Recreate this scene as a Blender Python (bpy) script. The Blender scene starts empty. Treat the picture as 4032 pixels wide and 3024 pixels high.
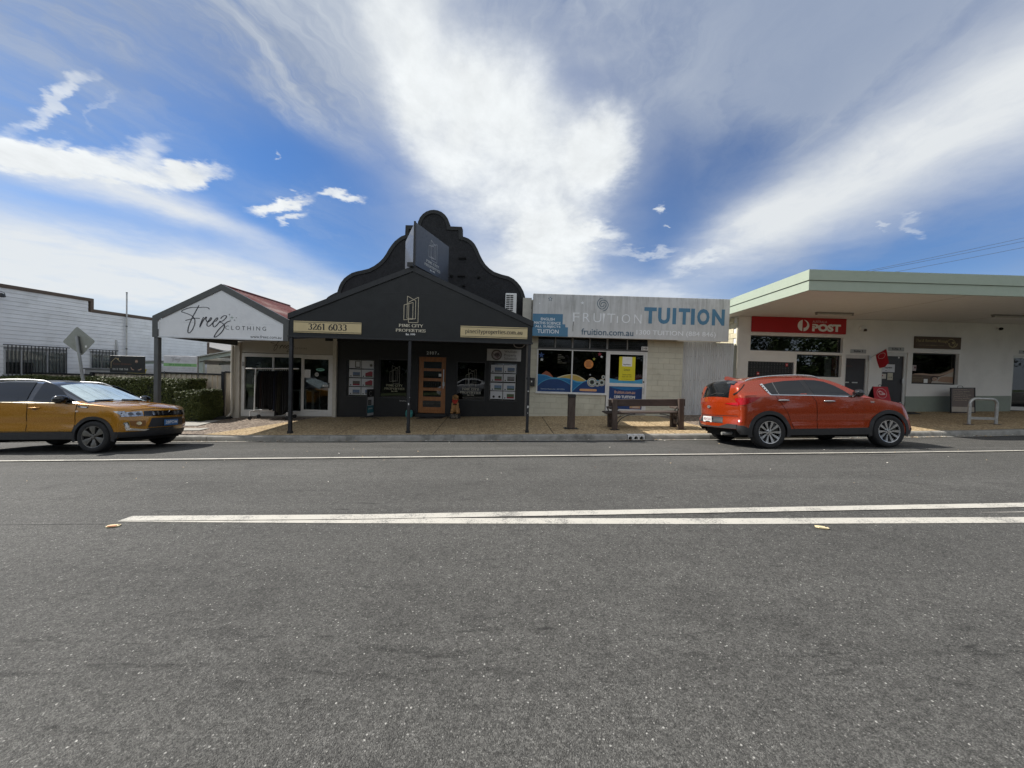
import bpy, bmesh, math, random
from math import sin, cos, pi, radians, sqrt, atan2, exp
from mathutils import Vector, Matrix, geometry
random.seed(11)
S = bpy.context.scene
COL = S.collection

# ------------------------------------------------------------------ camera, sky, sun, exposure
SUN_DIR = Vector((-1.08, 0.19, 1.0)).normalized()
_p, _r = 0.025, 0.030
_F = Vector((0, cos(_p), -sin(_p))); _R0 = Vector((1, 0, 0)); _U0 = _R0.cross(_F)
_R = _R0 * cos(_r) + _U0 * sin(_r); _U = _U0 * cos(_r) - _R0 * sin(_r)
cam_d = bpy.data.cameras.new('camera'); cam = bpy.data.objects.new('camera', cam_d); COL.objects.link(cam)
cam.matrix_world = Matrix(((_R.x, _U.x, -_F.x, 0), (_R.y, _U.y, -_F.y, 0), (_R.z, _U.z, -_F.z, 1.6), (0, 0, 0, 1)))
cam_d.sensor_width = 36; cam_d.lens = 36 * 1518 / 4032; cam_d.clip_start = 0.05; cam_d.clip_end = 3000
S.camera = cam
S.render.resolution_x, S.render.resolution_y = 1024, 768
S.view_settings.view_transform = 'Standard'
try: S.view_settings.look = 'None'
except Exception: pass
S.view_settings.gamma = 1.0; S.view_settings.exposure = 1.52
S.view_settings.use_curve_mapping = False
S.cycles.use_denoising = True; S.cycles.max_bounces = 8; S.cycles.transparent_max_bounces = 12
S.cycles.caustics_reflective = False; S.cycles.caustics_refractive = False

sun_d = bpy.data.lights.new('sun', 'SUN'); sun = bpy.data.objects.new('sun', sun_d); COL.objects.link(sun)
sun_d.energy = 2.2; sun_d.angle = radians(0.6); sun_d.color = (1.0, 0.955, 0.88)
sun.rotation_euler = SUN_DIR.to_track_quat('Z', 'Y').to_euler(); sun.location = SUN_DIR * 60

W = bpy.data.worlds.new('World'); S.world = W; W.use_nodes = True
nt = W.node_tree; nt.nodes.clear()
def nd(tree, t, **k):
    n = tree.nodes.new(t)
    for a, v in k.items(): setattr(n, a, v)
    return n
def put(tree, sock, v):
    if isinstance(v, bpy.types.NodeSocket): tree.links.new(v, sock)
    else: sock.default_value = v
class NX:
    """small helper that writes node maths"""
    def __init__(s, tree): s.t = tree
    def m(s, op, a, b=None, c=None, clamp=False):
        n = nd(s.t, 'ShaderNodeMath', operation=op, use_clamp=clamp); put(s.t, n.inputs[0], a)
        if b is not None: put(s.t, n.inputs[1], b)
        if c is not None: put(s.t, n.inputs[2], c)
        return n.outputs[0]
    def add(s, a, b): return s.m('ADD', a, b)
    def sub(s, a, b): return s.m('SUBTRACT', a, b)
    def mul(s, a, b): return s.m('MULTIPLY', a, b)
    def div(s, a, b): return s.m('DIVIDE', a, b)
    def step(s, v, lo, hi, o0=0.0, o1=1.0):
        n = nd(s.t, 'ShaderNodeMapRange', interpolation_type='SMOOTHSTEP'); put(s.t, n.inputs['Value'], v)
        for k, x in zip(('From Min', 'From Max', 'To Min', 'To Max'), (lo, hi, o0, o1)): put(s.t, n.inputs[k], x)
        return n.outputs[0]
    def lin(s, v, lo, hi, o0=0.0, o1=1.0):
        n = nd(s.t, 'ShaderNodeMapRange'); n.clamp = True; put(s.t, n.inputs['Value'], v)
        for k, x in zip(('From Min', 'From Max', 'To Min', 'To Max'), (lo, hi, o0, o1)): put(s.t, n.inputs[k], x)
        return n.outputs[0]
    def comb(s, x, y, z=0.0):
        n = nd(s.t, 'ShaderNodeCombineXYZ')
        for i, v in enumerate((x, y, z)): put(s.t, n.inputs[i], v)
        return n.outputs[0]
    def sep(s, v):
        n = nd(s.t, 'ShaderNodeSeparateXYZ'); put(s.t, n.inputs[0], v); return n.outputs
    def noise(s, vec, scale=1.0, detail=4.0, rough=0.5, dist=0.0, lac=2.0, col=False):
        n = nd(s.t, 'ShaderNodeTexNoise'); put(s.t, n.inputs['Vector'], vec)
        for k, x in (('Scale', scale), ('Detail', detail), ('Roughness', rough), ('Distortion', dist), ('Lacunarity', lac)): put(s.t, n.inputs[k], x)
        return n.outputs['Color' if col else 'Fac']
    def mix(s, f, a, b, blend='MIX'):
        n = nd(s.t, 'ShaderNodeMix', data_type='RGBA', blend_type=blend); put(s.t, n.inputs[0], f)
        for i, v in ((6, a), (7, b)):
            if isinstance(v, tuple) and len(v) == 3: v = v + (1,)
            put(s.t, n.inputs[i], v)
        return n.outputs[2]
def build_sky():
    x = NX(nt)
    sky = nd(nt, 'ShaderNodeTexSky', sky_type='NISHITA', sun_disc=False)
    sky.sun_elevation = math.asin(SUN_DIR.z); sky.sun_rotation = atan2(SUN_DIR.x, SUN_DIR.y)
    sky.air_density = 1.0; sky.dust_density = 0.6; sky.ozone_density = 2.2; sky.altitude = 20
    d = x.sep(nd(nt, 'ShaderNodeTexCoord').outputs['Generated'])
    dz = x.m('MAXIMUM', d[2], 0.0)
    k = x.add(1.0, dz); px = x.div(d[0], k); py = x.div(d[1], k)          # dome coordinates
    q = x.add(dz, 0.10); qx = x.div(d[0], q); qy = x.div(d[1], q)         # cloud layer coordinates
    qv = x.comb(qx, qy)
    wv = x.sep(x.noise(qv, 1.3, 5, 0.6, col=True)); fv = x.sep(x.noise(qv, 5.0, 5, 0.65, col=True))
    wx = x.add(px, x.add(x.mul(x.sub(wv[0], 0.5), 0.06), x.mul(x.sub(fv[0], 0.5), 0.06)))
    wy = x.add(py, x.add(x.mul(x.sub(wv[1], 0.5), 0.06), x.mul(x.sub(fv[1], 0.5), 0.06)))
    def blob(cx, cy, rx, ry, deg, amp, soft=0.25, raw=False):
        X, Y = (px, py) if raw else (wx, wy)
        a = radians(deg); dx = x.sub(X, cx); dy = x.sub(Y, cy)
        u = x.div(x.add(x.mul(dx, cos(a)), x.mul(dy, sin(a))), rx)
        v = x.div(x.sub(x.mul(dy, cos(a)), x.mul(dx, sin(a))), ry)
        r = x.m('SQRT', x.add(x.mul(u, u), x.mul(v, v)))
        return x.step(r, soft, 1.25, amp, 0.0)
    def total(L):
        t = None
        for b in L: t = blob(*b) if t is None else x.add(t, blob(*b))
        return t
    # long fibres of cirrus lie nearly along the view, fine billows everywhere
    fib = x.noise(x.comb(x.add(x.add(x.mul(qx, 2.0), x.mul(qy, -0.55)), x.mul(x.sub(wv[1], .5), 1.3)), x.add(x.mul(qy, 0.62), x.mul(wv[0], .6))), 1.0, 10, 0.66, 0.25)
    bil = x.noise(qv, 2.6, 9, 0.60, 0.5)
    fine = x.noise(x.comb(x.mul(qx, 1.6), qy), 7.5, 7, 0.65, 0.2)
    def softblob(cx, cy, rx, ry, deg, amp, soft=0.0):
        a = radians(deg); dx = x.sub(sx, cx); dy = x.sub(sy, cy)
        u = x.div(x.add(x.mul(dx, cos(a)), x.mul(dy, sin(a))), rx); v = x.div(x.sub(x.mul(dy, cos(a)), x.mul(dx, sin(a))), ry)
        return x.mul(amp, x.m('EXPONENT', x.mul(-1.6, x.add(x.mul(u, u), x.mul(v, v)))))
    sx = x.add(px, x.mul(x.sub(wv[0], 0.5), 0.07)); sy = x.add(py, x.mul(x.sub(wv[1], 0.5), 0.07))
    def soft(L):
        t = None
        for b in L: t = softblob(*b) if t is None else x.add(t, softblob(*b))
        return t
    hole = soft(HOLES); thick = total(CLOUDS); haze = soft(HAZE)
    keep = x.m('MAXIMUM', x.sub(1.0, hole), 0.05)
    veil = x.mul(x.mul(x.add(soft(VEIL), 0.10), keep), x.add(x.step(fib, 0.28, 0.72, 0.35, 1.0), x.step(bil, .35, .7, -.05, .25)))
    streak = x.mul(x.step(fib, 0.42, 0.72, 0, 0.55), x.mul(soft(STREAK), keep))
    tex = x.add(x.mul(bil, 0.75), x.add(x.mul(fine, 0.40), x.mul(fib, 0.45)))
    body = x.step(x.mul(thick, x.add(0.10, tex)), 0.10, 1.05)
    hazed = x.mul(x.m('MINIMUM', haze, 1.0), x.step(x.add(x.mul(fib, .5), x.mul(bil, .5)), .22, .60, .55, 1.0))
    hz = x.step(dz, 0.0, 0.24, 0.85, 0.0)
    base = x.mix(1.0, sky.outputs[0], SKY_TINT, 'MULTIPLY')
    base = x.mix(hz, base, (3.5, 3.95, 4.4))
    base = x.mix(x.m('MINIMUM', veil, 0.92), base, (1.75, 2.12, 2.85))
    base = x.mix(x.m('MINIMUM', streak, 0.7), base, (3.45, 3.75, 4.1))
    lum = x.lin(x.add(x.mul(bil, 0.6), x.mul(fine, 0.4)), 0.3, 0.68, 0.84, 1.07)
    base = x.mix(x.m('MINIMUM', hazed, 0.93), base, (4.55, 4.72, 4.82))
    white = x.mix(1.0, (5.0, 5.2, 5.3), x.comb(lum, lum, lum), 'MULTIPLY')
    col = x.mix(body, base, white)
    bg = nd(nt, 'ShaderNodeBackground'); nt.links.new(col, bg.inputs['Color']); bg.inputs['Strength'].default_value = 0.062
    out = nd(nt, 'ShaderNodeOutputWorld'); nt.links.new(bg.outputs[0], out.inputs['Surface'])
# cloud masses by direction, those out of view added to lift the ambient light: centre x, y, half length, half width, turn, density
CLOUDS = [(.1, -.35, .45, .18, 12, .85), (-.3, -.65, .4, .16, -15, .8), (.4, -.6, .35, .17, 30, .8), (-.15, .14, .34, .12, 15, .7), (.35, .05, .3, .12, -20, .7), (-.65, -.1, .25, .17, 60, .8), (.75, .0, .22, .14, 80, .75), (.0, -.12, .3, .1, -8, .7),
          (0.02, .62, .16, .15, 20, .95), (0.07, .735, .11, .08, 0, .8), (-.11, .54, .07, .12, 25, .75), (-.145, .45, .05, .12, 8, .75), (0.12, .57, .06, .07, 0, .7), (-.03, .50, .09, .08, 30, .42), (.15, .69, .06, .02, -5, .5),
          (-.55, .47, .11, .020, 46, .9, .1), (-.57, .45, .06, .035, 60, .7), (-.50, .50, .075, .026, 38, .9), (-.44, .535, .045, .016, 20, .9), (-.46, .49, .03, .02, 20, .6),
          (-.365, .603, .062, .011, 12, 1.25, .1), (-.275, .620, .034, .011, 14, .95), (-.355, .628, .034, .009, 4, .8), (-.50, .420, .050, .010, -16, .75), (-.475, .44, .03, .005, -20, .4), (-.34, .545, .006, .004, 0, .6), (-.53, .45, .02, .01, 0, .5),
          (.47, .44, .13, .045, -62, .30), (.33, .69, .07, .018, -48, .62), (.23, .705, .08, .012, -8, .6), (.27, .765, .16, .02, -10, .4), (.53, .53, .022, .009, 5, .5), (.505, .545, .012, .005, 5, .5), (.232, .628, .009, .011, 0, .85), (.25, .655, .008, .004, 0, .6)]
HAZE = [(0, -.55, .95, .50, 0, 1.0), (-.1, .02, .7, .22, 0, .55), (.45, .50, .26, .075, -63, .95), (.36, .635, .12, .045, -56, .55), (.52, .36, .15, .10, -60, .55), (-.505, .545, .20, .026, 50, 1.0), (-.60, .60, .22, .062, 44, 1.3), (-.44, .74, .22, .07, 32, 1.0), (-.72, .52, .12, .12, 0, .7),  # haze behind the camera is unseen, added to brighten the shaded fronts
        (.01, .61, .20, .20, 20, .62), (.02, .78, .25, .08, 0, .7), (-.13, .46, .08, .18, 10, .5), (.45, .78, .3, .05, -32, .55), (.2, .80, .2, .04, -15, .6)]
VEIL = [(-.36, .38, .30, .13, 20, .95), (-.22, .46, .10, .16, 20, .6), (.28, .42, .28, .16, -18, 1.15), (.0, .40, .16, .12, 0, .6), (.44, .60, .10, .16, -20, .35), (.36, .53, .1, .12, -40, .5), (.0, -.45, .9, .55, 0, .9), (0, .05, .8, .3, 0, .85), (-.75, .3, .2, .3, 0, .6), (.75, .3, .2, .3, 0, .6)]  # broad veil out of view is added too, for brighter, more neutral ambient light
STREAK = [(-.27, .46, .11, .22, 20, 1.5), (-.20, .42, .12, .14, 0, 1.1), (-.38, .40, .14, .12, 0, .8), (.05, .42, .15, .12, 0, .7), (.22, .45, .15, .12, 0, .4), (-.45, .36, .15, .1, 0, .5), (0, -.2, .8, .5, 0, .8)]
HOLES = [(-.33, .555, .13, .060, 20, 1.0), (-.235, .615, .075, .06, 0, .75), (.225, .61, .06, .10, -15, .95), (.075, .50, .05, .022, 0, .8), (.49, .60, .05, .09, -50, .7), (-.57, .515, .12, .016, 46, .6), (.30, .535, .05, .07, -40, .5), (.40, .70, .10, .03, -40, .5)]
SKY_TINT = (.27, .44, .65, 1)
build_sky()

# ------------------------------------------------------------------ materials
MATS = {}
def M(name, col, rough=0.6, metal=0.0, var=0.10, scale=6.0, bump=0.0, bscale=60.0, coat=0.0, spec=0.5, rnd=0.0, dirt=None, stretch=(1, 1, 1), emit=None, wear=None):
    """painted / plastic / metal surface: colour with mottling, optional fine relief, stains (dirt=(colour, amount, scale)) and per-piece variation"""
    if name in MATS: return MATS[name]
    m = bpy.data.materials.new(name); m.use_nodes = True; t = m.node_tree; x = NX(t)
    b = t.nodes['Principled BSDF']; pos = nd(t, 'ShaderNodeNewGeometry').outputs['Position']
    mp = nd(t, 'ShaderNodeMapping'); t.links.new(pos, mp.inputs[0]); mp.inputs['Scale'].default_value = stretch; pos = mp.outputs[0]
    c = col + (1,) if len(col) == 3 else col
    f = x.noise(pos, scale, 5, 0.6)
    lo = tuple(v * (1 - var) for v in c[:3]) + (1,); hi = tuple(min(1, v * (1 + var)) for v in c[:3]) + (1,)
    out = x.mix(x.lin(f, 0.3, 0.7), lo, hi)
    if rnd:
        r = nd(t, 'ShaderNodeObjectInfo').outputs['Random']; v = x.lin(r, 0, 1, 1 - rnd, 1 + rnd)
        out = x.mix(1.0, out, x.comb(v, v, v), 'MULTIPLY')
    if dirt:
        dc, amt, ds = dirt
        g = x.step(x.noise(pos, ds, 7, 0.68, 0.3), 0.46, 0.70, 0.0, amt); out = x.mix(g, out, dc + (1,))
    t.links.new(out, b.inputs['Base Color'])
    b.inputs['Metallic'].default_value = metal; b.inputs['Specular IOR Level'].default_value = spec
    b.inputs['Coat Weight'].default_value = coat; b.inputs['Coat Roughness'].default_value = 0.03
    rr = x.lin(x.noise(pos, scale * 2.3, 4, 0.6), 0.3, 0.7, max(0.0, rough - 0.08), min(1, rough + 0.08)); t.links.new(rr, b.inputs['Roughness'])
    if bump:
        bn = nd(t, 'ShaderNodeBump'); bn.inputs['Strength'].default_value = bump; bn.inputs['Distance'].default_value = 0.01
        put(t, bn.inputs['Height'], x.noise(pos, bscale, 5, 0.6)); t.links.new(bn.outputs[0], b.inputs['Normal'])
    if emit:
        b.inputs['Emission Color'].default_value = emit[0] + (1,); b.inputs['Emission Strength'].default_value = emit[1]
    MATS[name] = m; return m
def glass_mat(name, tint=(0.75, 0.8, 0.8), refl=1.0, dark=0.0):
    if name in MATS: return MATS[name]
    m = bpy.data.materials.new(name); m.use_nodes = True; t = m.node_tree; t.nodes.clear(); x = NX(t)
    tr = nd(t, 'ShaderNodeBsdfTransparent'); tr.inputs[0].default_value = tint + (1,)
    gl = nd(t, 'ShaderNodeBsdfGlossy'); gl.inputs['Roughness'].default_value = 0.012; gl.inputs['Color'].default_value = (0.95, 0.97, 1, 1)
    bn = nd(t, 'ShaderNodeBump'); bn.inputs['Strength'].default_value = 0.02; bn.inputs['Distance'].default_value = 0.02
    put(t, bn.inputs['Height'], x.noise(nd(t, 'ShaderNodeNewGeometry').outputs['Position'], 1.6, 2, 0.5)); t.links.new(bn.outputs[0], gl.inputs['Normal'])
    fr = nd(t, 'ShaderNodeFresnel'); fr.inputs['IOR'].default_value = 1.5
    f = x.m('MINIMUM', x.mul(fr.outputs[0], 1.1 * refl), 1.0)
    mx = nd(t, 'ShaderNodeMixShader'); t.links.new(f, mx.inputs[0]); t.links.new(tr.outputs[0], mx.inputs[1]); t.links.new(gl.outputs[0], mx.inputs[2])
    o = nd(t, 'ShaderNodeOutputMaterial'); t.links.new(mx.outputs[0], o.inputs[0]); MATS[name] = m; return m
def asphalt_mat():
    m = bpy.data.materials.new('asphalt'); m.use_nodes = True; t = m.node_tree; x = NX(t); b = t.nodes['Principled BSDF']
    pos = nd(t, 'ShaderNodeNewGeometry').outputs['Position']
    def vor(scale, out):
        v = nd(t, 'ShaderNodeTexVoronoi'); put(t, v.inputs['Vector'], pos); v.inputs['Scale'].default_value = scale; return v.outputs[out]
    c1 = x.sep(vor(190, 'Color')); d1 = vor(190, 'Distance'); c2 = x.sep(vor(85, 'Color')); d2 = vor(85, 'Distance'); c3 = x.sep(vor(40, 'Color')); d3 = vor(40, 'Distance')
    P = x.sep(pos)
    big = x.noise(pos, 0.45, 5, 0.62); lane = x.noise(x.comb(x.mul(P[0], .10), x.mul(P[1], 1.1)), 1.0, 5, .6); mid = x.noise(pos, 14, 5, 0.7)
    v = x.mul(x.lin(c1[0], 0, 1, 0.52, 1.48), x.lin(c2[0], 0, 1, .72, 1.28))
    v = x.mul(v, x.step(d1, 0.25, 0.65, 1.05, 0.80))
    v = x.mul(v, x.lin(big, .3, .7, .84, 1.12)); v = x.mul(v, x.lin(lane, .3, .7, .80, 1.16)); v = x.mul(v, x.lin(mid, .3, .7, .80, 1.2))
    v = x.add(v, x.mul(x.mul(x.step(c2[1], 0.86, 0.95), x.step(d2, .20, .42, 1.0, 0.0)), 1.9)); v = x.add(v, x.mul(x.mul(x.step(c3[1], 0.90, 0.93), x.step(d3, .13, .24, 1.0, 0.0)), 3.2))
    v = x.mul(v, x.step(x.mul(c2[2], x.step(d2, .2, .45, 1.0, 0.0)), .80, .92, 1.0, .62))
    scuff = x.noise(x.comb(x.mul(P[0], 1.4), x.mul(P[1], 7.0)), 1.0, 7, .72, .4); v = x.mul(v, x.step(scuff, .60, .67, 1.0, .58))
    oil = x.noise(x.comb(x.mul(P[0], .8), P[1]), 1.3, 6, .6, .6); v = x.mul(v, x.step(oil, .54, .70, 1.0, .80))
    near = x.m('EXPONENT', x.mul(-9.0, x.m('POWER', x.sub(P[1], 2.05), 2.0))); dab = x.noise(x.comb(x.mul(P[0], 2.2), x.mul(P[1], 9.0)), 1.0, 7, .72, .5); v = x.mul(v, x.sub(1.0, x.mul(near, x.step(dab, .52, .66, 0, .5))))
    wheel = x.add(x.m('EXPONENT', x.mul(-3.2, x.m('POWER', x.sub(P[1], 5.05), 2.0))), x.m('EXPONENT', x.mul(-3.2, x.m('POWER', x.sub(P[1], 6.55), 2.0))))
    v = x.mul(v, x.add(1.0, x.mul(wheel, .10)))
    n = nd(t, 'ShaderNodeVectorMath', operation='SCALE'); n.inputs[0].default_value = (0.094, 0.0915, 0.085); put(t, n.inputs['Scale'], v)
    t.links.new(n.outputs[0], b.inputs['Base Color']); b.inputs['Roughness'].default_value = 0.82; b.inputs['Specular IOR Level'].default_value = 0.35
    bn = nd(t, 'ShaderNodeBump'); bn.inputs['Strength'].default_value = 0.7; bn.inputs['Distance'].default_value = 0.004
    put(t, bn.inputs['Height'], x.add(x.step(d1, .1, .7, 1.0, 0.0), x.mul(mid, .6))); t.links.new(bn.outputs[0], b.inputs['Normal'])
    return m
def pebble_mat(name, cols, scale, amt=1.0, bump=0.6):
    m = bpy.data.materials.new(name); m.use_nodes = True; t = m.node_tree; x = NX(t); b = t.nodes['Principled BSDF']
    pos = nd(t, 'ShaderNodeNewGeometry').outputs['Position']
    v = nd(t, 'ShaderNodeTexVoronoi'); put(t, v.inputs['Vector'], pos); v.inputs['Scale'].default_value = scale
    r = x.sep(v.outputs['Color'])
    cr = nd(t, 'ShaderNodeValToRGB'); e = cr.color_ramp.elements
    while len(e) < len(cols): e.new(0.5)
    for i, (p, c) in enumerate(cols): e[i].position = p; e[i].color = c + (1,)
    put(t, cr.inputs[0], x.add(x.mul(r[0], 0.62), x.mul(x.noise(pos, 16, 4, .6), 0.38)))
    big = x.lin(x.noise(pos, 0.9, 5, .65), .3, .7, .86, 1.10); fe = x.step(v.outputs['Distance'], .3, .75, 1.05, .6)
    k = x.mul(big, fe); col = x.mix(1.0, cr.outputs[0], x.comb(k, k, k), 'MULTIPLY')
    st = x.step(x.noise(pos, 1.7, 8, .7), .60, .72, 0.0, .22); col = x.mix(st, col, (0.10, 0.085, 0.065))
    t.links.new(col, b.inputs['Base Color']); b.inputs['Roughness'].default_value = 0.85; b.inputs['Specular IOR Level'].default_value = 0.3
    bn = nd(t, 'ShaderNodeBump'); bn.inputs['Strength'].default_value = bump; bn.inputs['Distance'].default_value = 0.006
    put(t, bn.inputs['Height'], x.step(v.outputs['Distance'], .05, .7, 1.0, 0.0)); t.links.new(bn.outputs[0], b.inputs['Normal'])
    return m
def leaf_mat(name, a, c, tr=0.25):
    if name in MATS: return MATS[name]
    m = bpy.data.materials.new(name); m.use_nodes = True; t = m.node_tree; x = NX(t); b = t.nodes['Principled BSDF']
    g = nd(t, 'ShaderNodeNewGeometry'); f = x.add(x.mul(g.outputs['Random Per Island'], .65), x.mul(x.noise(g.outputs['Position'], 2.5, 4, .6), .35))
    t.links.new(x.mix(f, a, c), b.inputs['Base Color']); b.inputs['Roughness'].default_value = .55
    b.inputs['Specular IOR Level'].default_value = .22
    MATS[name] = m; return m

# ------------------------------------------------------------------ mesh helpers
WM = {}
def wmat(o): return WM.get(o, Matrix())
def tag(o, label=None, cat=None, group=None, kind=None):
    if label: o['label'] = label
    if cat: o['category'] = cat
    if group: o['group'] = group
    if kind: o['kind'] = kind
    return o
def thing(name, label, cat, loc=(0, 0, 0), rot=(0, 0, 0), group=None, mat=None):
    o = bpy.data.objects.new(name, None); COL.objects.link(o); o.empty_display_size = 0.2
    if mat is not None: o.matrix_world = mat; WM[o] = mat.copy()
    else:
        o.location = loc; o.rotation_euler = rot
        from mathutils import Euler
        WM[o] = Matrix.Translation(loc) @ Euler(rot).to_matrix().to_4x4()
    return tag(o, label, cat, group)
def link(name, me, parent=None, m=None):
    o = bpy.data.objects.new(name, me); COL.objects.link(o)
    if parent is not None: o.parent = parent
    m = m if m is not None else Matrix()
    o.matrix_local = m; WM[o] = wmat(parent) @ m if parent is not None else m.copy()
    return o
class MB:
    def __init__(s): s.v = []; s.f = []; s.mi = []; s.cur = 0
    def quad(s, *p): s.poly(p)
    def poly(s, pts):
        n = len(s.v); s.v += [tuple(p) for p in pts]; s.f.append(tuple(range(n, n + len(pts)))); s.mi.append(s.cur)
    def box(s, x0, x1, y0, y1, z0, z1):
        n = len(s.v); s.v += [(x, y, z) for z in (z0, z1) for y in (y0, y1) for x in (x0, x1)]
        for f in ((0, 2, 3, 1), (4, 5, 7, 6), (0, 1, 5, 4), (2, 6, 7, 3), (1, 3, 7, 5), (0, 4, 6, 2)):
            s.f.append(tuple(n + i for i in f)); s.mi.append(s.cur)
        return s
    def prism(s, pts, a, b, axis='y'):
        """closed outline (two coordinates) swept from a to b along the axis"""
        def P(p, t): return (p[0], t, p[1]) if axis == 'y' else ((t, p[0], p[1]) if axis == 'x' else (p[0], p[1], t))
        n = len(s.v); k = len(pts); s.v += [P(p, a) for p in pts] + [P(p, b) for p in pts]
        area = sum(pts[i][0] * pts[(i + 1) % k][1] - pts[(i + 1) % k][0] * pts[i][1] for i in range(k))
        flip = (area < 0) ^ (axis == 'y') ^ (b < a)
        fs = [tuple(n + i for i in range(k))[::-1], tuple(n + k + i for i in range(k))] + [(n + i, n + (i + 1) % k, n + k + (i + 1) % k, n + k + i) for i in range(k)]
        for f in fs: s.f.append(f[::-1] if flip else f); s.mi.append(s.cur)
        return s
    def tube(s, path, r, n=8, cap=True):
        path = [Vector(p) for p in path]; R = r if isinstance(r, (list, tuple)) else [r] * len(path)
        base = len(s.v); prev = None
        for i, p in enumerate(path):
            d = (path[min(i + 1, len(path) - 1)] - path[max(i - 1, 0)]).normalized()
            if prev is None: a = d.orthogonal().normalized()
            else: a = (prev - d * prev.dot(d)).normalized()
            prev = a; b = d.cross(a)
            for j in range(n):
                t = 2 * pi * j / n; s.v.append(tuple(p + (a * cos(t) + b * sin(t)) * R[i]))
        for i in range(len(path) - 1):
            for j in range(n):
                s.f.append((base + i * n + j, base + i * n + (j + 1) % n, base + (i + 1) * n + (j + 1) % n, base + (i + 1) * n + j)); s.mi.append(s.cur)
        if cap:
            s.f.append(tuple(base + j for j in range(n))[::-1]); s.mi.append(s.cur)
            s.f.append(tuple(base + (len(path) - 1) * n + j for j in range(n))); s.mi.append(s.cur)
        return s
    def lathe(s, prof, c=(0, 0, 0), n=20, axis='z', cap=True):
        base = len(s.v)
        for r, h in prof:
            for j in range(n):
                t = 2 * pi * j / n; u, w = r * cos(t), r * sin(t)
                p = (u, w, h) if axis == 'z' else ((u, h, w) if axis == 'y' else (h, u, w))
                s.v.append((c[0] + p[0], c[1] + p[1], c[2] + p[2]))
        m = len(prof)
        for i in range(m - 1):
            for j in range(n):
                f = (base + i * n + j, base + i * n + (j + 1) % n, base + (i + 1) * n + (j + 1) % n, base + (i + 1) * n + j)
                s.f.append(f if axis != 'y' else f[::-1]); s.mi.append(s.cur)
        for i, rev in ((0, True), (m - 1, False)):
            if cap and prof[i][0] > 1e-5:
                f = tuple(base + i * n + j for j in range(n)); f = f[::-1] if rev else f
                s.f.append(f if axis != 'y' else f[::-1]); s.mi.append(s.cur)
        return s
    def ball(s, c, r, n=12, m=8):
        r = r if isinstance(r, (tuple, list)) else (r, r, r); base = len(s.v)
        for i in range(m + 1):
            p = pi * i / m
            for j in range(n):
                t = 2 * pi * j / n; s.v.append((c[0] + r[0] * sin(p) * cos(t), c[1] + r[1] * sin(p) * sin(t), c[2] - r[2] * cos(p)))
        for i in range(m):
            for j in range(n): s.f.append((base + i * n + j, base + i * n + (j + 1) % n, base + (i + 1) * n + (j + 1) % n, base + (i + 1) * n + j)); s.mi.append(s.cur)
        return s
    def ring(s, outer, inner, a, b):
        """band between two outlines of equal count (x, z), from y=a (front) to y=b"""
        k = len(outer)
        for i in range(k):
            j = (i + 1) % k; o0, o1, i0, i1 = outer[i], outer[j], inner[i], inner[j]
            s.quad((o0[0], a, o0[1]), (o1[0], a, o1[1]), (i1[0], a, i1[1]), (i0[0], a, i0[1]))
            s.quad((o0[0], b, o0[1]), (o1[0], b, o1[1]), (o1[0], a, o1[1]), (o0[0], a, o0[1]))
            s.quad((i0[0], a, i0[1]), (i1[0], a, i1[1]), (i1[0], b, i1[1]), (i0[0], b, i0[1]))
        return s
    def mesh(s, name, mats, smooth=None, bevel=0.0, merge=True):
        me = bpy.data.meshes.new(name); me.from_pydata(s.v, [], s.f)
        for m in (mats if isinstance(mats, (list, tuple)) else [mats]): me.materials.append(m)
        for p, i in zip(me.polygons, s.mi): p.material_index = i
        bm = bmesh.new(); bm.from_mesh(me)
        if merge: bmesh.ops.remove_doubles(bm, verts=bm.verts, dist=1e-5)
        if bevel:
            es = [e for e in bm.edges if len(e.link_faces) == 2 and e.calc_face_angle(0) > 0.5]
            bmesh.ops.bevel(bm, geom=es, offset=bevel, segments=1, affect='EDGES', clamp_overlap=True)
        bmesh.ops.recalc_face_normals(bm, faces=bm.faces) if merge else None
        bm.to_mesh(me); bm.free()
        if smooth: me.shade_smooth(); me.set_sharp_from_angle(angle=radians(smooth))
        return me
    def build(s, name, mats, parent=None, smooth=None, bevel=0.0, world=True, m=None, merge=True):
        """link as one object; world=True means the points are world points"""
        if world and parent is not None:
            inv = wmat(parent).inverted(); s.v = [tuple(inv @ Vector(p)) for p in s.v]
        if s.v and m is None:      # put the origin in the middle of the piece
            lo = [min(p[i] for p in s.v) for i in range(3)]; hi = [max(p[i] for p in s.v) for i in range(3)]
            c = Vector([(a + b) / 2 for a, b in zip(lo, hi)]); s.v = [tuple(Vector(p) - c) for p in s.v]; m = Matrix.Translation(c)
        return link(name, s.mesh(name, mats, smooth, bevel, merge), parent, m)
def box(name, mat, parent, x0, x1, y0, y1, z0, z1, bevel=0.0, world=True):
    return MB().box(x0, x1, y0, y1, z0, z1).build(name, mat, parent, bevel=bevel, world=world)
def curve(pts, n=6):
    """smooth line through points"""
    P = [Vector(p) for p in pts]; P = [P[0] * 2 - P[1]] + P + [P[-1] * 2 - P[-2]]; out = []
    for i in range(1, len(P) - 2):
        for k in range(n):
            t = k / n; a, b, c, d = P[i - 1], P[i], P[i + 1], P[i + 2]
            out.append(0.5 * ((2 * b) + (c - a) * t + (2 * a - 5 * b + 4 * c - d) * t * t + (3 * b - a - 3 * c + d) * t ** 3))
    out.append(P[-2]); return out
def lerp(T, x):
    if x <= T[0][0]: return T[0][1]
    for (a, u), (b, v) in zip(T, T[1:]):
        if x <= b: return u + (v - u) * (x - a) / (b - a)
    return T[-1][1]
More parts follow.
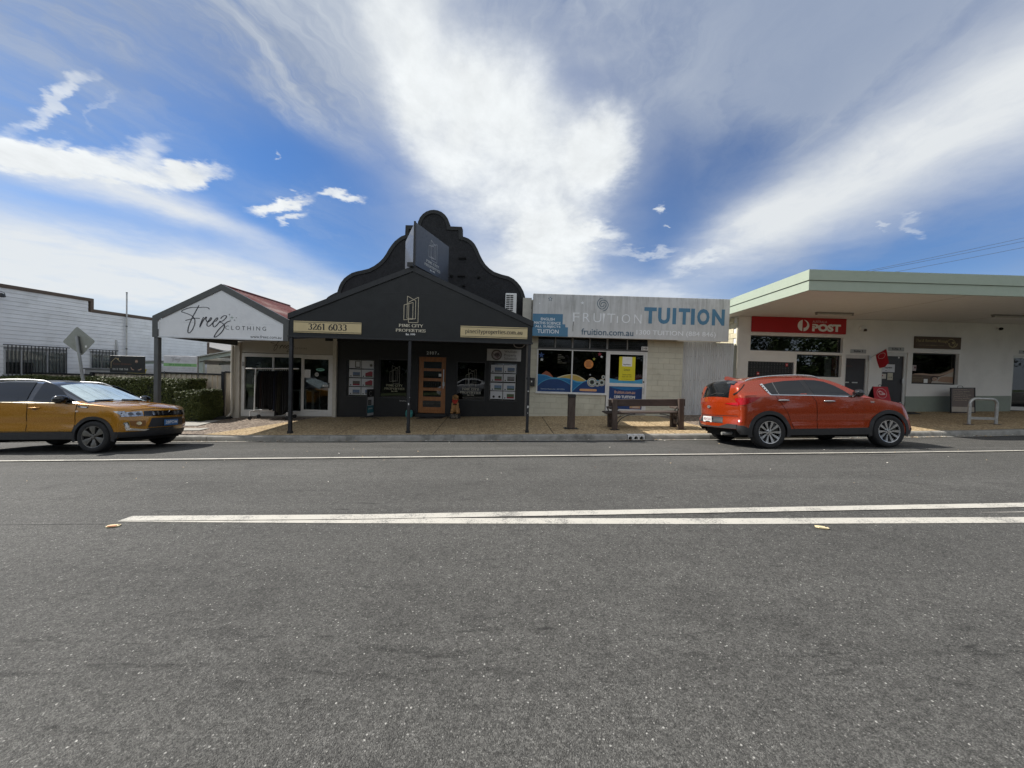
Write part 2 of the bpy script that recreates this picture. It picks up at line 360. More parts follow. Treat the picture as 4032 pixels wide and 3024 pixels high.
def pch(T, x):
    """smooth monotone table"""
    n = len(T)
    if x <= T[0][0]: return T[0][1]
    if x >= T[-1][0]: return T[-1][1]
    d = [(T[i + 1][1] - T[i][1]) / (T[i + 1][0] - T[i][0]) for i in range(n - 1)]
    def sl(i):
        if i == 0: return d[0]
        if i == n - 1: return d[-1]
        return 0 if d[i - 1] * d[i] <= 0 else 2 * d[i - 1] * d[i] / (d[i - 1] + d[i])
    for i in range(n - 1):
        if x <= T[i + 1][0]:
            h = T[i + 1][0] - T[i][0]; t = (x - T[i][0]) / h; a, b = T[i][1], T[i + 1][1]
            return (1 + 2 * t) * (1 - t) ** 2 * a + t * (1 - t) ** 2 * h * sl(i) + t * t * (3 - 2 * t) * b + t * t * (t - 1) * h * sl(i + 1)
def wall_face(mb, x0, x1, z0, z1, y, holes, depth=0.12, top=None):
    """front face of a wall at y (facing -y) with openings (x0,x1,z0,z1) and their reveals"""
    xs = sorted({x0, x1, *[v for h in holes for v in h[:2] if x0 < v < x1]}); zs = sorted({z0, z1, *[v for h in holes for v in h[2:4] if z0 < v < z1]})
    for a, b in zip(xs, xs[1:]):
        for c, d in zip(zs, zs[1:]):
            if any(h[0] <= a + 1e-6 and b <= h[1] + 1e-6 and h[2] <= c + 1e-6 and d <= h[3] + 1e-6 for h in holes): continue
            mb.quad((a, y, c), (b, y, c), (b, y, d), (a, y, d))
    for h in holes:
        a, b, c, d = h[:4]; e = y + (h[4] if len(h) > 4 else depth)
        mb.quad((a, y, c), (a, e, c), (a, e, d), (a, y, d)); mb.quad((b, y, c), (b, y, d), (b, e, d), (b, e, c))
        mb.quad((a, y, d), (a, e, d), (b, e, d), (b, y, d)); mb.quad((a, y, c), (b, y, c), (b, e, c), (a, e, c))
    return mb

# ------------------------------------------------------------------ lettering
def text_pts(body, bold=0.0, res=3):
    c = bpy.data.curves.new('t', 'FONT'); c.body = body; c.size = 1; c.offset = bold; c.resolution_u = res; c.fill_mode = 'FRONT'
    o = bpy.data.objects.new('t', c); me = bpy.data.meshes.new_from_object(o)
    V = [(v.co.x, v.co.y) for v in me.vertices]; F = [tuple(p.vertices) for p in me.polygons]
    bpy.data.objects.remove(o); bpy.data.curves.remove(c); bpy.data.meshes.remove(me); return V, F
def place_flat(name, V, F, bx, y, mat, parent, world=True, dy=None):
    """fit flat outlines into the box bx=(x0,x1,z0,z1) on the plane y, facing -y"""
    x0 = min(p[0] for p in V); x1 = max(p[0] for p in V); z0 = min(p[1] for p in V); z1 = max(p[1] for p in V)
    a = (bx[1] - bx[0]) / max(1e-6, x1 - x0); b = (bx[3] - bx[2]) / max(1e-6, z1 - z0)
    mb = MB(); mb.v = [(bx[0] + (p[0] - x0) * a, y - (dy[i] if dy else 0), bx[2] + (p[1] - z0) * b) for i, p in enumerate(V)]
    mb.f = list(F); mb.mi = [0] * len(F)
    return mb.build(name, mat, parent, world=world, merge=False)
def text(body, bx, y, mat, parent, bold=0.0, world=True, name='lettering'):
    V, F = text_pts(body, bold); return place_flat(name, V, F, bx, y, mat, parent, world)
def strokes_pts(lines, thick, thin=None, close=()):
    """pen strokes -> ribbons; width depends on the direction like a broad pen (thick upright, thin level)"""
    V, F, D = [], [], []; k = 0
    for li, L in enumerate(lines):
        L = [Vector((p[0], p[1])) for p in L]; n0 = len(V)
        for i, p in enumerate(L):
            d = (L[min(i + 1, len(L) - 1)] - L[max(i - 1, 0)])
            d = d.normalized() if d.length > 1e-9 else Vector((1, 0))
            w = thick if thin is None else thin + (thick - thin) * abs(d.y) ** 1.3
            nrm = Vector((-d.y, d.x)) * w / 2
            V += [tuple(p + nrm), tuple(p - nrm)]; k += 1; D += [k * 1.2e-5] * 2
        for i in range(len(L) - 1): F.append((n0 + 2 * i, n0 + 2 * i + 1, n0 + 2 * i + 3, n0 + 2 * i + 2))
    return V, F, D
def strokes(name, lines, w, y, mat, parent, thin=None, world=True, smooth=True):
    """lines given in true x,z"""
    LL = [[(p.x, p.y) for p in curve([(a, b, 0) for a, b in L], 5)] if smooth and len(L) > 2 else L for L in lines]
    V, F, D = strokes_pts(LL, w, thin); mb = MB(); mb.v = [(p[0], y - D[i], p[1]) for i, p in enumerate(V)]; mb.f = F; mb.mi = [0] * len(F)
    return mb.build(name, mat, parent, world=world, merge=False)
def _arc(cx, cy, rx, ry, a0, a1, n=12): return [(cx + rx * cos(radians(a0 + (a1 - a0) * i / n)), cy + ry * sin(radians(a0 + (a1 - a0) * i / n))) for i in range(n + 1)]
def _sf(x, y, w=.09): return [(x - w, y), (x + w, y)]        # a serif
# roman letters as pen strokes: (advance, strokes); capitals 1 high, small letters .64 high
_S = .035
GL = {
 'P': (.68, [[(.15, 0), (.15, 1)], [(.15, 1)] + _arc(.34, .75, .24, .25, 90, -90) + [(.15, .5)], _sf(.15, _S, .13), _sf(.08, 1 - _S)]),
 'I': (.40, [[(.2, 0), (.2, 1)], _sf(.2, _S, .13), _sf(.2, 1 - _S, .13)]),
 'N': (.86, [[(.15, 0), (.15, 1)], [(.15, 1), (.70, 0)], [(.70, 0), (.70, 1)], _sf(.15, _S, .11), _sf(.10, 1 - _S, .1), _sf(.70, 1 - _S, .11)]),
 'E': (.70, [[(.15, 0), (.15, 1)], [(.05, 1 - _S), (.58, 1 - _S)], [(.15, .51), (.46, .51)], [(.05, _S), (.6, _S)], [(.58, 1), (.58, .80)], [(.6, 0), (.6, .22)], [(.46, .6), (.46, .42)]]),
 'C': (.76, [_arc(.42, .5, .34, .5, 48, 312, 18), [(.66, 1), (.66, .74)], [(.66, 0), (.66, .22)]]),
 'T': (.72, [[(.36, 0), (.36, 1)], [(.04, 1 - _S), (.68, 1 - _S)], [(.05, 1), (.05, .78)], [(.67, 1), (.67, .78)], _sf(.36, _S, .14)]),
 'Y': (.76, [[(.38, 0), (.38, .45)], [(.38, .45), (.10, 1)], [(.38, .45), (.66, 1)], _sf(.38, _S, .13), _sf(.11, 1 - _S, .11), _sf(.66, 1 - _S, .1)]),
 'R': (.76, [[(.15, 0), (.15, 1)], [(.15, 1)] + _arc(.34, .76, .22, .24, 90, -90) + [(.15, .52)], [(.36, .52), (.66, 0)], _sf(.15, _S, .12), _sf(.08, 1 - _S), _sf(.66, _S, .08)]),
 'O': (.86, [_arc(.43, .5, .35, .5, 0, 360, 24)]),
 'S': (.60, [_arc(.30, .75, .21, .24, 30, 270, 12) + _arc(.30, .26, .23, .25, 90, -150, 12), [(.50, .98), (.50, .76)], [(.08, .02), (.08, .26)]]),
 '0': (.58, [_arc(.29, .5, .22, .49, 0, 360, 24)]), '1': (.46, [[(.25, 0), (.25, 1)], [(.25, 1), (.1, .86)], _sf(.25, _S, .13)]),
 '2': (.58, [_arc(.28, .74, .2, .25, 160, -20, 10) + [(.06, .04)], [(.06, .04), (.5, .04)], [(.5, 0), (.5, .2)]]),
 '3': (.58, [_arc(.27, .76, .19, .23, 150, -80, 10), _arc(.27, .28, .22, .27, 85, -150, 12)]),
 '6': (.58, [_arc(.29, .29, .21, .28, 0, 360, 20), [(.46, .97), (.22, .78), (.10, .5), (.08, .29)]]),
 '7': (.56, [[(.06, .96), (.52, .96)], [(.52, .96), (.22, 0)], [(.06, 1), (.06, .8)]]), '9': (.58, [_arc(.29, .70, .21, .28, 0, 360, 20), [(.50, .70), (.46, .4), (.34, .16), (.12, .02)]]),
 'p': (.64, [[(.16, -.3), (.16, .64)], _arc(.34, .31, .22, .32, 130, -130, 16), _sf(.16, -.28, .12), _sf(.10, .61, .07)]),
 'i': (.34, [[(.17, 0), (.17, .64)], [(.17, .80), (.17, .93)], _sf(.17, .03, .12), _sf(.11, .61, .07)]),
 'n': (.68, [[(.16, 0), (.16, .64)], [(.16, .46)] + _arc(.35, .44, .17, .2, 150, 0, 8) + [(.52, 0)], _sf(.16, .03, .11), _sf(.52, .03, .11), _sf(.1, .61, .07)]),
 'e': (.56, [[(.10, .36), (.48, .36)] + _arc(.29, .33, .2, .31, 5, 310, 16)]), 'c': (.54, [_arc(.30, .32, .22, .32, 45, 315, 16), [(.46, .58), (.46, .46)]]),
 't': (.40, [[(.18, .86), (.18, .1)] + _arc(.28, .12, .10, .11, 180, 290, 6), [(.04, .62), (.36, .62)]]),
 'y': (.62, [[(.08, .64), (.32, .02)], [(.54, .64), (.30, -.04), (.2, -.24), (.06, -.26)], _sf(.1, .61), _sf(.52, .61, .08)]),
 'r': (.48, [[(.16, 0), (.16, .64)], [(.16, .40), (.24, .58), (.34, .62), (.42, .54)], _sf(.16, .03, .12), _sf(.1, .61, .07)]),
 'o': (.60, [_arc(.30, .32, .22, .31, 0, 360, 20)]), 's': (.46, [_arc(.23, .47, .14, .15, 30, 270, 10) + _arc(.23, .17, .16, .16, 90, -150, 10)]),
 'm': (1.0, [[(.16, 0), (.16, .64)], [(.16, .46)] + _arc(.34, .44, .15, .2, 150, 0, 8) + [(.49, 0)], [(.49, .46)] + _arc(.67, .44, .15, .2, 150, 0, 8) + [(.82, 0)], _sf(.16, .03, .1), _sf(.49, .03, .1), _sf(.82, .03, .1), _sf(.1, .61, .07)]),
 'a': (.58, [_arc(.27, .46, .16, .17, 150, 0, 8) + [(.43, .08), (.54, .02)], _arc(.26, .19, .17, .18, 60, 330, 14)]),
 'u': (.66, [[(.14, .64), (.14, .18)] + _arc(.30, .18, .16, .16, 180, 330, 8) + [(.50, .3)], [(.50, .64), (.50, 0)], _sf(.09, .61, .07), _sf(.44, .61, .07), _sf(.55, .03, .07)]),
 '.': (.28, [[(.14, 0), (.14, .13)]]), ' ': (.36, []), '4': (.58, [[(.40, 0), (.40, 1)], [(.40, 1), (.05, .3)], [(.05, .3), (.54, .3)]]), 'A': (.8, [[(.08, 0), (.40, 1)], [(.40, 1), (.72, 0)], [(.2, .36), (.6, .36)], _sf(.08, _S, .1), _sf(.72, _S, .1)]),
}
def serif(body, bx, y, mat, parent, thick=.17, thin=.075, track=0.04, world=True, name='lettering'):
    LL = []; x = 0
    for ch in body:
        adv, st = GL[ch]
        LL += [[(p[0] + x, p[1]) for p in L] for L in st]; x += adv + track
    LL2 = []
    for L in LL:      # short straight strokes need no rounding
        LL2.append(L)
    V, F, D = strokes_pts(LL2, thick, thin); return place_flat(name, V, F, bx, y, mat, parent, world, D)
def sheet(name, pts, y, mat, parent, world=True):
    """flat print: outline (x,z) on plane y facing -y"""
    mb = MB(); tri = geometry.tessellate_polygon([[Vector((p[0], p[1], 0)) for p in pts]])
    mb.v = [(p[0], y, p[1]) for p in pts]
    area = sum(pts[i][0] * pts[(i + 1) % len(pts)][1] - pts[(i + 1) % len(pts)][0] * pts[i][1] for i in range(len(pts)))
    for t in tri:
        a, b, c = [Vector(mb.v[i]) for i in t]
        mb.f.append(tuple(t) if (b - a).cross(c - a).y < 0 else tuple(t)[::-1]); mb.mi.append(0)
    return mb.build(name, mat, parent, world=world, merge=False)
def disc(c, r, n=24, r2=None): return [(c[0] + r * cos(2 * pi * i / n), c[1] + (r2 or r) * sin(2 * pi * i / n)) for i in range(n)]
def star(c, r, k=5, inner=.42, rot=90):
    return [(c[0] + (r if i % 2 == 0 else r * inner) * cos(radians(rot + 180 * i / k)), c[1] + (r if i % 2 == 0 else r * inner) * sin(radians(rot + 180 * i / k))) for i in range(2 * k)]

# ------------------------------------------------------------------ shared colours
WHITE = M('white_paint', (.78, .78, .76), .55, var=.05, dirt=((.45, .43, .38), .25, 1.3))
OFFW = M('off_white_print', (.80, .80, .78), .5, var=.02)
BLACKP = M('black_paint', (.0125, .0135, .0155), .55, var=.25, scale=3)
BLACKM = M('black_metal', (.02, .021, .023), .42, var=.2)
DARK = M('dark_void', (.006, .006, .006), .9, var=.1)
GOLD = M('cream_gold_print', (.62, .50, .28), .5, var=.04)
CREAMTXT = M('cream_print', (.70, .64, .50), .5, var=.03)
INK = M('black_print', (.012, .012, .014), .5, var=.05)
ALU = M('aluminium', (.62, .63, .63), .35, 0.8, var=.08)
STEEL = M("galvanised_steel", (.46, .46, .44), .45, .6, var=.18, scale=14)
GREYT = M('grey_post_paint', (.10, .105, .105), .5, var=.12)
RUBBER = M('rubber', (.018, .018, .018), .75, var=.2)
GLASS = glass_mat('window_glass')
DGLASS = glass_mat('dark_window_glass', (.35, .37, .37), 1.0)
# ------------------------------------------------------------------ the street: it climbs gently to the right
SL = 0.034
def gx(x): return SL * max(-45.0, min(45.0, x))
KERB = [(-80, 10.5), (-40, 10.45), (-9, 10.2), (-6, 10.14), (-4, 10.14), (5, 10.16), (7.5, 10.24), (10.7, 10.43), (13, 10.58), (14.3, 10.73), (18, 11.15), (25, 12.1), (45, 15.5), (80, 22)]
def ky(x): return pch(KERB, x)
PROF = [(-60, -.10), (-2.6, -.085), (-1.5, -.06), (0, .01), (3.8, .16), (7.4, .0306), (8.25, -.03), (9.2, -.09), (10.15, -.157)]
def road_z(x, y):
    k = ky(x) - 10.15
    if y > 5 and ky(x) > 5.1: y = 5 + (y - 5) * 5.15 / (5.15 + k)
    return lerp(PROF, y) + gx(x)
def path_z(x, y): return -.017 + .028 * (min(y, 20) - 10.25) + gx(x)
def strip(name, xs, ys, zf, mat, parent=None, dz=0.0, kind='structure'):
    mb = MB(); n = len(ys(xs[0]))
    for x in xs: mb.v += [(x, y, zf(x, y) + dz) for y in ys(x)]
    for i in range(len(xs) - 1):
        for j in range(n - 1):
            a = i * n + j; mb.f.append((a, a + n, a + n + 1, a + 1)); mb.mi.append(0)
    o = mb.build(name, mat, parent, merge=False)
    if kind: o['kind'] = kind
    return o
ASPH = asphalt_mat()
CONC = M('kerb_concrete', (.26, .25, .225), .8, var=.22, scale=5, bump=.5, bscale=40, dirt=((.075, .07, .06), .75, 2.2), rnd=.08)
PALE = M('pale_concrete', (.36, .345, .31), .8, var=.1, scale=4, bump=.3, dirt=((.25, .23, .2), .4, 2.0))
TAN = pebble_mat('tan_pebble_concrete', [(.12, (.24, .165, .09)), (.40, (.41, .295, .165)), (.62, (.50, .375, .215)), (.88, (.62, .50, .33))], 26)
BROWNP = pebble_mat('brown_pebbles', [(.15, (.08, .058, .045)), (.42, (.19, .145, .11)), (.62, (.29, .23, .18)), (.88, (.42, .355, .29))], 24, bump=.9)
def road_paint():
    m = bpy.data.materials.new('road_paint'); m.use_nodes = True; t = m.node_tree; x = NX(t); b = t.nodes['Principled BSDF']; pos = nd(t, 'ShaderNodeNewGeometry').outputs['Position']
    g = x.noise(pos, 60, 6, .7); f = x.noise(pos, 3.0, 6, .65); w = x.step(x.add(x.mul(g, .65), x.mul(f, .45)), .55, .66, 0.0, .8); st = x.step(x.noise(pos, 1.2, 6, .6), .4, .75, 0, .25)
    c = x.mix(st, (.50, .475, .42, 1), (.33, .315, .28, 1)); t.links.new(x.mix(w, c, (.12, .118, .113, 1)), b.inputs['Base Color']); b.inputs['Roughness'].default_value = .7
    bn = nd(t, 'ShaderNodeBump'); bn.inputs['Strength'].default_value = .6; bn.inputs['Distance'].default_value = .003; put(t, bn.inputs['Height'], g); t.links.new(bn.outputs[0], b.inputs['Normal']); return m
PAINT = road_paint()
xs = [-300, -150, -80, -45] + [-40 + 2 * i for i in range(11)] + [-18 + i for i in range(37)] + [20 + 2 * i for i in range(11)] + [45, 80, 150, 300]
g = MB(); g.poly([(-900, -900, -3.2), (900, -900, -3.2), (900, 900, -3.2), (-900, 900, -3.2)])
o = g.build('ground', M('grass_ground', (.10, .115, .05), .9, var=.3, scale=1.5), None); o['kind'] = 'structure'
strip('road', xs, lambda x: [-2.6, -1.5, 0, 2, 3.8, 6, 8.25, 9.2, 9.75, ky(x) - .10], road_z, ASPH)
strip('gutter_channel', xs, lambda x: [ky(x) - .10, ky(x) + .03], road_z, PALE, dz=.012)
# kerb: cast segments about 3 m long with open joints
kerb = thing('kerb', None, None, (0, 10.2, 0)); kerb['kind'] = 'structure'
kj = [-47 + 3.27 * i for i in range(12)] + [-8.07, -4.79, -1.49, 2.0, 5.3, 8.6, 11.8, 15.0, 18.3, 21.6, 25, 28.4, 32, 36, 40]
DRX = (3.09, 3.56)
def kerb_seg(a, b, name='kerb_segment'):
    mb = MB(); n = max(2, int((b - a) / .5) + 1); prof = [(.0, -.25), (.0, -.006), (.012, .118), (.03, .140), (.055, .148), (.17, .150), (.17, -.2)]
    for i in range(n):
        x = a + .006 + (b - a - .012) * i / (n - 1); y = ky(x); z = road_z(x, y)
        mb.v += [(x, y + p, z + h) for p, h in prof]
    m = len(prof)
    for i in range(n - 1):
        for j in range(m): mb.f.append((i * m + j, (i + 1) * m + j, (i + 1) * m + (j + 1) % m, i * m + (j + 1) % m)); mb.mi.append(0)
    mb.f += [tuple(range(m)), tuple((n - 1) * m + j for j in range(m))[::-1]]; mb.mi += [0, 0]
    mb.build(name, CONC, kerb, smooth=35)
for a, b in zip(kj, kj[1:]):
    if a < DRX[0] < b: kerb_seg(a, DRX[0]); kerb_seg(DRX[1], b)
    else: kerb_seg(a, b)
# footpath of exposed pebble concrete poured in bays, gravel either side of it
path = thing('footpath', None, None, (0, 12, 0)); path['kind'] = 'structure'
def bay(pts, mat, name, dz=0.0, parent=path):
    """paving sheet over an outline, following the ground"""
    P = [Vector((p[0], p[1], 0)) for p in pts]; bm = bmesh.new(); vs = [bm.verts.new(p) for p in P]; bm.faces.new(vs)
    for _ in range(2): bmesh.ops.subdivide_edges(bm, edges=[e for e in bm.edges if e.calc_length() > 1.0], cuts=1, use_grid_fill=True)
    bmesh.ops.triangulate(bm, faces=bm.faces)
    mb = MB(); bm.verts.ensure_lookup_table(); idx = {v: i for i, v in enumerate(bm.verts)}
    mb.v = [(v.co.x, v.co.y, path_z(v.co.x, v.co.y) + dz) for v in bm.verts]; mb.f = [tuple(idx[v] for v in f.verts) for f in bm.faces]; mb.mi = [0] * len(mb.f)
    bm.free(); return mb.build(name, mat, parent, merge=False)
def front(a, b, n=8): return [(a + (b - a) * i / n, ky(a + (b - a) * i / n) + .165) for i in range(n + 1)]
G_ = .010
strip('footpath_bed', xs, lambda x: [ky(x) + .15, 12, 14.2, 17, 24, 60], path_z, M('brown_soil', (.06, .05, .04), .95, var=.2), dz=-.03)
bay(front(-8.45, -4.72 - G_) + [(-4.80 - G_, 13.93), (-6.9, 13.93), (-7.24, 13.05)], TAN, 'paving_slab')
bay(front(-4.72 + G_, -2.09 - G_) + [(-2.26 - G_, 13.93), (-4.80 + G_, 13.93)], TAN, 'paving_slab')
bay(front(-2.09 + G_, 1.17 - G_) + [(1.10 - G_, 13.93), (-2.26 + G_, 13.93)], TAN, 'paving_slab')
bay(front(1.17 + G_, 4.45 - G_) + [(4.42 - G_, 13.93), (1.10 + G_, 13.93)], TAN, 'paving_slab')
bay(front(4.45 + G_, 6.3) + [(5.80, 11.17), (5.57, 12.24), (5.24, 13.75), (5.0, 13.93), (4.42 + G_, 13.93)], TAN, 'paving_slab')
bay(front(9.0, 13.2 - G_) + [(13.3 - G_, 14.8), (8.5, 14.8), (8.6, 11.5)], TAN, 'paving_slab')
bay(front(13.2 + G_, 19.0 - G_) + [(19.1 - G_, 14.8), (13.3 + G_, 14.8)], TAN, 'paving_slab')
bay(front(19.0 + G_, 34) + [(34, 16), (19.1 + G_, 14.8)], TAN, 'paving_slab')
bay(front(-30, -8.47) + [(-7.26, 13.05), (-6.92, 13.93), (-30, 13.93)], BROWNP, 'pebble_bed', dz=-.006)
bay(front(6.32, 8.98) + [(8.58, 11.5), (8.5, 14.8), (8.0, 14.6), (5.02, 13.93), (5.26, 13.75), (5.59, 12.24), (5.82, 11.17)], BROWNP, 'pebble_bed', dz=-.006)
bay([(-14, 11.96), (-9.74, 11.95), (-9.82, 12.6), (-9.88, 13.12), (-14, 13.05)], PALE, 'concrete_slab', dz=.012)
bay([(-12.5, 11.12), (-9.49, 11.11), (-9.01, 11.11), (-9.0, 11.50), (-9.64, 11.52), (-12.5, 11.5)], PALE, 'concrete_slab', dz=.012)
# near side verge behind the photographer
strip('near_verge', xs, lambda x: [-60, -9, -4, -2.6], lambda x, y: -.04 + gx(x), M('verge_grass', (.085, .11, .04), .9, var=.35, scale=3))
# painted lines
EDGE = [(-60, 5.35), (-20, 6.72), (-9.36, 7.04), (-6.89, 7.13), (.04, 7.37), (7.34, 7.63), (10.41, 7.78), (20, 8.25), (60, 10.2)]
strip('edge_line', xs, lambda x: [lerp(EDGE, x) - .05, lerp(EDGE, x) + .05], road_z, PAINT, dz=.004)
LOW = [(-3.84, 3.83), (-1.5, 3.775), (2, 3.725), (5, 3.73), (60, 3.95)]; UP = [(-3.84, 3.845), (-1.5, 3.868), (2.0, 4.02), (5.6, 4.175), (16, 4.66), (60, 6.6)]
cx = [-3.85 + .5 * i for i in range(34)] + [13.5, 16, 20, 26, 34, 45]
strip('centre_line', cx, lambda x: [lerp(LOW, x) - .066, lerp(LOW, x) + .066], road_z, PAINT, dz=.004)
strip('centre_line', cx, lambda x: [lerp(UP, x) - .072, lerp(UP, x) + .072], road_z, PAINT, dz=.008)
strip('hatch_line', [4.86, 5.4, 6, 7, 8, 9, 10], lambda x: [3.94 + .01 * (x - 4.86), 3.943 + .045 * min(1.5, x - 4.86)], road_z, PAINT, dz=.004)
# raised reflective road markers beside the centre line
def marker(x, y, deg, label, refl):
    t = thing('road_marker', label, 'road marker', (x, y, road_z(x, y) + .003), (0, 0, radians(deg)), 'reflective markers by the centre line'); t.scale = (.62, .62, .62)
    pr = [(-.085, 0), (.085, 0), (.055, .018), (-.055, .018)]
    a = MB().prism([(-.085, -.03), (-.05, -.05), (.05, -.05), (.085, -.03), (.085, .03), (.05, .05), (-.05, .05), (-.085, .03)], 0, .016, 'z'); a.build('marker_body', M('marker_cream', (.72, .60, .36), .45, var=.1), t, bevel=.004, world=False)
    MB().box(-.055, .055, -.052, -.02, .0165, .022).build('reflector', refl, t, bevel=.003, world=False)
    MB().lathe([(.011, .0165), (.011, .0205), (0, .0205)], (.055, .022, 0), 10).build('bolt', DARK, t, world=False)
marker(-3.78, 3.66, 18, 'cream road marker with orange reflector at the tip of the centre line', M('orange_lens', (.55, .14, .04), .2))
marker(2.935, 3.57, -22, 'cream road marker below the double centre line on the right', M('marker_cream_b', (.75, .64, .42), .35, var=.06))
# white kerb outlets and litter
d = thing('kerb_outlet', 'row of three white arched drain outlets set in the kerb', 'drain', (3.325, 10.2, road_z(3.3, 10.16)), (0, -SL, 0))
WPL = M('white_plastic', (.80, .80, .78), .4, var=.05, dirt=((.3, .27, .22), .4, 6))
for i in range(3):
    cxx = (i - 1) * .151
    arch = [(cxx + .052 * cos(a), .055 + .052 * sin(a)) for a in [pi * k / 10 for k in range(11)]] + [(cxx - .052, .008), (cxx + .052, .008)]
    outr = [(cxx + .073, .0), (cxx + .073, .148), (cxx - .073, .148), (cxx - .073, 0)]
    bm_o = MB(); hole = arch
    tri = geometry.tessellate_polygon([[Vector((p[0], p[1], 0)) for p in outr], [Vector((p[0], p[1], 0)) for p in hole]]); allp = outr + hole
    bm_o.v = [(p[0], -.052, p[1]) for p in allp]; bm_o.f = [tuple(t) for t in tri]; bm_o.mi = [0] * len(tri)
    for k in range(len(hole)):
        a, b = hole[k], hole[(k + 1) % len(hole)]; bm_o.quad((a[0], -.052, a[1]), (b[0], -.052, b[1]), (b[0], .12, b[1]), (a[0], .12, a[1]))
    bm_o.quad((outr[1][0], -.052, .148), (outr[2][0], -.052, .148), (outr[2][0], .12, .148), (outr[1][0], .12, .148))
    bm_o.build('outlet_arch', WPL, d, world=False); box('outlet_back', DARK, d, cxx - .073, cxx + .073, .121, .13, 0, .147, world=False)
lit = MB(); rl = random.Random(5)
def scrap(x, y, z, s):
    a = rl.uniform(0, 2 * pi); n = 5; lit.poly([(x + s * rl.uniform(.6, 1.2) * cos(a + 2 * pi * k / n), y + s * .6 * rl.uniform(.6, 1.2) * sin(a + 2 * pi * k / n), z + .004 + rl.uniform(0, .018)) for k in range(n)])
spots = [(rl.uniform(-9, 14), 0) for _ in range(150)] + [(rl.gauss(3.4, .35), 0) for _ in range(40)] + [(rl.gauss(-6.2, .5), 0) for _ in range(22)] + [(rl.gauss(-.6, .6), 0) for _ in range(16)] + [(rl.uniform(9.6, 13), 0) for _ in range(60)]
for x, _ in spots:
    y = ky(x) - abs(rl.gauss(0, .09)) - .015; lit.cur = rl.choice((0, 0, 1, 1, 2)); scrap(x, y, road_z(x, y) + .012, rl.uniform(.012, .038))
for _ in range(90):
    x, y = rl.uniform(-9, 13), rl.uniform(5.0, 10); lit.cur = rl.choice((0, 1, 2)); scrap(x, y, road_z(x, y), rl.uniform(.008, .02))
tag(lit.build('leaf_litter', [M('dry_leaf', (.45, .34, .2), .7, var=.3), M('pale_scrap', (.66, .62, .54), .7), M('brown_leaf', (.17, .10, .055), .7, var=.3)], None, merge=False), 'dry leaves and pale scraps lying along the gutter', 'litter', kind='stuff')
# thin cracks and tar seams in the asphalt
cr = MB()
for pts in ([(2.55, 4.33), (2.75, 4.38), (2.9, 4.37), (3.0, 4.31)], [(-3.75, 4.05), (-3.55, 4.1), (-3.4, 4.11)], [(-8.5, 3.66), (-7.2, 3.69), (-6.0, 3.7), (-4.6, 3.71), (-3.9, 3.72)]):
    P = curve([(a, b, 0) for a, b in pts], 8)
    for a, b in zip(P, P[1:]):
        d_ = (b - a).normalized(); nn = Vector((-d_.y, d_.x, 0)) * .0035
        cr.quad(*[(v.x, v.y, road_z(v.x, v.y) + .003) for v in (a - nn, b - nn, b + nn, a + nn)])
o = cr.build('road_crack', M('tar', (.045, .044, .042), .8), None, merge=False); o['kind'] = 'structure'
# ------------------------------------------------------------------ white weatherboard building on the left (its side wall recedes)
_d = Vector((.123, .9924, 0)); _n = Vector((-.9924, .123, 0))
WBM = Matrix(((_d.x, _n.x, 0, -17.85), (_d.y, _n.y, 0, 13.43), (0, 0, 1, 0), (0, 0, 0, 1)))
wb = thing('weatherboard_building', 'white weatherboard building with stepped brown parapet and barred windows', 'building', mat=WBM)
WB = M('white_weatherboard', (.76, .775, .78), .5, var=.05, scale=2, dirt=((.42, .42, .40), .3, 1.6), rnd=.035)
BRN = M('brown_trim', (.10, .07, .05), .6, var=.25, stretch=(1, 1, 6))
T0, T1, TS = -1.7, 7.92, 2.52
box('wall', M('wall_backing', (.30, .31, .31), .7), wb, T0, T1, .03, 7, -.6, 3.66, world=False)
box('parapet_wall', MATS['wall_backing'], wb, T0, TS, .03, 7, 3.661, 4.09, world=False)
def board_mesh(L, h):
    mb = MB(); mb.v = [(0, .03, 0), (0, -.016, 0), (0, -.004, h), (0, .03, h), (L, .03, 0), (L, -.016, 0), (L, -.004, h), (L, .03, h)]
    mb.f = [(0, 1, 2, 3), (7, 6, 5, 4), (1, 5, 6, 2), (0, 4, 5, 1), (3, 2, 6, 7)]; mb.mi = [0] * 5
    return mb.mesh('board', WB)
BH = .1465; zb = -.3
wins = [(.08, 1.83, 1.03, 1.96), (2.58, 3.46, 1.03, 1.96)]
cache = {}
while zb < 4.08:
    end = TS if zb + BH > 3.70 else T1; segs = [(T0, end)]
    for w in wins:
        if zb + BH * .6 > w[2] and zb + BH * .4 < w[3]:
            segs = [s for a, b in segs for s in ((a, min(b, w[0])), (max(a, w[1]), b)) if s[1] - s[0] > .03]
    for a, b in segs:
        k = round(b - a, 3)
        if k not in cache: cache[k] = board_mesh(b - a, BH - .004)
        link('board', cache[k], wb, Matrix.Translation((a, 0, zb)))
    zb += BH
cap = MB(); cap.prism([(T0, 4.09), (TS + .06, 4.09), (TS + .06, 3.665), (T1 + .05, 3.665), (T1 + .05, 3.785), (TS + .17, 3.785), (TS + .17, 4.215), (T0, 4.215)], -.05, .16, 'y')
cap.build('parapet_trim', BRN, wb, bevel=.006, world=False)
box('corner_trim', BRN, wb, T1, T1 + .12, -.03, .05, 2.05, 2.86, world=False)
WFR = M('window_frame_grey', (.45, .46, .46), .5)
CURT = M('pale_curtain', (.55, .55, .53), .8, var=.12, stretch=(6, 6, .4))
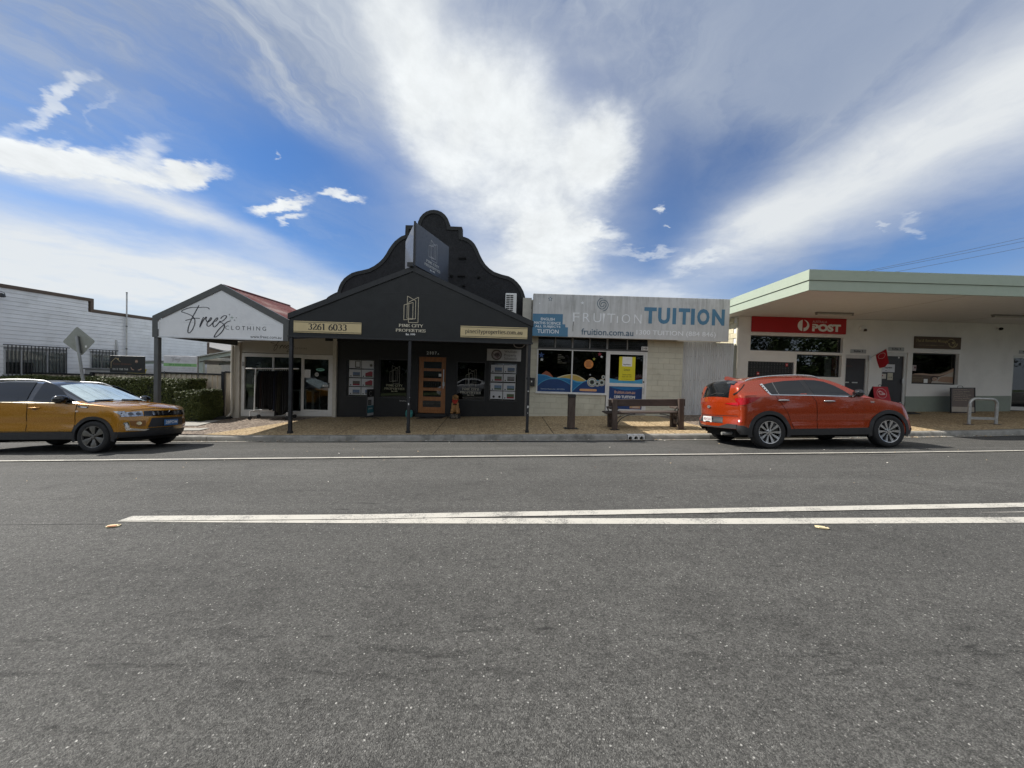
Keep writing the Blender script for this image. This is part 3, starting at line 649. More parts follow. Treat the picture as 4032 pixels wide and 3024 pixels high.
for a, b, c, dd in wins:
    f = MB().ring([(a, c), (b, c), (b, dd), (a, dd)], [(a + .045, c + .045), (b - .045, c + .045), (b - .045, dd - .045), (a + .045, dd - .045)], -.03, .02)
    n = 3 if b - a > 1.2 else 2
    for i in range(1, n): xm = a + (b - a) * i / n if n == 2 else (a + .45 if i == 1 else a + 1.16); f.box(xm - .022, xm + .022, -.02, .01, c + .045, dd - .045)
    fr = f.build('window_frame', WFR, wb, world=False)
    box('pane', glass_mat('side_glass', (.8, .84, .85), .8), fr, a + .04, b - .04, -.004, .0, c + .04, dd - .04, world=False) if False else link('pane', MB().box(a + .04, b - .04, .000, .004, c + .04, dd - .04).mesh('pane', glass_mat('side_glass', (.85, .88, .88), .8)), wb)
    cv = MB(); nx = int((b - a) / .05)
    cv.v = [(a + .05 + (b - a - .1) * i / nx, .022 + .006 * (i % 2), z) for i in range(nx + 1) for z in (c + .04, dd - .04)]; cv.f = [(2 * i, 2 * i + 2, 2 * i + 3, 2 * i + 1) for i in range(nx)]; cv.mi = [0] * nx
    cu = link('curtain', cv.mesh('curtain', CURT), wb)
box('lower_blind', M('dark_blind', (.03, .032, .035), .6), wb, .14, .50, .006, .012, 1.08, 1.50, world=False)
box('lower_blind', MATS['dark_blind'], wb, .56, .86, .006, .012, 1.08, 1.50, world=False)
for a, b, n in ((.08, 1.80, 17), (2.55, 3.49, 8)):
    g = MB(); g.box(a - .05, b + .05, -.125, -.105, 2.10, 2.13); g.box(a - .05, b + .05, -.125, -.105, .93, .96)
    for xx in (a, b):
        for z in (2.115, .945): g.box(xx - .01, xx + .01, -.105, .0, z - .01, z + .01)
    g.build('security_rail', BLACKM, wb, world=False)
    bm_ = MB().box(-.011, .011, -.122, -.1065, .961, 2.099).mesh('security_bar', BLACKM)
    for i in range(n): link('security_bar', bm_, wb, Matrix.Translation((a + (b - a) * (i + .5) / n, 0, 0)))
MB().tube([(3.53, -.07, .4), (3.53, -.07, 2.3), (3.53, -.03, 2.42), (3.53, -.03, 2.58)], .035, 10).build('downpipe', WFR, wb, smooth=40, world=False)
lp = MB().tube([(0, -.02, 3.95), (.02, -.16, 3.9), (.03, -.2, 3.75)], .008, 6); lp.build('lamp_cable', BLACKM, wb, world=False)
MB().lathe([(.015, .12), (.07, .09), (.085, 0), (.07, -.02)], (-.04, -.14, 3.76), 14).build('wall_lamp', BLACKM, wb, smooth=40, world=False)
pp = WBM @ Vector((3.87, -.10, 0))
v = thing('vent_pipe', 'tall thin grey pipe standing against the white weatherboard wall', 'pipe', (pp.x, pp.y, 0))
MB().tube([(pp.x, pp.y, 1.9), (pp.x, pp.y, 4.70)], .028, 10).build('pipe', STEEL, v, smooth=40)
for z in (2.2, 3.2): MB().tube([(pp.x, pp.y, z), (pp.x, pp.y, z + .05)], .036, 10).build('pipe_clamp', GREYT, v, smooth=40)
MB().tube([(pp.x, pp.y, 4.70), (pp.x, pp.y, 4.74)], .034, 10).build('pipe_cap', GREYT, v, smooth=40)
# things in the yard between
ab = thing('air_conditioner', 'flat grey metal box behind the fence below the bent sign', 'air conditioner', (-16.0, 15.2, .8))
box('casing', M('grey_casing', (.33, .34, .34), .5), ab, -16.55, -15.45, 14.9, 15.4, .3, 1.30, bevel=.02); box('lid', M('dark_casing', (.16, .165, .17), .5), ab, -16.58, -15.42, 14.87, 15.43, 1.302, 1.36)
yb = thing('yellow_tub', 'yellow plastic tub behind the fence beside the barred window', 'tub', (-15.35, 15.7, .6))
MB().lathe([(.24, .5), (.28, 1.28), (.30, 1.28), (.30, 1.33), (.27, 1.33), (.25, 1.0)], (-15.35, 15.75, 0), 18).build('tub', M('yellow_plastic', (.55, .48, .03), .5), yb, smooth=40)
MB().lathe([(.31, 1.335), (.31, 1.36), (.0, 1.375)], (-15.35, 15.75, 0), 18).build('tub_lid', MATS['yellow_plastic'], yb, smooth=40)
# ------------------------------------------------------------------ carport
CPG = M('pale_green_steel', (.35, .42, .40), .5, var=.08)
cp = thing('carport', 'open carport with pale green steel fascia behind the fence', 'carport', (-13.5, 17, -.3))
MB().prism([(-13.52, 1.75), (-11.0, 2.27), (-11.0, 2.42), (-13.52, 1.91)], 16.55, 16.61).build('fascia', CPG, cp)
MB().prism([(-18.1, 1.43), (-13.53, 1.70), (-13.53, 1.80), (-18.1, 1.53)], 16.62, 16.66).build('low_fascia', CPG, cp)
MB().prism([(-13.52, 1.92), (-11.0, 2.43), (-11.0, 2.47), (-13.52, 1.95)], 16.4, 22).build('roof', M('carport_roof', (.45, .47, .46), .5), cp)
MB().prism([(-16.5, 1.64), (-13.53, 1.81), (-13.53, 1.83), (-16.5, 1.66)], 16.55, 22).build('low_roof', MATS['carport_roof'], cp)
for px_ in (-13.43,): box('post', CPG, cp, px_ - .09, px_ + .09, 16.62, 16.72, -.5, 1.74)
for y in (17.6, 19.2): MB().prism([(-13.4, 1.62), (-11.0, 2.1), (-11.0, 2.2), (-13.4, 1.72)], y, y + .08).build('rafter', M('dull_rafter', (.16, .18, .175), .6), cp)
box('back_wall', M('dark_shed', (.035, .037, .04), .8), cp, -15.9, -10.2, 21.8, 22, -.5, 2.0)
# ------------------------------------------------------------------ house and palms seen through the gap
fh = thing('far_house', 'cream gable roof corner beyond the end of the weatherboard building', 'house', (-19, 27, 0))
box('wall', M('cream_house', (.55, .50, .40), .7), fh, -24, -20.4, 27, 33, -1, 2.5)
MB().prism([(-24, 3.5), (-21.7, 2.93), (-20.1, 2.58), (-20.1, 2.48), (-24, 2.48)], 26.9, 27.15).build('gable_end', M('brown_lattice', (.22, .17, .12), .7), fh)
MB().prism([(-24, 3.62), (-21.7, 3.02), (-20.0, 2.66), (-20.0, 2.59), (-24, 3.52)], 26.7, 33.4).build('roof', M('grey_roof', (.26, .25, .24), .7), fh)
def palm(x, y, z0, h, s, seed, label):
    r = random.Random(seed); t = thing('palm_tree', label, 'palm', (x, y, z0), group='far palms')
    MB().tube([(x, y, z0), (x + .1, y, z0 + h * .5), (x + .12, y, z0 + h)], [.14, .11, .09], 8).build('trunk', M('palm_trunk', (.17, .14, .11), .9), t, smooth=50)
    f = MB()
    for k in range(26):
        a = r.uniform(0, 2 * pi); e = r.uniform(.1, 1.2); L = s * r.uniform(.75, 1.1)
        pts = [Vector((x + .12 + cos(a) * cos(e) * L * u, y + sin(a) * cos(e) * L * u, z0 + h + sin(e) * L * u - 0.75 * L * u * u)) for u in (0, .2, .4, .6, .8, 1)]
        side = Vector((-sin(a), cos(a), 0))
        for i in range(5):
            for sg in (-1, 1):
                for q in (0, .5):
                    b = pts[i].lerp(pts[i + 1], q); w = .34 * s * (1 - abs((i + q) / 5 - .45)) ; tip = b + side * sg * w + (pts[i + 1] - pts[i]) * .8 + Vector((0, 0, -.25 * w)); n_ = (pts[i + 1] - pts[i]) * .22
                    f.poly([b, b + n_, tip])
    f.build('crown', leaf_mat('palm_leaf', (.03, .05, .022, 1), (.09, .115, .05, 1)), t, merge=False)
palm(-32.5, 42, -1, 3.9, 1.5, 1, 'bushy palm top to the left in the gap under the white gable'); palm(-31.0, 42, -1, 3.5, 1.9, 2, 'full palm top in the middle of the gap under the gable'); palm(-30.0, 40.5, -1, 3.8, 1.7, 3, 'palm top closest to the downpipe in the gap')
tp = thing('timber_pole', 'dark pole standing among the far palms', 'pole', (-30.2, 41, -1)); MB().tube([(-30.3, 41, -1), (-30.3, 41, 3.45)], .09, 8).build('pole', M('dark_timber', (.05, .04, .035), .8), tp); box('crossarm', MATS['dark_timber'], tp, -30.5, -30.1, 40.95, 41.05, 3.3, 3.38)
# ------------------------------------------------------------------ sheet steel fence
FCR = M('cream_steel_sheet', (.60, .52, .41), .5, var=.05, scale=2, dirt=((.33, .29, .23), .3, 1.8))
FBK = M('black_fence_rail', (.012, .012, .014), .45)
fn = thing('steel_fence', 'cream ribbed steel fence with black posts and rails', 'fence', (-14, 14.2, -.4))
def ribbed(name, x0, x1, y, z0, z1, mat, parent, pitch=.2, dep=.03):
    P = []; x = x0
    while x < x1 - 1e-4:
        for u, o in ((0, 0), (.62, 0), (.70, -dep), (.92, -dep)):
            xx = x + u * pitch
            if xx < x1: P.append((xx, y + o))
        x += pitch
    P.append((x1, y)); mb = MB()
    for (a, b), (c, d_) in zip(P, P[1:]): mb.quad((a, b, z0), (c, d_, z0), (c, d_, z1), (a, b, z1))
    return mb.build(name, mat, parent)
for (a, b, zt) in ((-19.8, -17.86, 1.08), (-17.79, -15.47, 1.15), (-15.38, -13.05, 1.225), (-12.94, -10.65, 1.305), (-10.53, -10.08, 1.40)):
    n = max(1, round((b - a) / .78)); w = (b - a) / n
    if b < -17.8: continue
    for i in range(n): ribbed('panel', a + i * w, a + (i + 1) * w, 14.2, -.5, zt - .05, FCR, fn, pitch=w / max(1, round(w / .195)))
    MB().box(a - .02, b + .02, 14.145, 14.235, zt - .055, zt).build('rail', FBK, fn)
    for xx in (b + .045,) if b > -10.2 else (b + .045,): 
        if b < -10.2: MB().box(xx - .055, xx + .055, 14.12, 14.25, -.55, zt + .075).build('post', FBK, fn)
MB().box(-17.86, -17.79, 14.12, 14.25, -.55, 1.16).build('post', FBK, fn)
# ------------------------------------------------------------------ clothing shop
CRM = M('cream_wall', (.56, .52, .45), .65, var=.05, scale=2, bump=.15, dirt=((.30, .27, .22), .35, 1.4))
WFRM = M('white_window_frame', (.70, .695, .67), .45, var=.05, dirt=((.45, .43, .38), .3, 3))
fz = thing('clothing_shop', 'small cream clothing shop with white gable verandah and rusty red roof', 'shop', (-8.1, 13.9, -.2))
mb = wall_face(MB(), -10.07, -6.305, -.6, 2.9, 13.9, [(-9.74, -6.45, -.10, 2.10, .06)])
mb.quad((-10.07, 13.9, -.6), (-10.07, 13.9, 2.9), (-10.07, 22, 2.9), (-10.07, 22, -.6)); mb.quad((-10.07, 13.9, 2.9), (-6.305, 13.9, 2.9), (-6.305, 22, 2.9), (-10.07, 22, 2.9)); mb.quad((-6.305, 13.9, -.6), (-6.305, 22, -.6), (-6.305, 22, 2.9), (-6.305, 13.9, 2.9)); mb.quad((-10.07, 22, -.6), (-6.305, 22, -.6), (-6.305, 22, 2.9), (-10.07, 22, 2.9))
mb.build('wall', CRM, fz)
box('pilaster', CRM, fz, -10.08, -9.77, 13.80, 13.89, -.6, 2.45); box('side_strip', M('pale_timber_strip', (.55, .52, .45), .6), fz, -6.44, -6.31, 13.82, 13.89, -.5, 2.72)
box('base_board', CRM, fz, -9.72, -6.46, 13.90, 13.955, -.5, -.02)
fr = MB().ring([(-9.74, -.2), (-6.45, -.1), (-6.45, 2.09), (-9.74, 2.08)], [(-9.63, .02), (-6.56, .05), (-6.56, 1.97), (-9.63, 1.955)], 13.86, 13.955)
fr = fr.build('shop_frame', WFRM, fz)
for a, b in ((-8.64, -8.58), (-7.59, -7.55)): box('mullion', WFRM, fr, a, b, 13.87, 13.94, .03, 1.965)
box('sill', WFRM, fr, -9.63, -6.56, 13.85, 13.95, -.02, .045)
for a, b in ((-9.63, -8.64), (-8.58, -7.59), (-7.55, -6.56)): box('pane', GLASS, fz, a, b, 13.915, 13.922, .045, 1.965)
dr = MB().ring([(-7.55, .05), (-6.56, .05), (-6.56, 1.965), (-7.55, 1.965)], [(-7.50, .11), (-6.62, .11), (-6.62, 1.93), (-7.50, 1.93)], 13.885, 13.914).build('sliding_door', WFRM, fz)
box('handle', BLACKM, dr, -6.60, -6.565, 13.85, 13.884, .90, 1.10)
box('handle_label', OFFW, dr, -6.83, -6.60, 13.908, 13.9125, .955, 1.01); text('SLIDE', (-6.78, -6.65, .968, .998), 13.907, INK, dr, bold=.02)
box('notice', OFFW, dr, -7.50, -7.28, 13.908, 13.912, 1.26, 1.55)
for i in range(6): box('print_line', M('grey_print', (.35, .35, .36), .6), dr, -7.47, -7.32 + .01 * (i % 3), 13.905, 13.907, 1.50 - .04 * i, 1.508 - .04 * i)
sheet('sticker', [(-7.05 + (.045 if p > 0 else -.045) + sgx, 0) for p, sgx in ()] or disc((-6.925, 1.56), .155, 24, .052), 13.9075, M('mint_print', (.25, .58, .47), .5), dr); text('afterpay', (-7.02, -6.83, 1.535, 1.59), 13.905, INK, dr, bold=.02)
sheet('sticker', disc((-7.05, 1.385), .075), 13.9075, M('grey_sticker', (.5, .5, .48), .5), dr); text('VISA', (-7.10, -7.0, 1.37, 1.40), 13.905, INK, dr, bold=.01)
box('doorbell', M('bell_grey', (.3, .3, .28), .5), fz, -9.70, -9.645, 13.84, 13.859, 1.61, 1.76)
# room behind the glass
rm = MB(); X0, X1, Y0, Y1, Z0, Z1 = -9.72, -6.47, 13.97, 18.0, -.05, 2.5
rm.quad((X0, Y0, Z0), (X1, Y0, Z0), (X1, Y1, Z0), (X0, Y1, Z0)); rm.quad((X0, Y0, Z1), (X0, Y1, Z1), (X1, Y1, Z1), (X1, Y0, Z1)); rm.quad((X0, Y1, Z0), (X1, Y1, Z0), (X1, Y1, Z1), (X0, Y1, Z1)); rm.quad((X0, Y0, Z0), (X0, Y1, Z0), (X0, Y1, Z1), (X0, Y0, Z1)); rm.quad((X1, Y0, Z0), (X1, Y1, Z0), (X1, Y1, Z1), (X1, Y0, Z1))
rm.build('shop_room', M('shop_room_wall', (.16, .155, .14), .8, var=.2), fz)
sg = box('wall_sign', M('wall_sign_cream', (.42, .395, .345), .6, var=.03), fz, -9.75, -6.455, 13.875, 13.897, 2.105, 2.69, bevel=.004)
# hand lettered name, traced as pen strokes
FREEZ = [[(-8.66, 3.24), (-8.75, 3.07), (-8.83, 2.92), (-8.89, 2.79), (-8.94, 2.65), (-8.96, 2.54), (-8.95, 2.48), (-8.91, 2.48), (-8.84, 2.56), (-8.78, 2.70), (-8.77, 2.79), (-8.78, 2.86), (-8.85, 2.94), (-8.96, 2.99), (-9.08, 3.03), (-9.13, 3.04), (-9.12, 3.08), (-9.04, 3.12), (-8.89, 3.17), (-8.75, 3.18), (-8.66, 3.18), (-8.53, 3.19), (-8.42, 3.18), (-8.37, 3.14)],
 [(-9.03, 2.81), (-8.94, 2.84), (-8.78, 2.88), (-8.63, 2.88)],
 [(-8.53, 2.92), (-8.57, 2.84), (-8.62, 2.71), (-8.63, 2.64), (-8.60, 2.71), (-8.53, 2.84), (-8.47, 2.92), (-8.45, 2.91), (-8.47, 2.86), (-8.42, 2.79), (-8.35, 2.83), (-8.31, 2.89), (-8.33, 2.91), (-8.37, 2.86), (-8.43, 2.76), (-8.43, 2.69), (-8.39, 2.67), (-8.32, 2.72), (-8.25, 2.81)],
 [(-8.25, 2.81), (-8.19, 2.82), (-8.14, 2.89), (-8.16, 2.91), (-8.22, 2.85), (-8.27, 2.75), (-8.26, 2.68), (-8.22, 2.66), (-8.14, 2.74), (-8.07, 2.83)],
 [(-8.06, 2.89), (-8.01, 2.95), (-7.94, 2.98), (-7.90, 2.96), (-7.93, 2.90), (-8.01, 2.83), (-8.08, 2.80), (-8.01, 2.77), (-7.96, 2.72), (-7.96, 2.65), (-8.01, 2.55), (-8.11, 2.44), (-8.20, 2.38), (-8.23, 2.39), (-8.20, 2.46), (-8.11, 2.59), (-7.97, 2.73), (-7.87, 2.81), (-7.78, 2.84)]]
NAVY = M('navy_print', (.018, .02, .032), .5)
def script_name(bx, y, w, mat, parent, world=True):
    L = FREEZ; x0, x1, z0, z1 = -9.13, -7.78, 2.38, 3.24
    a = (bx[1] - bx[0]) / (x1 - x0); b = (bx[3] - bx[2]) / (z1 - z0)
    return strokes('script_lettering', [[(bx[0] + (p[0] - x0) * a, bx[2] + (p[1] - z0) * b) for p in l] for l in L], w, y, mat, parent, thin=w * .55, world=world)
script_name((-8.70, -7.83, 2.16, 2.56), 13.873, .02, M('brown_ink', (.05, .045, .04), .6), sg)
serif_up = {}
def spaced(body, bx, y, mat, parent, bold=0.0, gap=.5, world=True, name='lettering'):
    return text((' ' if gap < .6 else '  ').join(body), bx, y, mat, parent, bold, world, name)
spaced('CLOTHING', (-7.90, -7.40, 2.275, 2.335), 13.873, MATS['brown_ink'], sg)
# verandah: white gable sign, grey frame, rusty red roof, post
GREYF = M('charcoal_frame', (.085, .088, .086), .5, var=.1, dirt=((.16, .155, .145), .3, 2.5))
O_ = [(-9.93, 2.33), (-9.93, 2.91), (-8.05, 3.84), (-6.18, 2.91), (-6.18, 2.33)]; I_ = [(-9.77, 2.33), (-9.77, 2.80), (-8.05, 3.67), (-6.33, 2.79), (-6.33, 2.33)]
mb = MB()
for i in range(4): mb.quad(*[(p[0], 10.62, p[1]) for p in (O_[i], I_[i], I_[i + 1], O_[i + 1])]); mb.quad((O_[i][0], 10.62, O_[i][1]), (O_[i + 1][0], 10.62, O_[i + 1][1]), (O_[i + 1][0], 10.72, O_[i + 1][1]), (O_[i][0], 10.72, O_[i][1]))
mb.quad((-9.93, 10.62, 2.33), (-9.93, 10.72, 2.33), (-9.77, 10.72, 2.33), (-9.77, 10.62, 2.33)); mb.quad((-6.18, 10.62, 2.33), (-6.18, 10.72, 2.33), (-6.33, 10.72, 2.33), (-6.33, 10.62, 2.33))
mb.build('gable_frame', GREYF, fz)
WSGN = M('white_sign_sheet', (.79, .80, .82), .45, var=.02, dirt=((.52, .53, .55), .22, 2.6))
gs = thing('gable_sign', 'white gable sign with hand lettered name and web address over the clothing shop', 'sign', (-8.05, 10.66, 2.33))
MB().prism([(-9.77, 2.33), (-6.33, 2.33), (-6.33, 2.79), (-8.05, 3.67), (-9.77, 2.80)], 10.64, 10.67).build('sign_panel', WSGN, gs)
box('bottom_trim', M('sign_trim', (.6, .62, .64), .4), gs, -9.77, -6.33, 10.630, 10.639, 2.33, 2.362)
script_name((-9.13, -7.78, 2.38, 3.24), 10.636, .027, NAVY, gs)
spaced('CLOTHING', (-7.93, -6.81, 2.595, 2.705), 10.636, M('slate_print', (.06, .065, .075), .5), gs, bold=-.004)
text('www.freez.com.au', (-7.24, -6.385, 2.385, 2.465), 10.636, MATS['slate_print'], gs)
SAGE = M('sage_print', (.28, .36, .30), .5)
for c, r, mt in (((-7.75, 2.93), .06, SAGE), ((-7.82, 3.01), .032, MATS['slate_print']), ((-7.68, 2.86), .032, MATS['slate_print']), ((-7.63, 2.93), .02, MATS['slate_print']), ((-7.79, 2.88), .016, SAGE)):
    sheet('sparkle', star(c, r, 4, .22), 10.636, mt, gs)
for xx in (-8.95, -7.30, -6.75): box('sheet_joint', M('joint_grey', (.45, .46, .48), .6), gs, xx - .16, xx + .16, 10.6375, 10.639, 2.762, 2.765)
RED = M('rusty_red_roof', (.17, .035, .025), .55, var=.25, scale=4, dirt=((.42, .30, .26), .85, 1.5), stretch=(1, .25, 1))
def corr_roof(name, a, b, y0, y1, mat, parent, pitch=.10, amp=.012, th=.0):
    """corrugated sheet between two (x,z) edges, ribs running along the slope"""
    mb = MB(); n = int((y1 - y0) / (pitch / 4)); nrm = Vector((-(b[1] - a[1]), b[0] - a[0])).normalized()
    if nrm.y < 0: nrm = -nrm
    for i in range(n + 1):
        y = y0 + (y1 - y0) * i / n; h = amp * sin(2 * pi * i / 4 + .4)
        mb.v += [(a[0] + nrm.x * h, y, a[1] + nrm.y * h), (b[0] + nrm.x * h, y, b[1] + nrm.y * h)]
    mb.f = [(2 * i, 2 * i + 1, 2 * i + 3, 2 * i + 2) for i in range(n)]; mb.mi = [0] * n
    return mb.build(name, mat, parent, smooth=60)
corr_roof('roof_sheet', (-8.05, 3.80), (-6.20, 2.88), 10.70, 13.86, RED, fz, pitch=.16, amp=.018); corr_roof('roof_sheet', (-8.05, 3.80), (-9.92, 2.87), 10.70, 13.86, RED, fz, pitch=.16, amp=.018)
MB().tube([(-8.05, 10.72, 3.815), (-8.05, 13.88, 3.815)], .035, 8).build('ridge_cap', RED, fz)
mb = MB(); mb.quad((-9.9, 10.7, 2.40), (-6.2, 10.7, 2.40), (-6.2, 13.85, 2.74), (-9.9, 13.85, 2.50)); mb.build('ceiling', M('dark_soffit', (.035, .033, .03), .8), fz)
MB().prism([(10.72, 2.36), (13.8, 2.34), (13.8, 2.56), (10.72, 2.56)], -9.93, -9.84, 'x').build('side_beam', GREYF, fz)
box('verandah_post', GREYT, fz, -9.905, -9.785, 10.64, 10.76, -.30, 2.33, bevel=.01)
MB().tube([(-9.96, 13.72, 2.33), (-9.97, 13.72, 1.9), (-9.96, 13.72, .1), (-9.97, 13.70, -.08), (-10.06, 13.62, -.22)], .045, 12).build('downpipe', M('cream_downpipe', (.52, .49, .42), .5), fz, smooth=50)
# ------------------------------------------------------------------ black estate agent's shop
pc = thing('estate_agent_shop', 'black shop with curved parapet wall, gable verandah and timber door', 'shop', (-2.8, 13.9, -.05))
PAR = [(-6.73, 2.6), (-6.73, 4.09), (-6.66, 4.17), (-6.55, 4.24), (-6.42, 4.31), (-6.33, 4.35), (-6.32, 4.40), (-6.27, 4.56), (-6.21, 4.69), (-6.10, 4.84), (-5.98, 4.94), (-5.83, 5.04), (-5.66, 5.10), (-5.45, 5.15), (-5.23, 5.21), (-5.03, 5.32), (-4.85, 5.46), (-4.72, 5.60), (-4.62, 5.75), (-4.53, 5.92), (-4.43, 6.07), (-4.32, 6.21), (-4.20, 6.31), (-4.09, 6.39), (-3.96, 6.44), (-3.95, 6.785), (-3.53, 6.79)]
PAR += [(-2.955 + .57 * cos(radians(a)), 6.785 + .57 * sin(radians(a))) for a in (166, 150, 134, 118, 104, 90, 76, 62, 46, 30, 14)] + [(-2.37, 6.79), (-1.945, 6.785), (-1.93, 6.45), (-1.83, 6.43), (-1.70, 6.38), (-1.58, 6.30), (-1.48, 6.20), (-1.37, 6.02), (-1.28, 5.82), (-1.18, 5.64), (-1.07, 5.48), (-.92, 5.34), (-.75, 5.23), (-.50, 5.15), (-.23, 5.09), (-.05, 5.00), (.09, 4.88), (.21, 4.74), (.31, 4.57), (.37, 4.40), (.385, 4.30), (.52, 4.28), (.64, 4.235), (.63, 3.96), (.46, 3.85), (.46, 2.6)]
ROUGHB = M('roughcast_black', (.0115, .012, .0145), .8, var=.35, scale=10, bump=1.0, bscale=26, dirt=((.022, .022, .025), .6, 3))
SMB = M('smooth_black_render', (.009, .010, .0105), .6, var=.25, scale=4, dirt=((.03, .032, .034), .5, 2.2))
def clean(P):
    out = []
    for p in P:
        if not out or (p[0] - out[-1][0]) ** 2 + (p[1] - out[-1][1]) ** 2 > 1e-4: out.append(p)
    return out
PAR = clean(PAR)
MB().prism(PAR, 13.86, 14.10).build('parapet', ROUGHB, pc)
def inset(P, d):
    A = sum(P[i][0] * P[(i + 1) % len(P)][1] - P[(i + 1) % len(P)][0] * P[i][1] for i in range(len(P))); sg_ = 1 if A > 0 else -1; out = []
    for i in range(len(P)):
        a, b, c = Vector(P[i - 1]), Vector(P[i]), Vector(P[(i + 1) % len(P)])
        n1 = Vector((-(b - a).y, (b - a).x)).normalized() * sg_; n2 = Vector((-(c - b).y, (c - b).x)).normalized() * sg_; n = (n1 + n2)
        n = n.normalized() if n.length > .05 else n1
        out.append(tuple(b + n * d / max(.55, n.dot(n1))))
    return out
INN = inset(PAR, .125)
INN[0] = (INN[0][0], 2.6); INN[-1] = (INN[-1][0], 2.6)
mb = MB()
for i in range(len(PAR) - 1):
    o0, o1, i0, i1 = PAR[i], PAR[i + 1], INN[i], INN[i + 1]
    mb.quad((o0[0], 13.83, o0[1]), (i0[0], 13.83, i0[1]), (i1[0], 13.83, i1[1]), (o1[0], 13.83, o1[1])); mb.quad((i0[0], 13.83, i0[1]), (i0[0], 13.859, i0[1]), (i1[0], 13.859, i1[1]), (i1[0], 13.83, i1[1]))
    mb.quad((o0[0], 13.83, o0[1]), (o1[0], 13.83, o1[1]), (o1[0], 14.13, o1[1]), (o0[0], 14.13, o0[1]))
mb.build('parapet_coping', SMB, pc)
for xx, z, w in ((-1.90, 5.68, .26), (-1.92, 5.05, .26), (-5.13, 4.67, .26)): box('wall_bracket', DARK, pc, xx - w / 2, xx + w / 2, 13.79, 13.859, z - .02, z + .025)
for xx, z in ((-2.28, 5.05), (-1.83, 4.72), (-1.3, 5.03)): MB().lathe([(.02, 13.75), (.05, 13.77), (.05, 13.858)], (xx, 0, z), 10, 'y').build('wall_bolt', DARK, pc)
holes = [(-5.97, -4.97, .63, 1.98, .10), (-4.79, -3.77, .61, 2.02, .10), (-3.40, -2.38, -.2, 2.16, .10), (-2.01, -.97, .61, 2.01, .10), (-.84, .19, .62, 2.01, .10)]
mb = wall_face(MB(), -6.30, .475, -.6, 2.75, 13.9, holes)
mb.quad((.475, 13.9, -.6), (.475, 22, -.6), (.475, 22, 3.8), (.475, 13.9, 3.8)); mb.quad((-6.30, 13.9, 2.75), (.475, 13.9, 2.75), (.475, 13.87, 2.75), (-6.3, 13.87, 2.75)); mb.quad((-6.3, 13.9, -.6), (-6.3, 13.9, 2.75), (-6.3, 22, 2.75), (-6.3, 22, -.6))
mb.quad((-6.3, 14.05, 3.8), (.475, 14.05, 3.8), (.475, 22, 3.8), (-6.3, 22, 3.8)); mb.build('wall', M('black_wall_paint', (.0075, .0085, .010), .55, var=.2, scale=3), pc)
box('wall_end_strip', M('side_render', (.17, .16, .15), .8), pc, .477, .60, 13.88, 14.1, -.5, 2.9)
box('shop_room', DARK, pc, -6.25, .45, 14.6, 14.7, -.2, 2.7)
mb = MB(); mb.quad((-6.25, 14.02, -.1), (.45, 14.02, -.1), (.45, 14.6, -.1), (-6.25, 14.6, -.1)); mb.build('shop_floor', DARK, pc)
WGF = M('thin_black_frame', (.03, .03, .032), .4)
for (a, b, c, dd, _q) in (holes[0], holes[1], holes[3], holes[4]):
    f = MB().ring([(a, c), (b, c), (b, dd), (a, dd)], [(a + .03, c + .03), (b - .03, c + .03), (b - .03, dd - .03), (a + .03, dd - .03)], 13.925, 13.985).build('window_frame', WGF, pc)
    box('pane', DGLASS, f, a + .03, b - .03, 13.955, 13.962, c + .03, dd - .03)
for a, b in ((-4.76, -3.80), (-1.98, -1.0)): box('blind_rail', M('blind_grey', (.20, .20, .20), .5), pc, a, b, 13.975, 13.985, 1.885 if a < -3 else 1.83, 1.90 if a < -3 else 1.845)
# logo of three tall outlined sheets
def logo(bx, y, w, mat, parent, world=True):
    P = [[(0, .257), (0, .80), (.61, .91), (.61, .20), (0, .257)], [(.23, .96), (.23, .33), (.83, .31), (.83, .80), (.52, .90), (.23, 1.0)], [(.83, .88), (.36, .82), (.36, .15), (1, .14), (1, .97), (.36, .82)]]
    P = [[(0, .10), (0, .665), (.625, .765), (.625, .13), (0, .10)], [(.22, 1.0), (.22, .165), (.81, .145), (.81, .835), (.22, 1.0)], [(.33, .775), (.33, 0.0), (1, .008), (1, .97), (.33, .775)]]
    LL = [[(bx[0] + p[0] * (bx[1] - bx[0]), bx[2] + p[1] * (bx[3] - bx[2])) for p in l] for l in P]
    out = []
    for l in LL:
        for a, b in zip(l, l[1:]): out.append([a, b])
    return strokes('logo', out, w, y, mat, parent, world=world, smooth=False)
def brand(cx_, ztop, h, y, w, mat, lmat, parent, world=True):
    """logo above two lines of roman capitals; h = full height"""
    logo((cx_ - .185 * h, cx_ + .185 * h, ztop - .685 * h, ztop), y, w, lmat, parent, world)
    serif('PINE CITY', (cx_ - .315 * h, cx_ + .305 * h, ztop - .80 * h, ztop - .715 * h), y, mat, parent, world=world); serif('PROPERTIES', (cx_ - .385 * h, cx_ + .375 * h, ztop - .925 * h, ztop - .84 * h), y, mat, parent, world=world)
    V, F = text_pts('Est. 1970', .03); place_flat('lettering', V, F, (cx_ - .115 * h, cx_ + .115 * h, ztop - 1.0 * h, ztop - .955 * h), y, mat, parent, world)
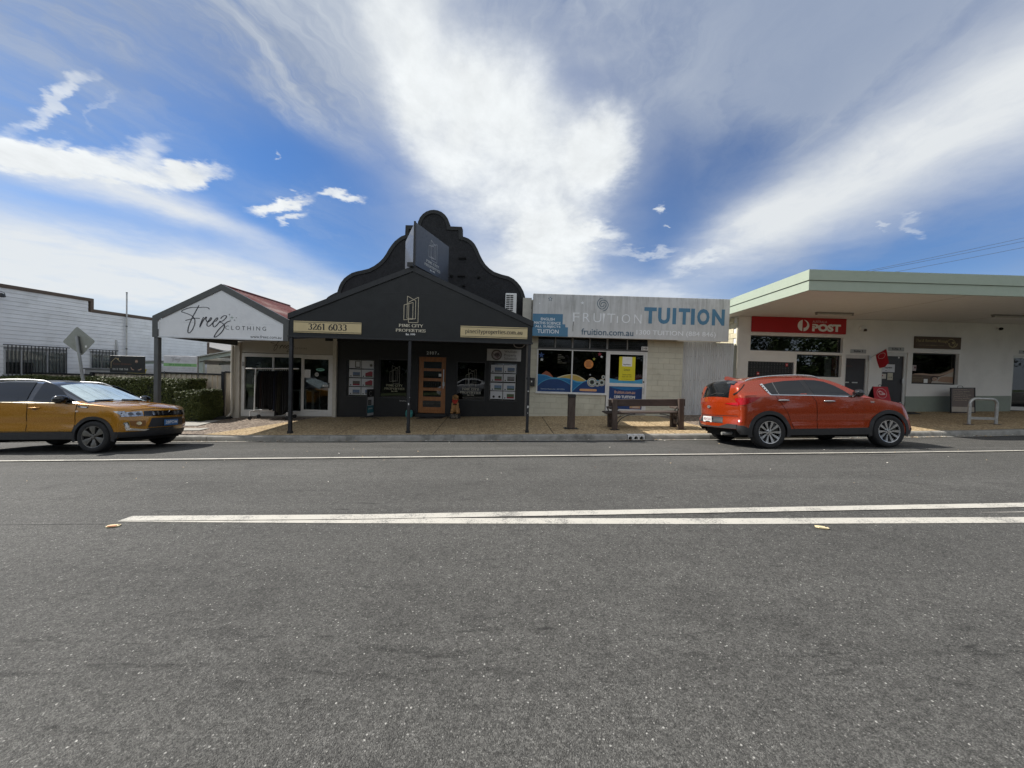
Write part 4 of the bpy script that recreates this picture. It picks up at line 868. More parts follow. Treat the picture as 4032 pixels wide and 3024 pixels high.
# door
OAK = M('orange_timber', (.34, .13, .035), .38, var=.25, scale=5, stretch=(6, 6, .7), coat=.25)
fr = MB(); fr.box(-3.40, -3.385, 13.9, 13.99, -.05, 2.155); fr.box(-2.395, -2.38, 13.9, 13.99, -.05, 2.155); fr.box(-3.385, -2.395, 13.9, 13.99, 2.135, 2.155); fr.build('door_frame', BLACKM, pc)
DX0, DX1, DZ0, DZ1 = -3.375, -2.405, .115, 2.135
pz = [(1.73, 1.97), (1.375, 1.63), (1.03, 1.27), (.70, .92), (.325, .56)]
mb = wall_face(MB(), DX0, DX1, DZ0, DZ1, 13.945, [(-3.215, -2.56, a, b, .03) for a, b in pz], .03); mb.box(DX0, DX1, 13.9751, 13.985, DZ0, DZ1) if False else None
dr = mb.build('door', OAK, pc)
for a, b in pz: box('pane', DGLASS, dr, -3.215, -2.56, 13.968, 13.974, a, b)
MB().tube([(-2.475, 13.90, 1.02), (-2.475, 13.90, 1.70)], .014, 10).build('pull_bar', ALU, dr, smooth=50)
for z in (1.08, 1.64): MB().tube([(-2.475, 13.90, z), (-2.475, 13.945, z)], .008, 8).build('bar_stay', ALU, dr)
box('lock_plate', ALU, dr, -2.51, -2.44, 13.93, 13.944, 1.10, 1.24, bevel=.004); box('lock_keypad', DARK, dr, -2.495, -2.455, 13.925, 13.929, 1.17, 1.23)
box('door_notice', OFFW, dr, -2.66, -2.565, 13.962, 13.966, 1.44, 1.54)
box('door_step', BLACKM, pc, -3.45, -2.33, 13.80, 13.97, -.08, .10, bevel=.01)
brand(-4.25, 1.79, .95, 13.953, .009, M('olive_gold_print', (.40, .38, .25), .5), M('dim_gold_line', (.30, .29, .24), .5), pc)
brand(-1.49, 1.76, .98, 13.953, .009, M('pale_gold_print', (.46, .44, .36), .5), MATS['dim_gold_line'], pc)
text('Think safe shop', (-4.05, -3.80, .505, .54), 13.897, OFFW, pc, bold=.02, name='small_lettering')
V = thing('street_number', 'silver house number above the orange timber door', 'number', (-2.88, 13.89, 2.28))
for ch, a, b, h in (('2', -3.10, -3.02, .11), ('1', -2.985, -2.95, .11), ('0', -2.92, -2.835, .11), ('7', -2.81, -2.735, .11), ('A', -2.715, -2.65, .06)): text(ch, (a, b, 2.225, 2.225 + h), 13.88, ALU, V, bold=.02, name='numeral')
# verandah gable
VY = 10.58
GP = M('black_gable_sheet', (.0062, .0072, .0076), .5, var=.15, scale=2)
MB().prism([(-6.14, 2.49), (.51, 2.49), (.51, 2.93), (-2.79, 4.33), (-6.14, 2.95)], VY, VY + .05).build('gable_sheet', GP, pc)
mb = MB()
mb.prism([(-6.17, 2.93), (-6.17, 3.08), (-2.79, 4.46), (-2.79, 4.32)], VY - .035, VY + .06); mb.prism([(-2.79, 4.32), (-2.79, 4.46), (.54, 3.06), (.54, 2.91)], VY - .035, VY + .06); mb.build('barge_board', M('barge_black', (.014, .015, .017), .45, var=.15), pc)
MB().box(-6.17, .54, VY - .03, VY + .12, 2.44, 2.488).build('gable_beam', MATS['barge_black'], pc)
for (a, b) in (((-4.16, 3.715), (-1.44, 3.735)),): box('sheet_joint', BLACKM, pc, -4.2, -1.40, VY - .004, VY - .001, 3.722, 3.730)
DKR = M('dark_roof_sheet', (.03, .031, .034), .5, var=.2)
corr_roof('roof_sheet', (-2.79, 4.44), (-6.17, 3.06), VY + .06, 13.83, DKR, pc, .1, .01); corr_roof('roof_sheet', (-2.79, 4.44), (.54, 3.04), VY + .06, 13.83, DKR, pc, .1, .01)
mb = MB(); mb.quad((-6.15, VY + .1, 2.52), (.5, VY + .1, 2.52), (.5, 13.86, 2.76), (-6.15, 13.86, 2.76)); mb.build('ceiling', M('black_soffit', (.015, .015, .016), .7), pc)
mb = MB(); mb.quad((.52, VY + .1, 2.5), (.52, 13.86, 2.74), (.52, 13.86, 3.04), (.52, VY + .1, 3.04)); mb.quad((-6.15, VY + .1, 2.5), (-6.15, 13.86, 2.74), (-6.15, 13.86, 3.06), (-6.15, VY + .1, 3.06)); mb.build('side_infill', GP, pc)
PST = M('black_post_paint', (.013, .014, .017), .5, var=.2, dirt=((.07, .07, .075), .35, 5))
for px_, w, gz in ((-6.095, .085, -.205), (-2.83, .08, -.10), (.452, .078, .012)):
    p = box('verandah_post', PST, pc, px_ - w / 2, px_ + w / 2, VY, VY + w, gz - .03, 2.44, bevel=.006); 
    box('post_foot', PST, p, px_ - w / 2 - .012, px_ + w / 2 + .012, VY - .012, VY + w + .012, gz - .02, gz + .06)
WORN = M('worn_white', (.55, .55, .53), .7)
rs = random.Random(4)
def chip(px_, z, s):
    sheet('worn_paint', [(px_ + s * .6 * cos(a) * rs.uniform(.6, 1.1), z + s * sin(a) * rs.uniform(.6, 1.1)) for a in [2 * pi * k / 9 for k in range(9)]], VY - .0025, WORN, pc)
chip(-2.825, .70, .035); chip(-2.80, .88, .012); chip(.455, .72, .045); chip(.45, 1.15, .03); chip(.46, .55, .02)
for px_ in (.452, -6.095): MB().tube([(px_ - .06, VY + .04, 1.50), (px_ + .06, VY + .04, 1.50)], .03, 10).build('post_clip', DARK, pc)
ja = MB().tube(curve([(.02, 11.9, 2.62), (.03, 11.9, 2.5), (.10, 11.9, 2.44), (.22, 11.9, 2.43), (.32, 11.9, 2.47), (.37, 11.9, 2.56)], 5), .014, 8); ja.build('conduit', M('grey_conduit', (.33, .30, .28), .6), pc, smooth=50)
MB().lathe([(.0, 11.82), (.06, 11.83), (.065, 11.92)], (.03, 0, 2.60), 14, 'y').build('junction_box', MATS['grey_conduit'], pc, smooth=40)
# signs on the gable
def panel_sign(name, label, x0, x1, z0, z1, y, body, tb):
    t = thing(name, label, 'sign', ((x0 + x1) / 2, y, z0)); box('sign_panel', GOLD, t, x0, x1, y - .02, y - .002, z0, z1, bevel=.002)
    for z in (z0 + .022, z1 - .036): box('border_line', INK, t, x0, x1, y - .0225, y - .0205, z, z + .013)
    serif(body, tb, y - .0225, INK, t, thick=.15 if body[0] == 'p' else .17, thin=.06, track=.02); return t
panel_sign('phone_sign', 'cream sign with large black phone number on the black gable', -6.01, -4.16, 2.572, 2.885, VY - .001, '3261 6033', (-5.615, -4.555, 2.65, 2.83))
panel_sign('web_sign', 'cream sign with web address in black letters on the black gable', -1.45, .38, 2.575, 2.885, VY - .001, 'pinecityproperties.com.au', (-1.32, .245, 2.655, 2.80))
ls = thing('gable_lettering', 'cream letters and outlined logo in the middle of the black gable', 'lettering', (-2.8, VY, 2.58))
logo((-3.01, -2.62, 2.93, 3.65), VY - .003, .016, M('gold_line', (.50, .44, .32), .5), ls)
serif('PINE CITY', (-3.145, -2.48, 2.805, 2.89), VY - .003, CREAMTXT, ls); serif('PROPERTIES', (-3.225, -2.405, 2.675, 2.755), VY - .003, CREAMTXT, ls); text('Est. 1970', (-2.945, -2.69, 2.585, 2.635), VY - .003, OFFW, ls, bold=.04)
# V shaped sign on the ridge
VM = M('slate_gloss_sheet', (.040, .044, .055), .42, var=.05, coat=.12)
vs = thing('roof_sign', 'slate grey V shaped sign board standing on the verandah ridge', 'sign', (-2.79, 10.7, 4.5))
def vpanel(p0, p1, z0, z1, flip):
    d_ = Vector((p1[0] - p0[0], p1[1] - p0[1], 0)); L = d_.length; d_.normalize(); n_ = Vector((-d_.y, d_.x, 0))
    m = Matrix(((d_.x, n_.x, 0, p0[0]), (d_.y, n_.y, 0, p0[1]), (0, 0, 1, z0), (0, 0, 0, 1)))
    me = MB().box(0, L, 0, .05, 0, z1 - z0).mesh('sign_board', VM, bevel=.004); o = link('sign_board', me, vs, wmat(vs).inverted() @ m); return o, L
o, L = vpanel((-2.775, 10.70), (-2.19, 12.70), 4.53, 5.70, 0)
silver = M('silver_print', (.62, .61, .57), .6)
logo((.80, 1.20, .33, 1.02), -.003, .012, M('silver_line', (.38, .38, .39), .6), o, world=False) if False else None
def vbrand(o):
    P = [(0.76, 1.27, .40, .98)]
    logo(P[0], -.003, .017, MATS.get('silver_line') or M('silver_line', (.38, .38, .39), .6), o, world=False)
    serif('PINE CITY', (.62, 1.40, .27, .35), -.003, silver, o, world=False); serif('PROPERTIES', (.52, 1.50, .15, .23), -.003, silver, o, world=False); text('Est. 1970', (.86, 1.16, .07, .115), -.003, OFFW, o, bold=.03, world=False)
vbrand(o)
o2, L2 = vpanel((-3.50, 12.30), (-2.805, 10.70), 4.53, 5.70, 1)
MB().box(-2.82, -2.77, 10.67, 10.72, 4.46, 5.72).build('corner_post', BLACKM, vs)
fl = thing('floodlight', 'small black floodlight on the ridge below the slate sign', 'floodlight', (-2.84, 10.55, 4.44)); MB().box(-2.93, -2.76, 10.46, 10.54, 4.43, 4.545).build('housing', BLACKM, fl, bevel=.01); MB().box(-2.86, -2.82, 10.54, 10.58, 4.40, 4.44).build('bracket', BLACKM, fl)
# air conditioner on the parapet
ac = thing('air_conditioner', 'white air conditioner with louvred grille on the black parapet', 'air conditioner', (-.13, 13.5, 3.7)); ACW = M('ac_white', (.74, .74, .72), .45)
box('casing', ACW, ac, -.32, .07, 13.45, 13.82, 3.62, 4.415, bevel=.02)
for (a, b) in ((-.285, -.165), (-.145, -.045)):
    for i in range(11): box('grille_slot', DARK, ac, a, b, 13.444, 13.4485, 3.68 + .063 * i, 3.715 + .063 * i)
# ------------------------------------------------------------------ tuition shop of painted blocks
tu = thing('tuition_shop', 'cream block tuition shop with shopfront windows below a big weathered sign', 'shop', (3.3, 13.9, .1))
BLK = M('cream_block_paint', (.54, .525, .43), .6, var=.05, scale=3, bump=.25, bscale=50, rnd=.03, dirt=((.33, .30, .23), .35, 1.6)); MOR = M('block_joint', (.44, .42, .35), .8, var=.08)
hol = [(.90, 4.84, .96, 2.99, .12), (3.38, 4.84, .28, .97, .12)]
mb = wall_face(MB(), .605, 6.13, -.5, 4.30, 13.908, hol)
mb.quad((6.13, 13.908, -.5), (6.13, 22, -.5), (6.13, 22, 4.3), (6.13, 13.908, 4.3)); mb.quad((.605, 13.908, 4.3), (6.13, 13.908, 4.3), (6.13, 22, 4.3), (.605, 22, 4.3)); mb.quad((.605, 13.908, -.5), (.605, 13.908, 4.3), (.605, 22, 4.3), (.605, 22, -.5)); mb.build('wall', MOR, tu)
box('parapet_end', M('cream_parapet', (.5, .48, .42), .7), tu, .30, .604, 13.6, 14.2, 3.0, 4.30)
bcache = {}
def block_mesh(w, h):
    k = (round(w, 3), round(h, 3))
    if k not in bcache: bcache[k] = MB().box(-w / 2, w / 2, 0, .02, -h / 2, h / 2).mesh('block', BLK, bevel=.004)
    return bcache[k]
def blocks(x0, x1, z0, z1, y, parent, slope=False):
    r = 0; z = z0
    while z < z1 - .02:
        h = min(.196, z1 - z); x = x0 - (.2 if r % 2 else 0)
        while x < x1:
            a, b = max(x, x0), min(x + .396, x1)
            if b - a > .03 and not (slope and z + h < path_z((a + b) / 2, 13.9)): link('block', block_mesh(b - a - .006, h - .006), parent, wmat(parent).inverted() @ Matrix.Translation(((a + b) / 2, y, z + h / 2)))
            x += .4
        z += .2; r += 1
blocks(.61, 3.375, .02, .945, 13.9, tu, True); blocks(.61, .895, .96, 2.95, 13.9, tu); blocks(4.845, 6.12, .15, 2.98, 13.9, tu, True)
TW = M('white_alu_frame', (.66, .66, .65), .4, var=.05, dirt=((.4, .38, .33), .25, 4))
TF = MB().ring([(.87, .955), (3.40, .955), (3.40, 2.545), (.87, 2.545)], [(.915, 1.02), (3.36, 1.02), (3.36, 2.515), (.915, 2.515)], 13.875, 13.95).build('window_frame', TW, tu)
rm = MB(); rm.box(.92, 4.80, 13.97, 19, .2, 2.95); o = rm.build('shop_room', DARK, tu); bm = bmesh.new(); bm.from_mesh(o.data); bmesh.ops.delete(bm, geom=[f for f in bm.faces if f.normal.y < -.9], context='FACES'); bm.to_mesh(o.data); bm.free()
box('mullion', TW, TF, 2.12, 2.165, 13.88, 13.95, 1.02, 2.515); box('window_sill', TW, TF, .85, 3.41, 13.84, 13.90, .945, .985, bevel=.004)
for a, b in ((.915, 2.12), (2.165, 3.36)): box('pane', DGLASS, tu, a, b, 13.925, 13.931, 1.02, 2.515)
DKF = M('dark_transom', (.05, .05, .05), .5)
box('transom_rail', DKF, tu, .90, 4.84, 13.88, 13.96, 2.548, 2.612)
for i, xx in enumerate((1.515, 2.135, 2.755, 3.385, 4.105)): box('transom_bar', M('transom_grey', (.22, .22, .22), .5), tu, xx - (.02 if i % 2 == 0 else .03), xx + (.02 if i % 2 == 0 else .03), 13.89, 13.95, 2.613, 2.985)
box('transom_pane', M('black_glass', (.008, .008, .009), .12), tu, .90, 4.84, 13.955, 13.96, 2.613, 2.985)
for k in range(5): box('louvre', M('louvre_black', (.015, .015, .015), .4), tu, .90, 4.84, 13.945, 13.954, 2.66 + .065 * k, 2.667 + .065 * k)
# film on the windows: waves, hills, rings (flat print behind the frame line)
NB = M('print_deep_blue', (.010, .045, .16), .35); MBL = M('print_blue', (.012, .15, .36), .35); LBL = M('print_light_blue', (.06, .30, .50), .35); OCH = M('print_ochre', (.42, .30, .07), .4); CRB = M('print_cream', (.62, .56, .38), .4); ORG = M('print_orange', (.58, .22, .05), .4); TEA = M('print_grey_white', (.55, .58, .58), .4)
def wave(top, bot, a, b, y, mat, name='film_wave'):
    n = 22; X = [a + (b - a) * i / n for i in range(n + 1)]
    return sheet(name, [(x, bot) for x in X] + [(x, pch(top, x)) for x in reversed(X)], y, mat, tu)
def both(top, y, mat, name='film_wave'):
    for a, b in ((.915, 2.12), (2.165, 3.36)): wave(top, 1.021, a, b, y, mat, name)
sheet('film_hill', [(1.62, 1.10)] + [(x, pch([(1.62, 1.54), (1.85, 1.62), (2.09, 1.67), (2.12, 1.672)], x)) for x in (1.62, 1.7, 1.8, 1.9, 2.0, 2.12)] + [(2.12, 1.10)], 13.9240, CRB, tu)
sheet('film_hill', [(1.66, 1.10)] + [(x, pch([(1.62, 1.50), (1.85, 1.59), (2.09, 1.645), (2.12, 1.648)], x)) for x in (1.66, 1.7, 1.8, 1.9, 2.0, 2.12)] + [(2.12, 1.10)], 13.9232, OCH, tu)
sheet('film_hill', [(2.165, 1.10)] + [(x, pch([(2.165, 1.67), (2.3, 1.655), (2.5, 1.57), (2.66, 1.47), (2.74, 1.43)], x)) for x in (2.165, 2.3, 2.42, 2.55, 2.66, 2.74)] + [(2.74, 1.10)], 13.9240, CRB, tu)
sheet('film_hill', [(2.165, 1.10)] + [(x, pch([(2.165, 1.645), (2.3, 1.63), (2.5, 1.54), (2.66, 1.44), (2.74, 1.40)], x)) for x in (2.165, 2.3, 2.42, 2.55, 2.66, 2.74)] + [(2.74, 1.10)], 13.9232, OCH, tu)
sheet('film_hill', [(.915, 1.5), (1.1, 1.68), (1.22, 1.77), (1.35, 1.70), (1.48, 1.55), (1.48, 1.4), (.915, 1.4)], 13.9236, M('print_rust', (.26, .07, .03), .4), tu)
both([(.9, 1.64), (1.2, 1.62), (1.49, 1.535), (1.9, 1.53), (2.1, 1.50), (2.4, 1.42), (2.7, 1.42), (3.4, 1.30)], 13.9222, LBL); both([(.9, 1.615), (1.2, 1.595), (1.49, 1.50), (1.9, 1.50), (2.1, 1.46), (2.4, 1.37), (2.7, 1.38), (3.4, 1.27)], 13.9214, MBL)
wave([(.9, 1.215), (1.1, 1.39), (1.35, 1.49), (1.6, 1.505), (1.85, 1.44), (2.12, 1.30)], 1.021, .915, 2.12, 13.9206, LBL); wave([(.9, 1.19), (1.1, 1.365), (1.35, 1.465), (1.6, 1.48), (1.85, 1.42), (2.12, 1.28)], 1.021, .915, 2.12, 13.9198, NB)
wave([(2.165, 1.06), (2.4, 1.29), (2.65, 1.45), (2.9, 1.5), (3.36, 1.45)], 1.021, 2.165, 3.36, 13.9206, LBL); wave([(2.165, 1.03), (2.4, 1.26), (2.65, 1.42), (2.9, 1.47), (3.36, 1.42)], 1.021, 2.165, 3.36, 13.9198, NB)
for (cx_, cz, r) in ((2.885, 1.405, .17), (3.075, 1.35, .10), (3.235, 1.40, .125), (3.29, 1.60, .07)):
    for k, (f_, m_) in enumerate(((1, CRB), (.86, NB), (.74, TEA), (.56, M('print_grey_green', (.20, .26, .20), .4)), (.40, INK))): sheet('film_ring', disc((cx_, cz), r * f_, 26), 13.919 - .0008 * k, m_, tu)
sheet('film_disc', disc((2.745, 2.05), .165, 28), 13.9222, ORG, tu)
for k in range(5): box('print_line', M('print_brown', (.16, .07, .03), .5), tu, 2.64 + .02 * (k % 2), 2.85 - .015 * (k % 3), 13.9205, 13.9212, 1.96 + .042 * k, 1.975 + .042 * k)
sheet('film_button', [(2.49 + .05 * cos(a) - .0, 1.115 + .042 * sin(a)) for a in [pi / 2 + pi * k / 8 for k in range(9)]] + [(3.02 + .05 * cos(a), 1.115 + .042 * sin(a)) for a in [-pi / 2 + pi * k / 8 for k in range(9)]], 13.9188, M('print_peach', (.62, .33, .16), .4), tu)
for c, r, m_ in (((1.03, 2.33), .12, NB), ((1.05, 2.17), .07, TEA), ((3.13, 2.42), .085, M('print_crimson', (.25, .015, .03), .4)), ((3.20, 2.33), .06, TEA), ((2.93, 2.24), .065, M('print_olive', (.30, .30, .04), .4)), ((2.81, 1.67), .035, TEA)): sheet('film_star', star(c, r), 13.9225, m_, tu)
text('Employment Opportunities  1300 TUITION', (1.05, 1.90, 1.085, 1.135), 13.9182, M('print_pale_blue', (.5, .6, .68), .4), tu)
for k, w_ in enumerate((.12, .2, .26, .1, .16, .32)): box('print_line', M('print_dim', (.18, .17, .13), .5), tu, 1.62, 1.62 + w_, 13.9222, 13.923, 2.36 - .06 * k, 2.372 - .06 * k)
# door
DF = MB().ring([(3.40, .30), (4.84, .30), (4.84, 2.545), (3.40, 2.545)], [(3.45, .33), (4.77, .33), (4.77, 2.49), (3.45, 2.49)], 13.87, 13.95).build('door_frame', TW, tu)
d2 = MB().ring([(3.45, .33), (4.77, .33), (4.77, 2.49), (3.45, 2.49)], [(3.505, .465), (4.70, .465), (4.70, 2.43), (3.505, 2.43)], 13.89, 13.93).build('door', TW, tu)
box('middle_rail', TW, d2, 3.505, 4.70, 13.888, 13.93, 1.285, 1.40); box('pane', DGLASS, d2, 3.505, 4.70, 13.909, 13.915, 1.40, 2.43); box('lower_panel', NB, d2, 3.505, 4.70, 13.909, 13.915, .465, 1.285)
wv = [(3.505, 1.27), (3.75, 1.20), (4.1, 1.15), (4.4, 1.17), (4.70, 1.24)]
sheet('film_wave', [(3.505, 1.285)] + [(x, pch(wv, x)) for x in (3.505, 3.65, 3.8, 3.95, 4.1, 4.25, 4.4, 4.55, 4.7)] + [(4.70, 1.285)], 13.9068, MBL, d2)
for dz, m_ in ((.10, LBL), (.07, MBL)): sheet('film_wave', [(3.505, 1.40)] + [(4.70, 1.40)] + [(x, 1.40 + dz + .09 * ((4.10 - x) / .6) ** 2 * .8) for x in (4.7, 4.55, 4.4, 4.25, 4.1, 3.95, 3.8, 3.65, 3.505)], 13.9072 - dz * .005, m_, d2)
text('fruition.com.au', (3.70, 4.45, 1.02, 1.135), 13.9055, M('print_salmon', (.62, .38, .28), .5), d2, bold=.02); text('1300 TUITION', (3.70, 4.45, .855, .955), 13.9055, OFFW, d2, bold=.03)
sheet('film_star', star((3.575, .80), .075), 13.9055, TEA, d2); box('small_notice', M('print_tan', (.45, .28, .16), .5), d2, 4.27, 4.66, 13.904, 13.908, .50, .60); text('ENROL NOW', (4.38, 4.60, .525, .565), 13.9025, OFFW, d2)
MB().tube([(4.735, 13.88, 1.05), (4.735, 13.845, 1.06), (4.735, 13.845, 1.24), (4.735, 13.88, 1.25)], .01, 8).build('handle', ALU, d2); box('lock', DARK, d2, 4.715, 4.755, 13.88, 13.889, 1.44, 1.49)
yp = thing('lease_poster', 'yellow lease poster with white square stuck on the tuition shop door', 'poster', (4.13, 13.905, 1.5))
box('sheet', M('poster_yellow', (.66, .58, .015), .5, var=.02), yp, 3.835, 4.42, 13.901, 13.9035, 1.495, 2.355); box('white_square', OFFW, yp, 3.95, 4.30, 13.8988, 13.9005, 2.01, 2.352); text('RayWhite.', (3.99, 4.26, 2.04, 2.10), 13.8975, INK, yp, bold=.02)
text('Lease', (4.02, 4.235, 1.85, 1.945), 13.899, INK, yp, bold=-.005); text('Steven Jenkins', (3.97, 4.29, 1.685, 1.735), 13.899, M('print_dark_olive', (.14, .12, .01), .5), yp, bold=.02); text('0430 305 705', (3.95, 4.30, 1.615, 1.665), 13.899, MATS['print_dark_olive'], yp); text('raywhitecommercial.com', (3.93, 4.31, 1.53, 1.565), 13.899, MATS['print_dark_olive'], yp)
sn = thing('number_plate_sign', 'small white number plate 2105 beside the tuition shop door head', 'number', (4.72, 13.86, 2.6)); box('plate', OFFW, sn, 4.60, 4.84, 13.86, 13.878, 2.60, 2.735, bevel=.004); text('2105', (4.625, 4.815, 2.63, 2.705), 13.857, INK, sn, bold=.03)
# big weathered sign
WS = bpy.data.materials.new('weathered_sign'); WS.use_nodes = True; t_ = WS.node_tree; x_ = NX(t_); b_ = t_.nodes['Principled BSDF']
ps = nd(t_, 'ShaderNodeNewGeometry').outputs['Position']; sp = x_.sep(ps)
def weathered(tree, x, base, dark, amt=.75):
    ps = nd(tree, 'ShaderNodeNewGeometry').outputs['Position']; sp = x.sep(ps)
    s1 = x.noise(x.comb(x.mul(sp[0], 7.0), 0, x.mul(sp[2], .55)), 1, 7, .65); s2 = x.noise(x.comb(x.mul(sp[0], 26.0), 0, x.mul(sp[2], 1.6)), 1, 5, .6); s3 = x.noise(ps, 2.2, 6, .65)
    top = x.lin(sp[2], 3.0, 4.4, .45, 1.25)
    g = x.mul(x.step(x.add(x.mul(s1, .6), x.add(x.mul(s2, .3), x.mul(s3, .35))), .52, .86, 0, amt), top)
    return x.mix(x.m('MINIMUM', g, .85), base, dark)
t_.links.new(weathered(t_, x_, (.60, .605, .60), (.22, .22, .20), .65), b_.inputs['Base Color']); b_.inputs['Roughness'].default_value = .55
def faded(name, col, dark):
    m = bpy.data.materials.new(name); m.use_nodes = True; t = m.node_tree; x = NX(t); t.links.new(weathered(t, x, col, dark, .45), t.nodes['Principled BSDF'].inputs['Base Color']); t.nodes['Principled BSDF'].inputs['Roughness'].default_value = .5; return m
FB = faded('faded_blue', (.075, .21, .34), (.06, .13, .19)); FD = faded('faded_slate', (.07, .125, .18), (.05, .08, .11)); FW = faded('faded_white', (.86, .88, .90), (.60, .60, .60)); FW2 = faded('faded_white_strong', (.78, .82, .85), (.6, .63, .66))
ts = thing('shop_sign', 'large weathered white sign with blue lettering above the tuition shop', 'sign', (4.05, 13.4, 2.95))
SY = 13.40
box('sign_board', WS, ts, .645, 7.455, SY, SY + .10, 2.955, 4.42, bevel=.006)
mb = MB(); mb.quad((.66, SY + .1, 2.99), (6.2, SY + .1, 2.99), (6.2, 13.9, 3.0), (.66, 13.9, 3.0)); mb.build('soffit', M('cream_soffit', (.40, .38, .31), .7), tu)
MB().prism([(SY + .1, 3.0), (14.2, 3.0), (14.2, 4.30), (SY + .1, 4.34)], 7.25, 7.40, 'x').build('return_end', M('sign_return', (.45, .44, .40), .7), ts)
box('notch_trim', M('cream_trim', (.55, .52, .44), .6), ts, 5.7, 7.2, SY + .005, SY + .09, 2.925, 2.953)
FY = SY - .0035
sheet('blue_block', [(.648, 2.96), (1.88, 2.96), (1.88, 3.285), (1.785, 3.285), (1.785, 3.385), (1.69, 3.385), (1.69, 3.735), (.648, 3.725)], FY, FB, ts)
FY2 = FY - .002
text('ENGLISH', (.93, 1.41, 3.50, 3.595), FY2, FW2, ts, bold=.02); text('MATHS SCIENCE', (.70, 1.62, 3.365, 3.46), FY2, FW2, ts, bold=.02); text('ALL SUBJECTS', (.74, 1.615, 3.235, 3.33), FY2, FW2, ts, bold=.02); text('TUITION', (.82, 1.56, 3.055, 3.195), FY2, FW2, ts, bold=.015)
for ch, a, b in zip('TUITION', (1250, 1387, 1530, 1590, 1712, 1773, 1920), (1372, 1505, 1566, 1703, 1750, 1896, 2045)): text(ch, (4.50 + (a - 1250) * .003503, 4.50 + (b - 1250) * .003503, 3.50, 4.06), FY2, FB, ts, bold=.045)
x = 2.04
for ch, a, b in (('F', 2.04, 2.26), ('R', 2.39, 2.63), ('U', 2.75, 3.02), ('T', 3.22, 3.50), ('i', 3.56, 3.60), ('O', 3.73, 4.02), ('N', 4.16, 4.41)): text(ch if ch != 'i' else 'I', (a, b, 3.49, 3.80 if ch != 'i' else 3.72), FY2, FW, ts, bold=-.008 if ch != 'i' else 0)
sheet('letter_stroke', [(3.06, 3.80), (3.155, 3.80), (3.12, 3.60), (3.10, 3.40), (3.085, 3.60)], FY2, FW, ts)
text('fruition.com.au', (2.345, 4.15, 3.045, 3.265), FY2, FD, ts, bold=.012); text('1300 TUITION (884 846)', (4.255, 7.0, 3.06, 3.27), FY2, FW, ts, bold=.008)
strokes('spiral', [[(3.06, 4.33), (2.95, 4.30), (2.88, 4.20), (2.88, 4.08), (2.95, 3.98), (3.04, 3.95), (3.12, 3.99), (3.17, 4.07), (3.16, 4.15), (3.09, 4.18), (3.02, 4.16), (3.00, 4.11)]], .022, FY2, FD, ts)
strokes('spiral', [[(3.06, 3.88), (3.16, 3.92), (3.23, 4.02), (3.24, 4.13), (3.18, 4.22), (3.08, 4.26), (2.99, 4.23), (2.94, 4.16), (2.96, 4.08), (3.01, 4.03), (3.08, 4.05), (3.10, 4.11)]], .022, FY2, FD, ts)
sheet('star', star((1.235, 4.245), .088), FY2, FD, ts); sheet('star', star((1.235, 4.245), .045), FY2 - .001, FW, ts); sheet('star', star((2.35, 4.14), .07), FY2, FW, ts); sheet('star', star((.87, 4.08), .03), FY2, FW, ts)
strokes('rust_run', [[(2.055, 3.49), (2.06, 3.42), (2.05, 3.30), (2.056, 3.15)]], .018, FY - .001, M('rust_stain', (.09, .08, .065), .8), ts)
mbx = thing('letter_box', 'black wall box beside the tuition shop window', 'letter box', (.74, 13.8, 1.2)); box('box', BLACKM, mbx, .655, .815, 13.76, 13.879, 1.195, 1.50, bevel=.01); box('white_tag', OFFW, mbx, .675, .715, 13.755, 13.759, 1.34, 1.40)
# ------------------------------------------------------------------ corrugated fence
cf = thing('corrugated_fence', 'tall galvanised corrugated iron fence between the two shops', 'fence', (7.1, 14.1, .3)); GAL = M('galvanised_sheet', (.56, .57, .57), .5, .25, var=.10, scale=5, stretch=(3, 3, .5), rnd=.05, dirt=((.30, .30, .29), .35, 1.6))
def corr_v(a, b, z0, z1, y):
    mb = MB(); n = int((b - a) / .0125)
    for i in range(n + 1):
        xx = a + (b - a) * i / n; yy = y - .011 * sin(2 * pi * (xx) / .0765); mb.v += [(xx, yy, z0), (xx, yy, z1)]
    mb.f = [(2 * i, 2 * i + 2, 2 * i + 3, 2 * i + 1) for i in range(n)]; mb.mi = [0] * n
    return mb.build('sheet', GAL, cf, smooth=70)
corr_v(6.135, 6.68, .10, 3.02, 14.10); corr_v(6.67, 7.40, .12, 3.01, 14.088); corr_v(7.385, 8.05, .14, 2.97, 14.10)
sc = MB().lathe([(.012, -.016), (.008, -.024), (0, -.024)], (0, 0, 0), 8, 'y').mesh('screw', M('screw_grey', (.2, .2, .2), .5))
for z in (.62, 1.55, 2.42):
    for k in range(12): link('screw', sc, cf, wmat(cf).inverted() @ Matrix.Translation((6.2 + .153 * k, 14.10, z + .012 * k)))
MB().box(8.06, 8.16, 14.1, 14.14, 0, 2.9).build('post', M('olive_grey_post', (.24, .25, .21), .6), cf); MB().prism([(14.14, .0), (15.6, .0), (15.6, 1.85), (14.14, 2.95)], 8.12, 8.16, 'x').build('return_sheet', MATS['olive_grey_post'], cf)
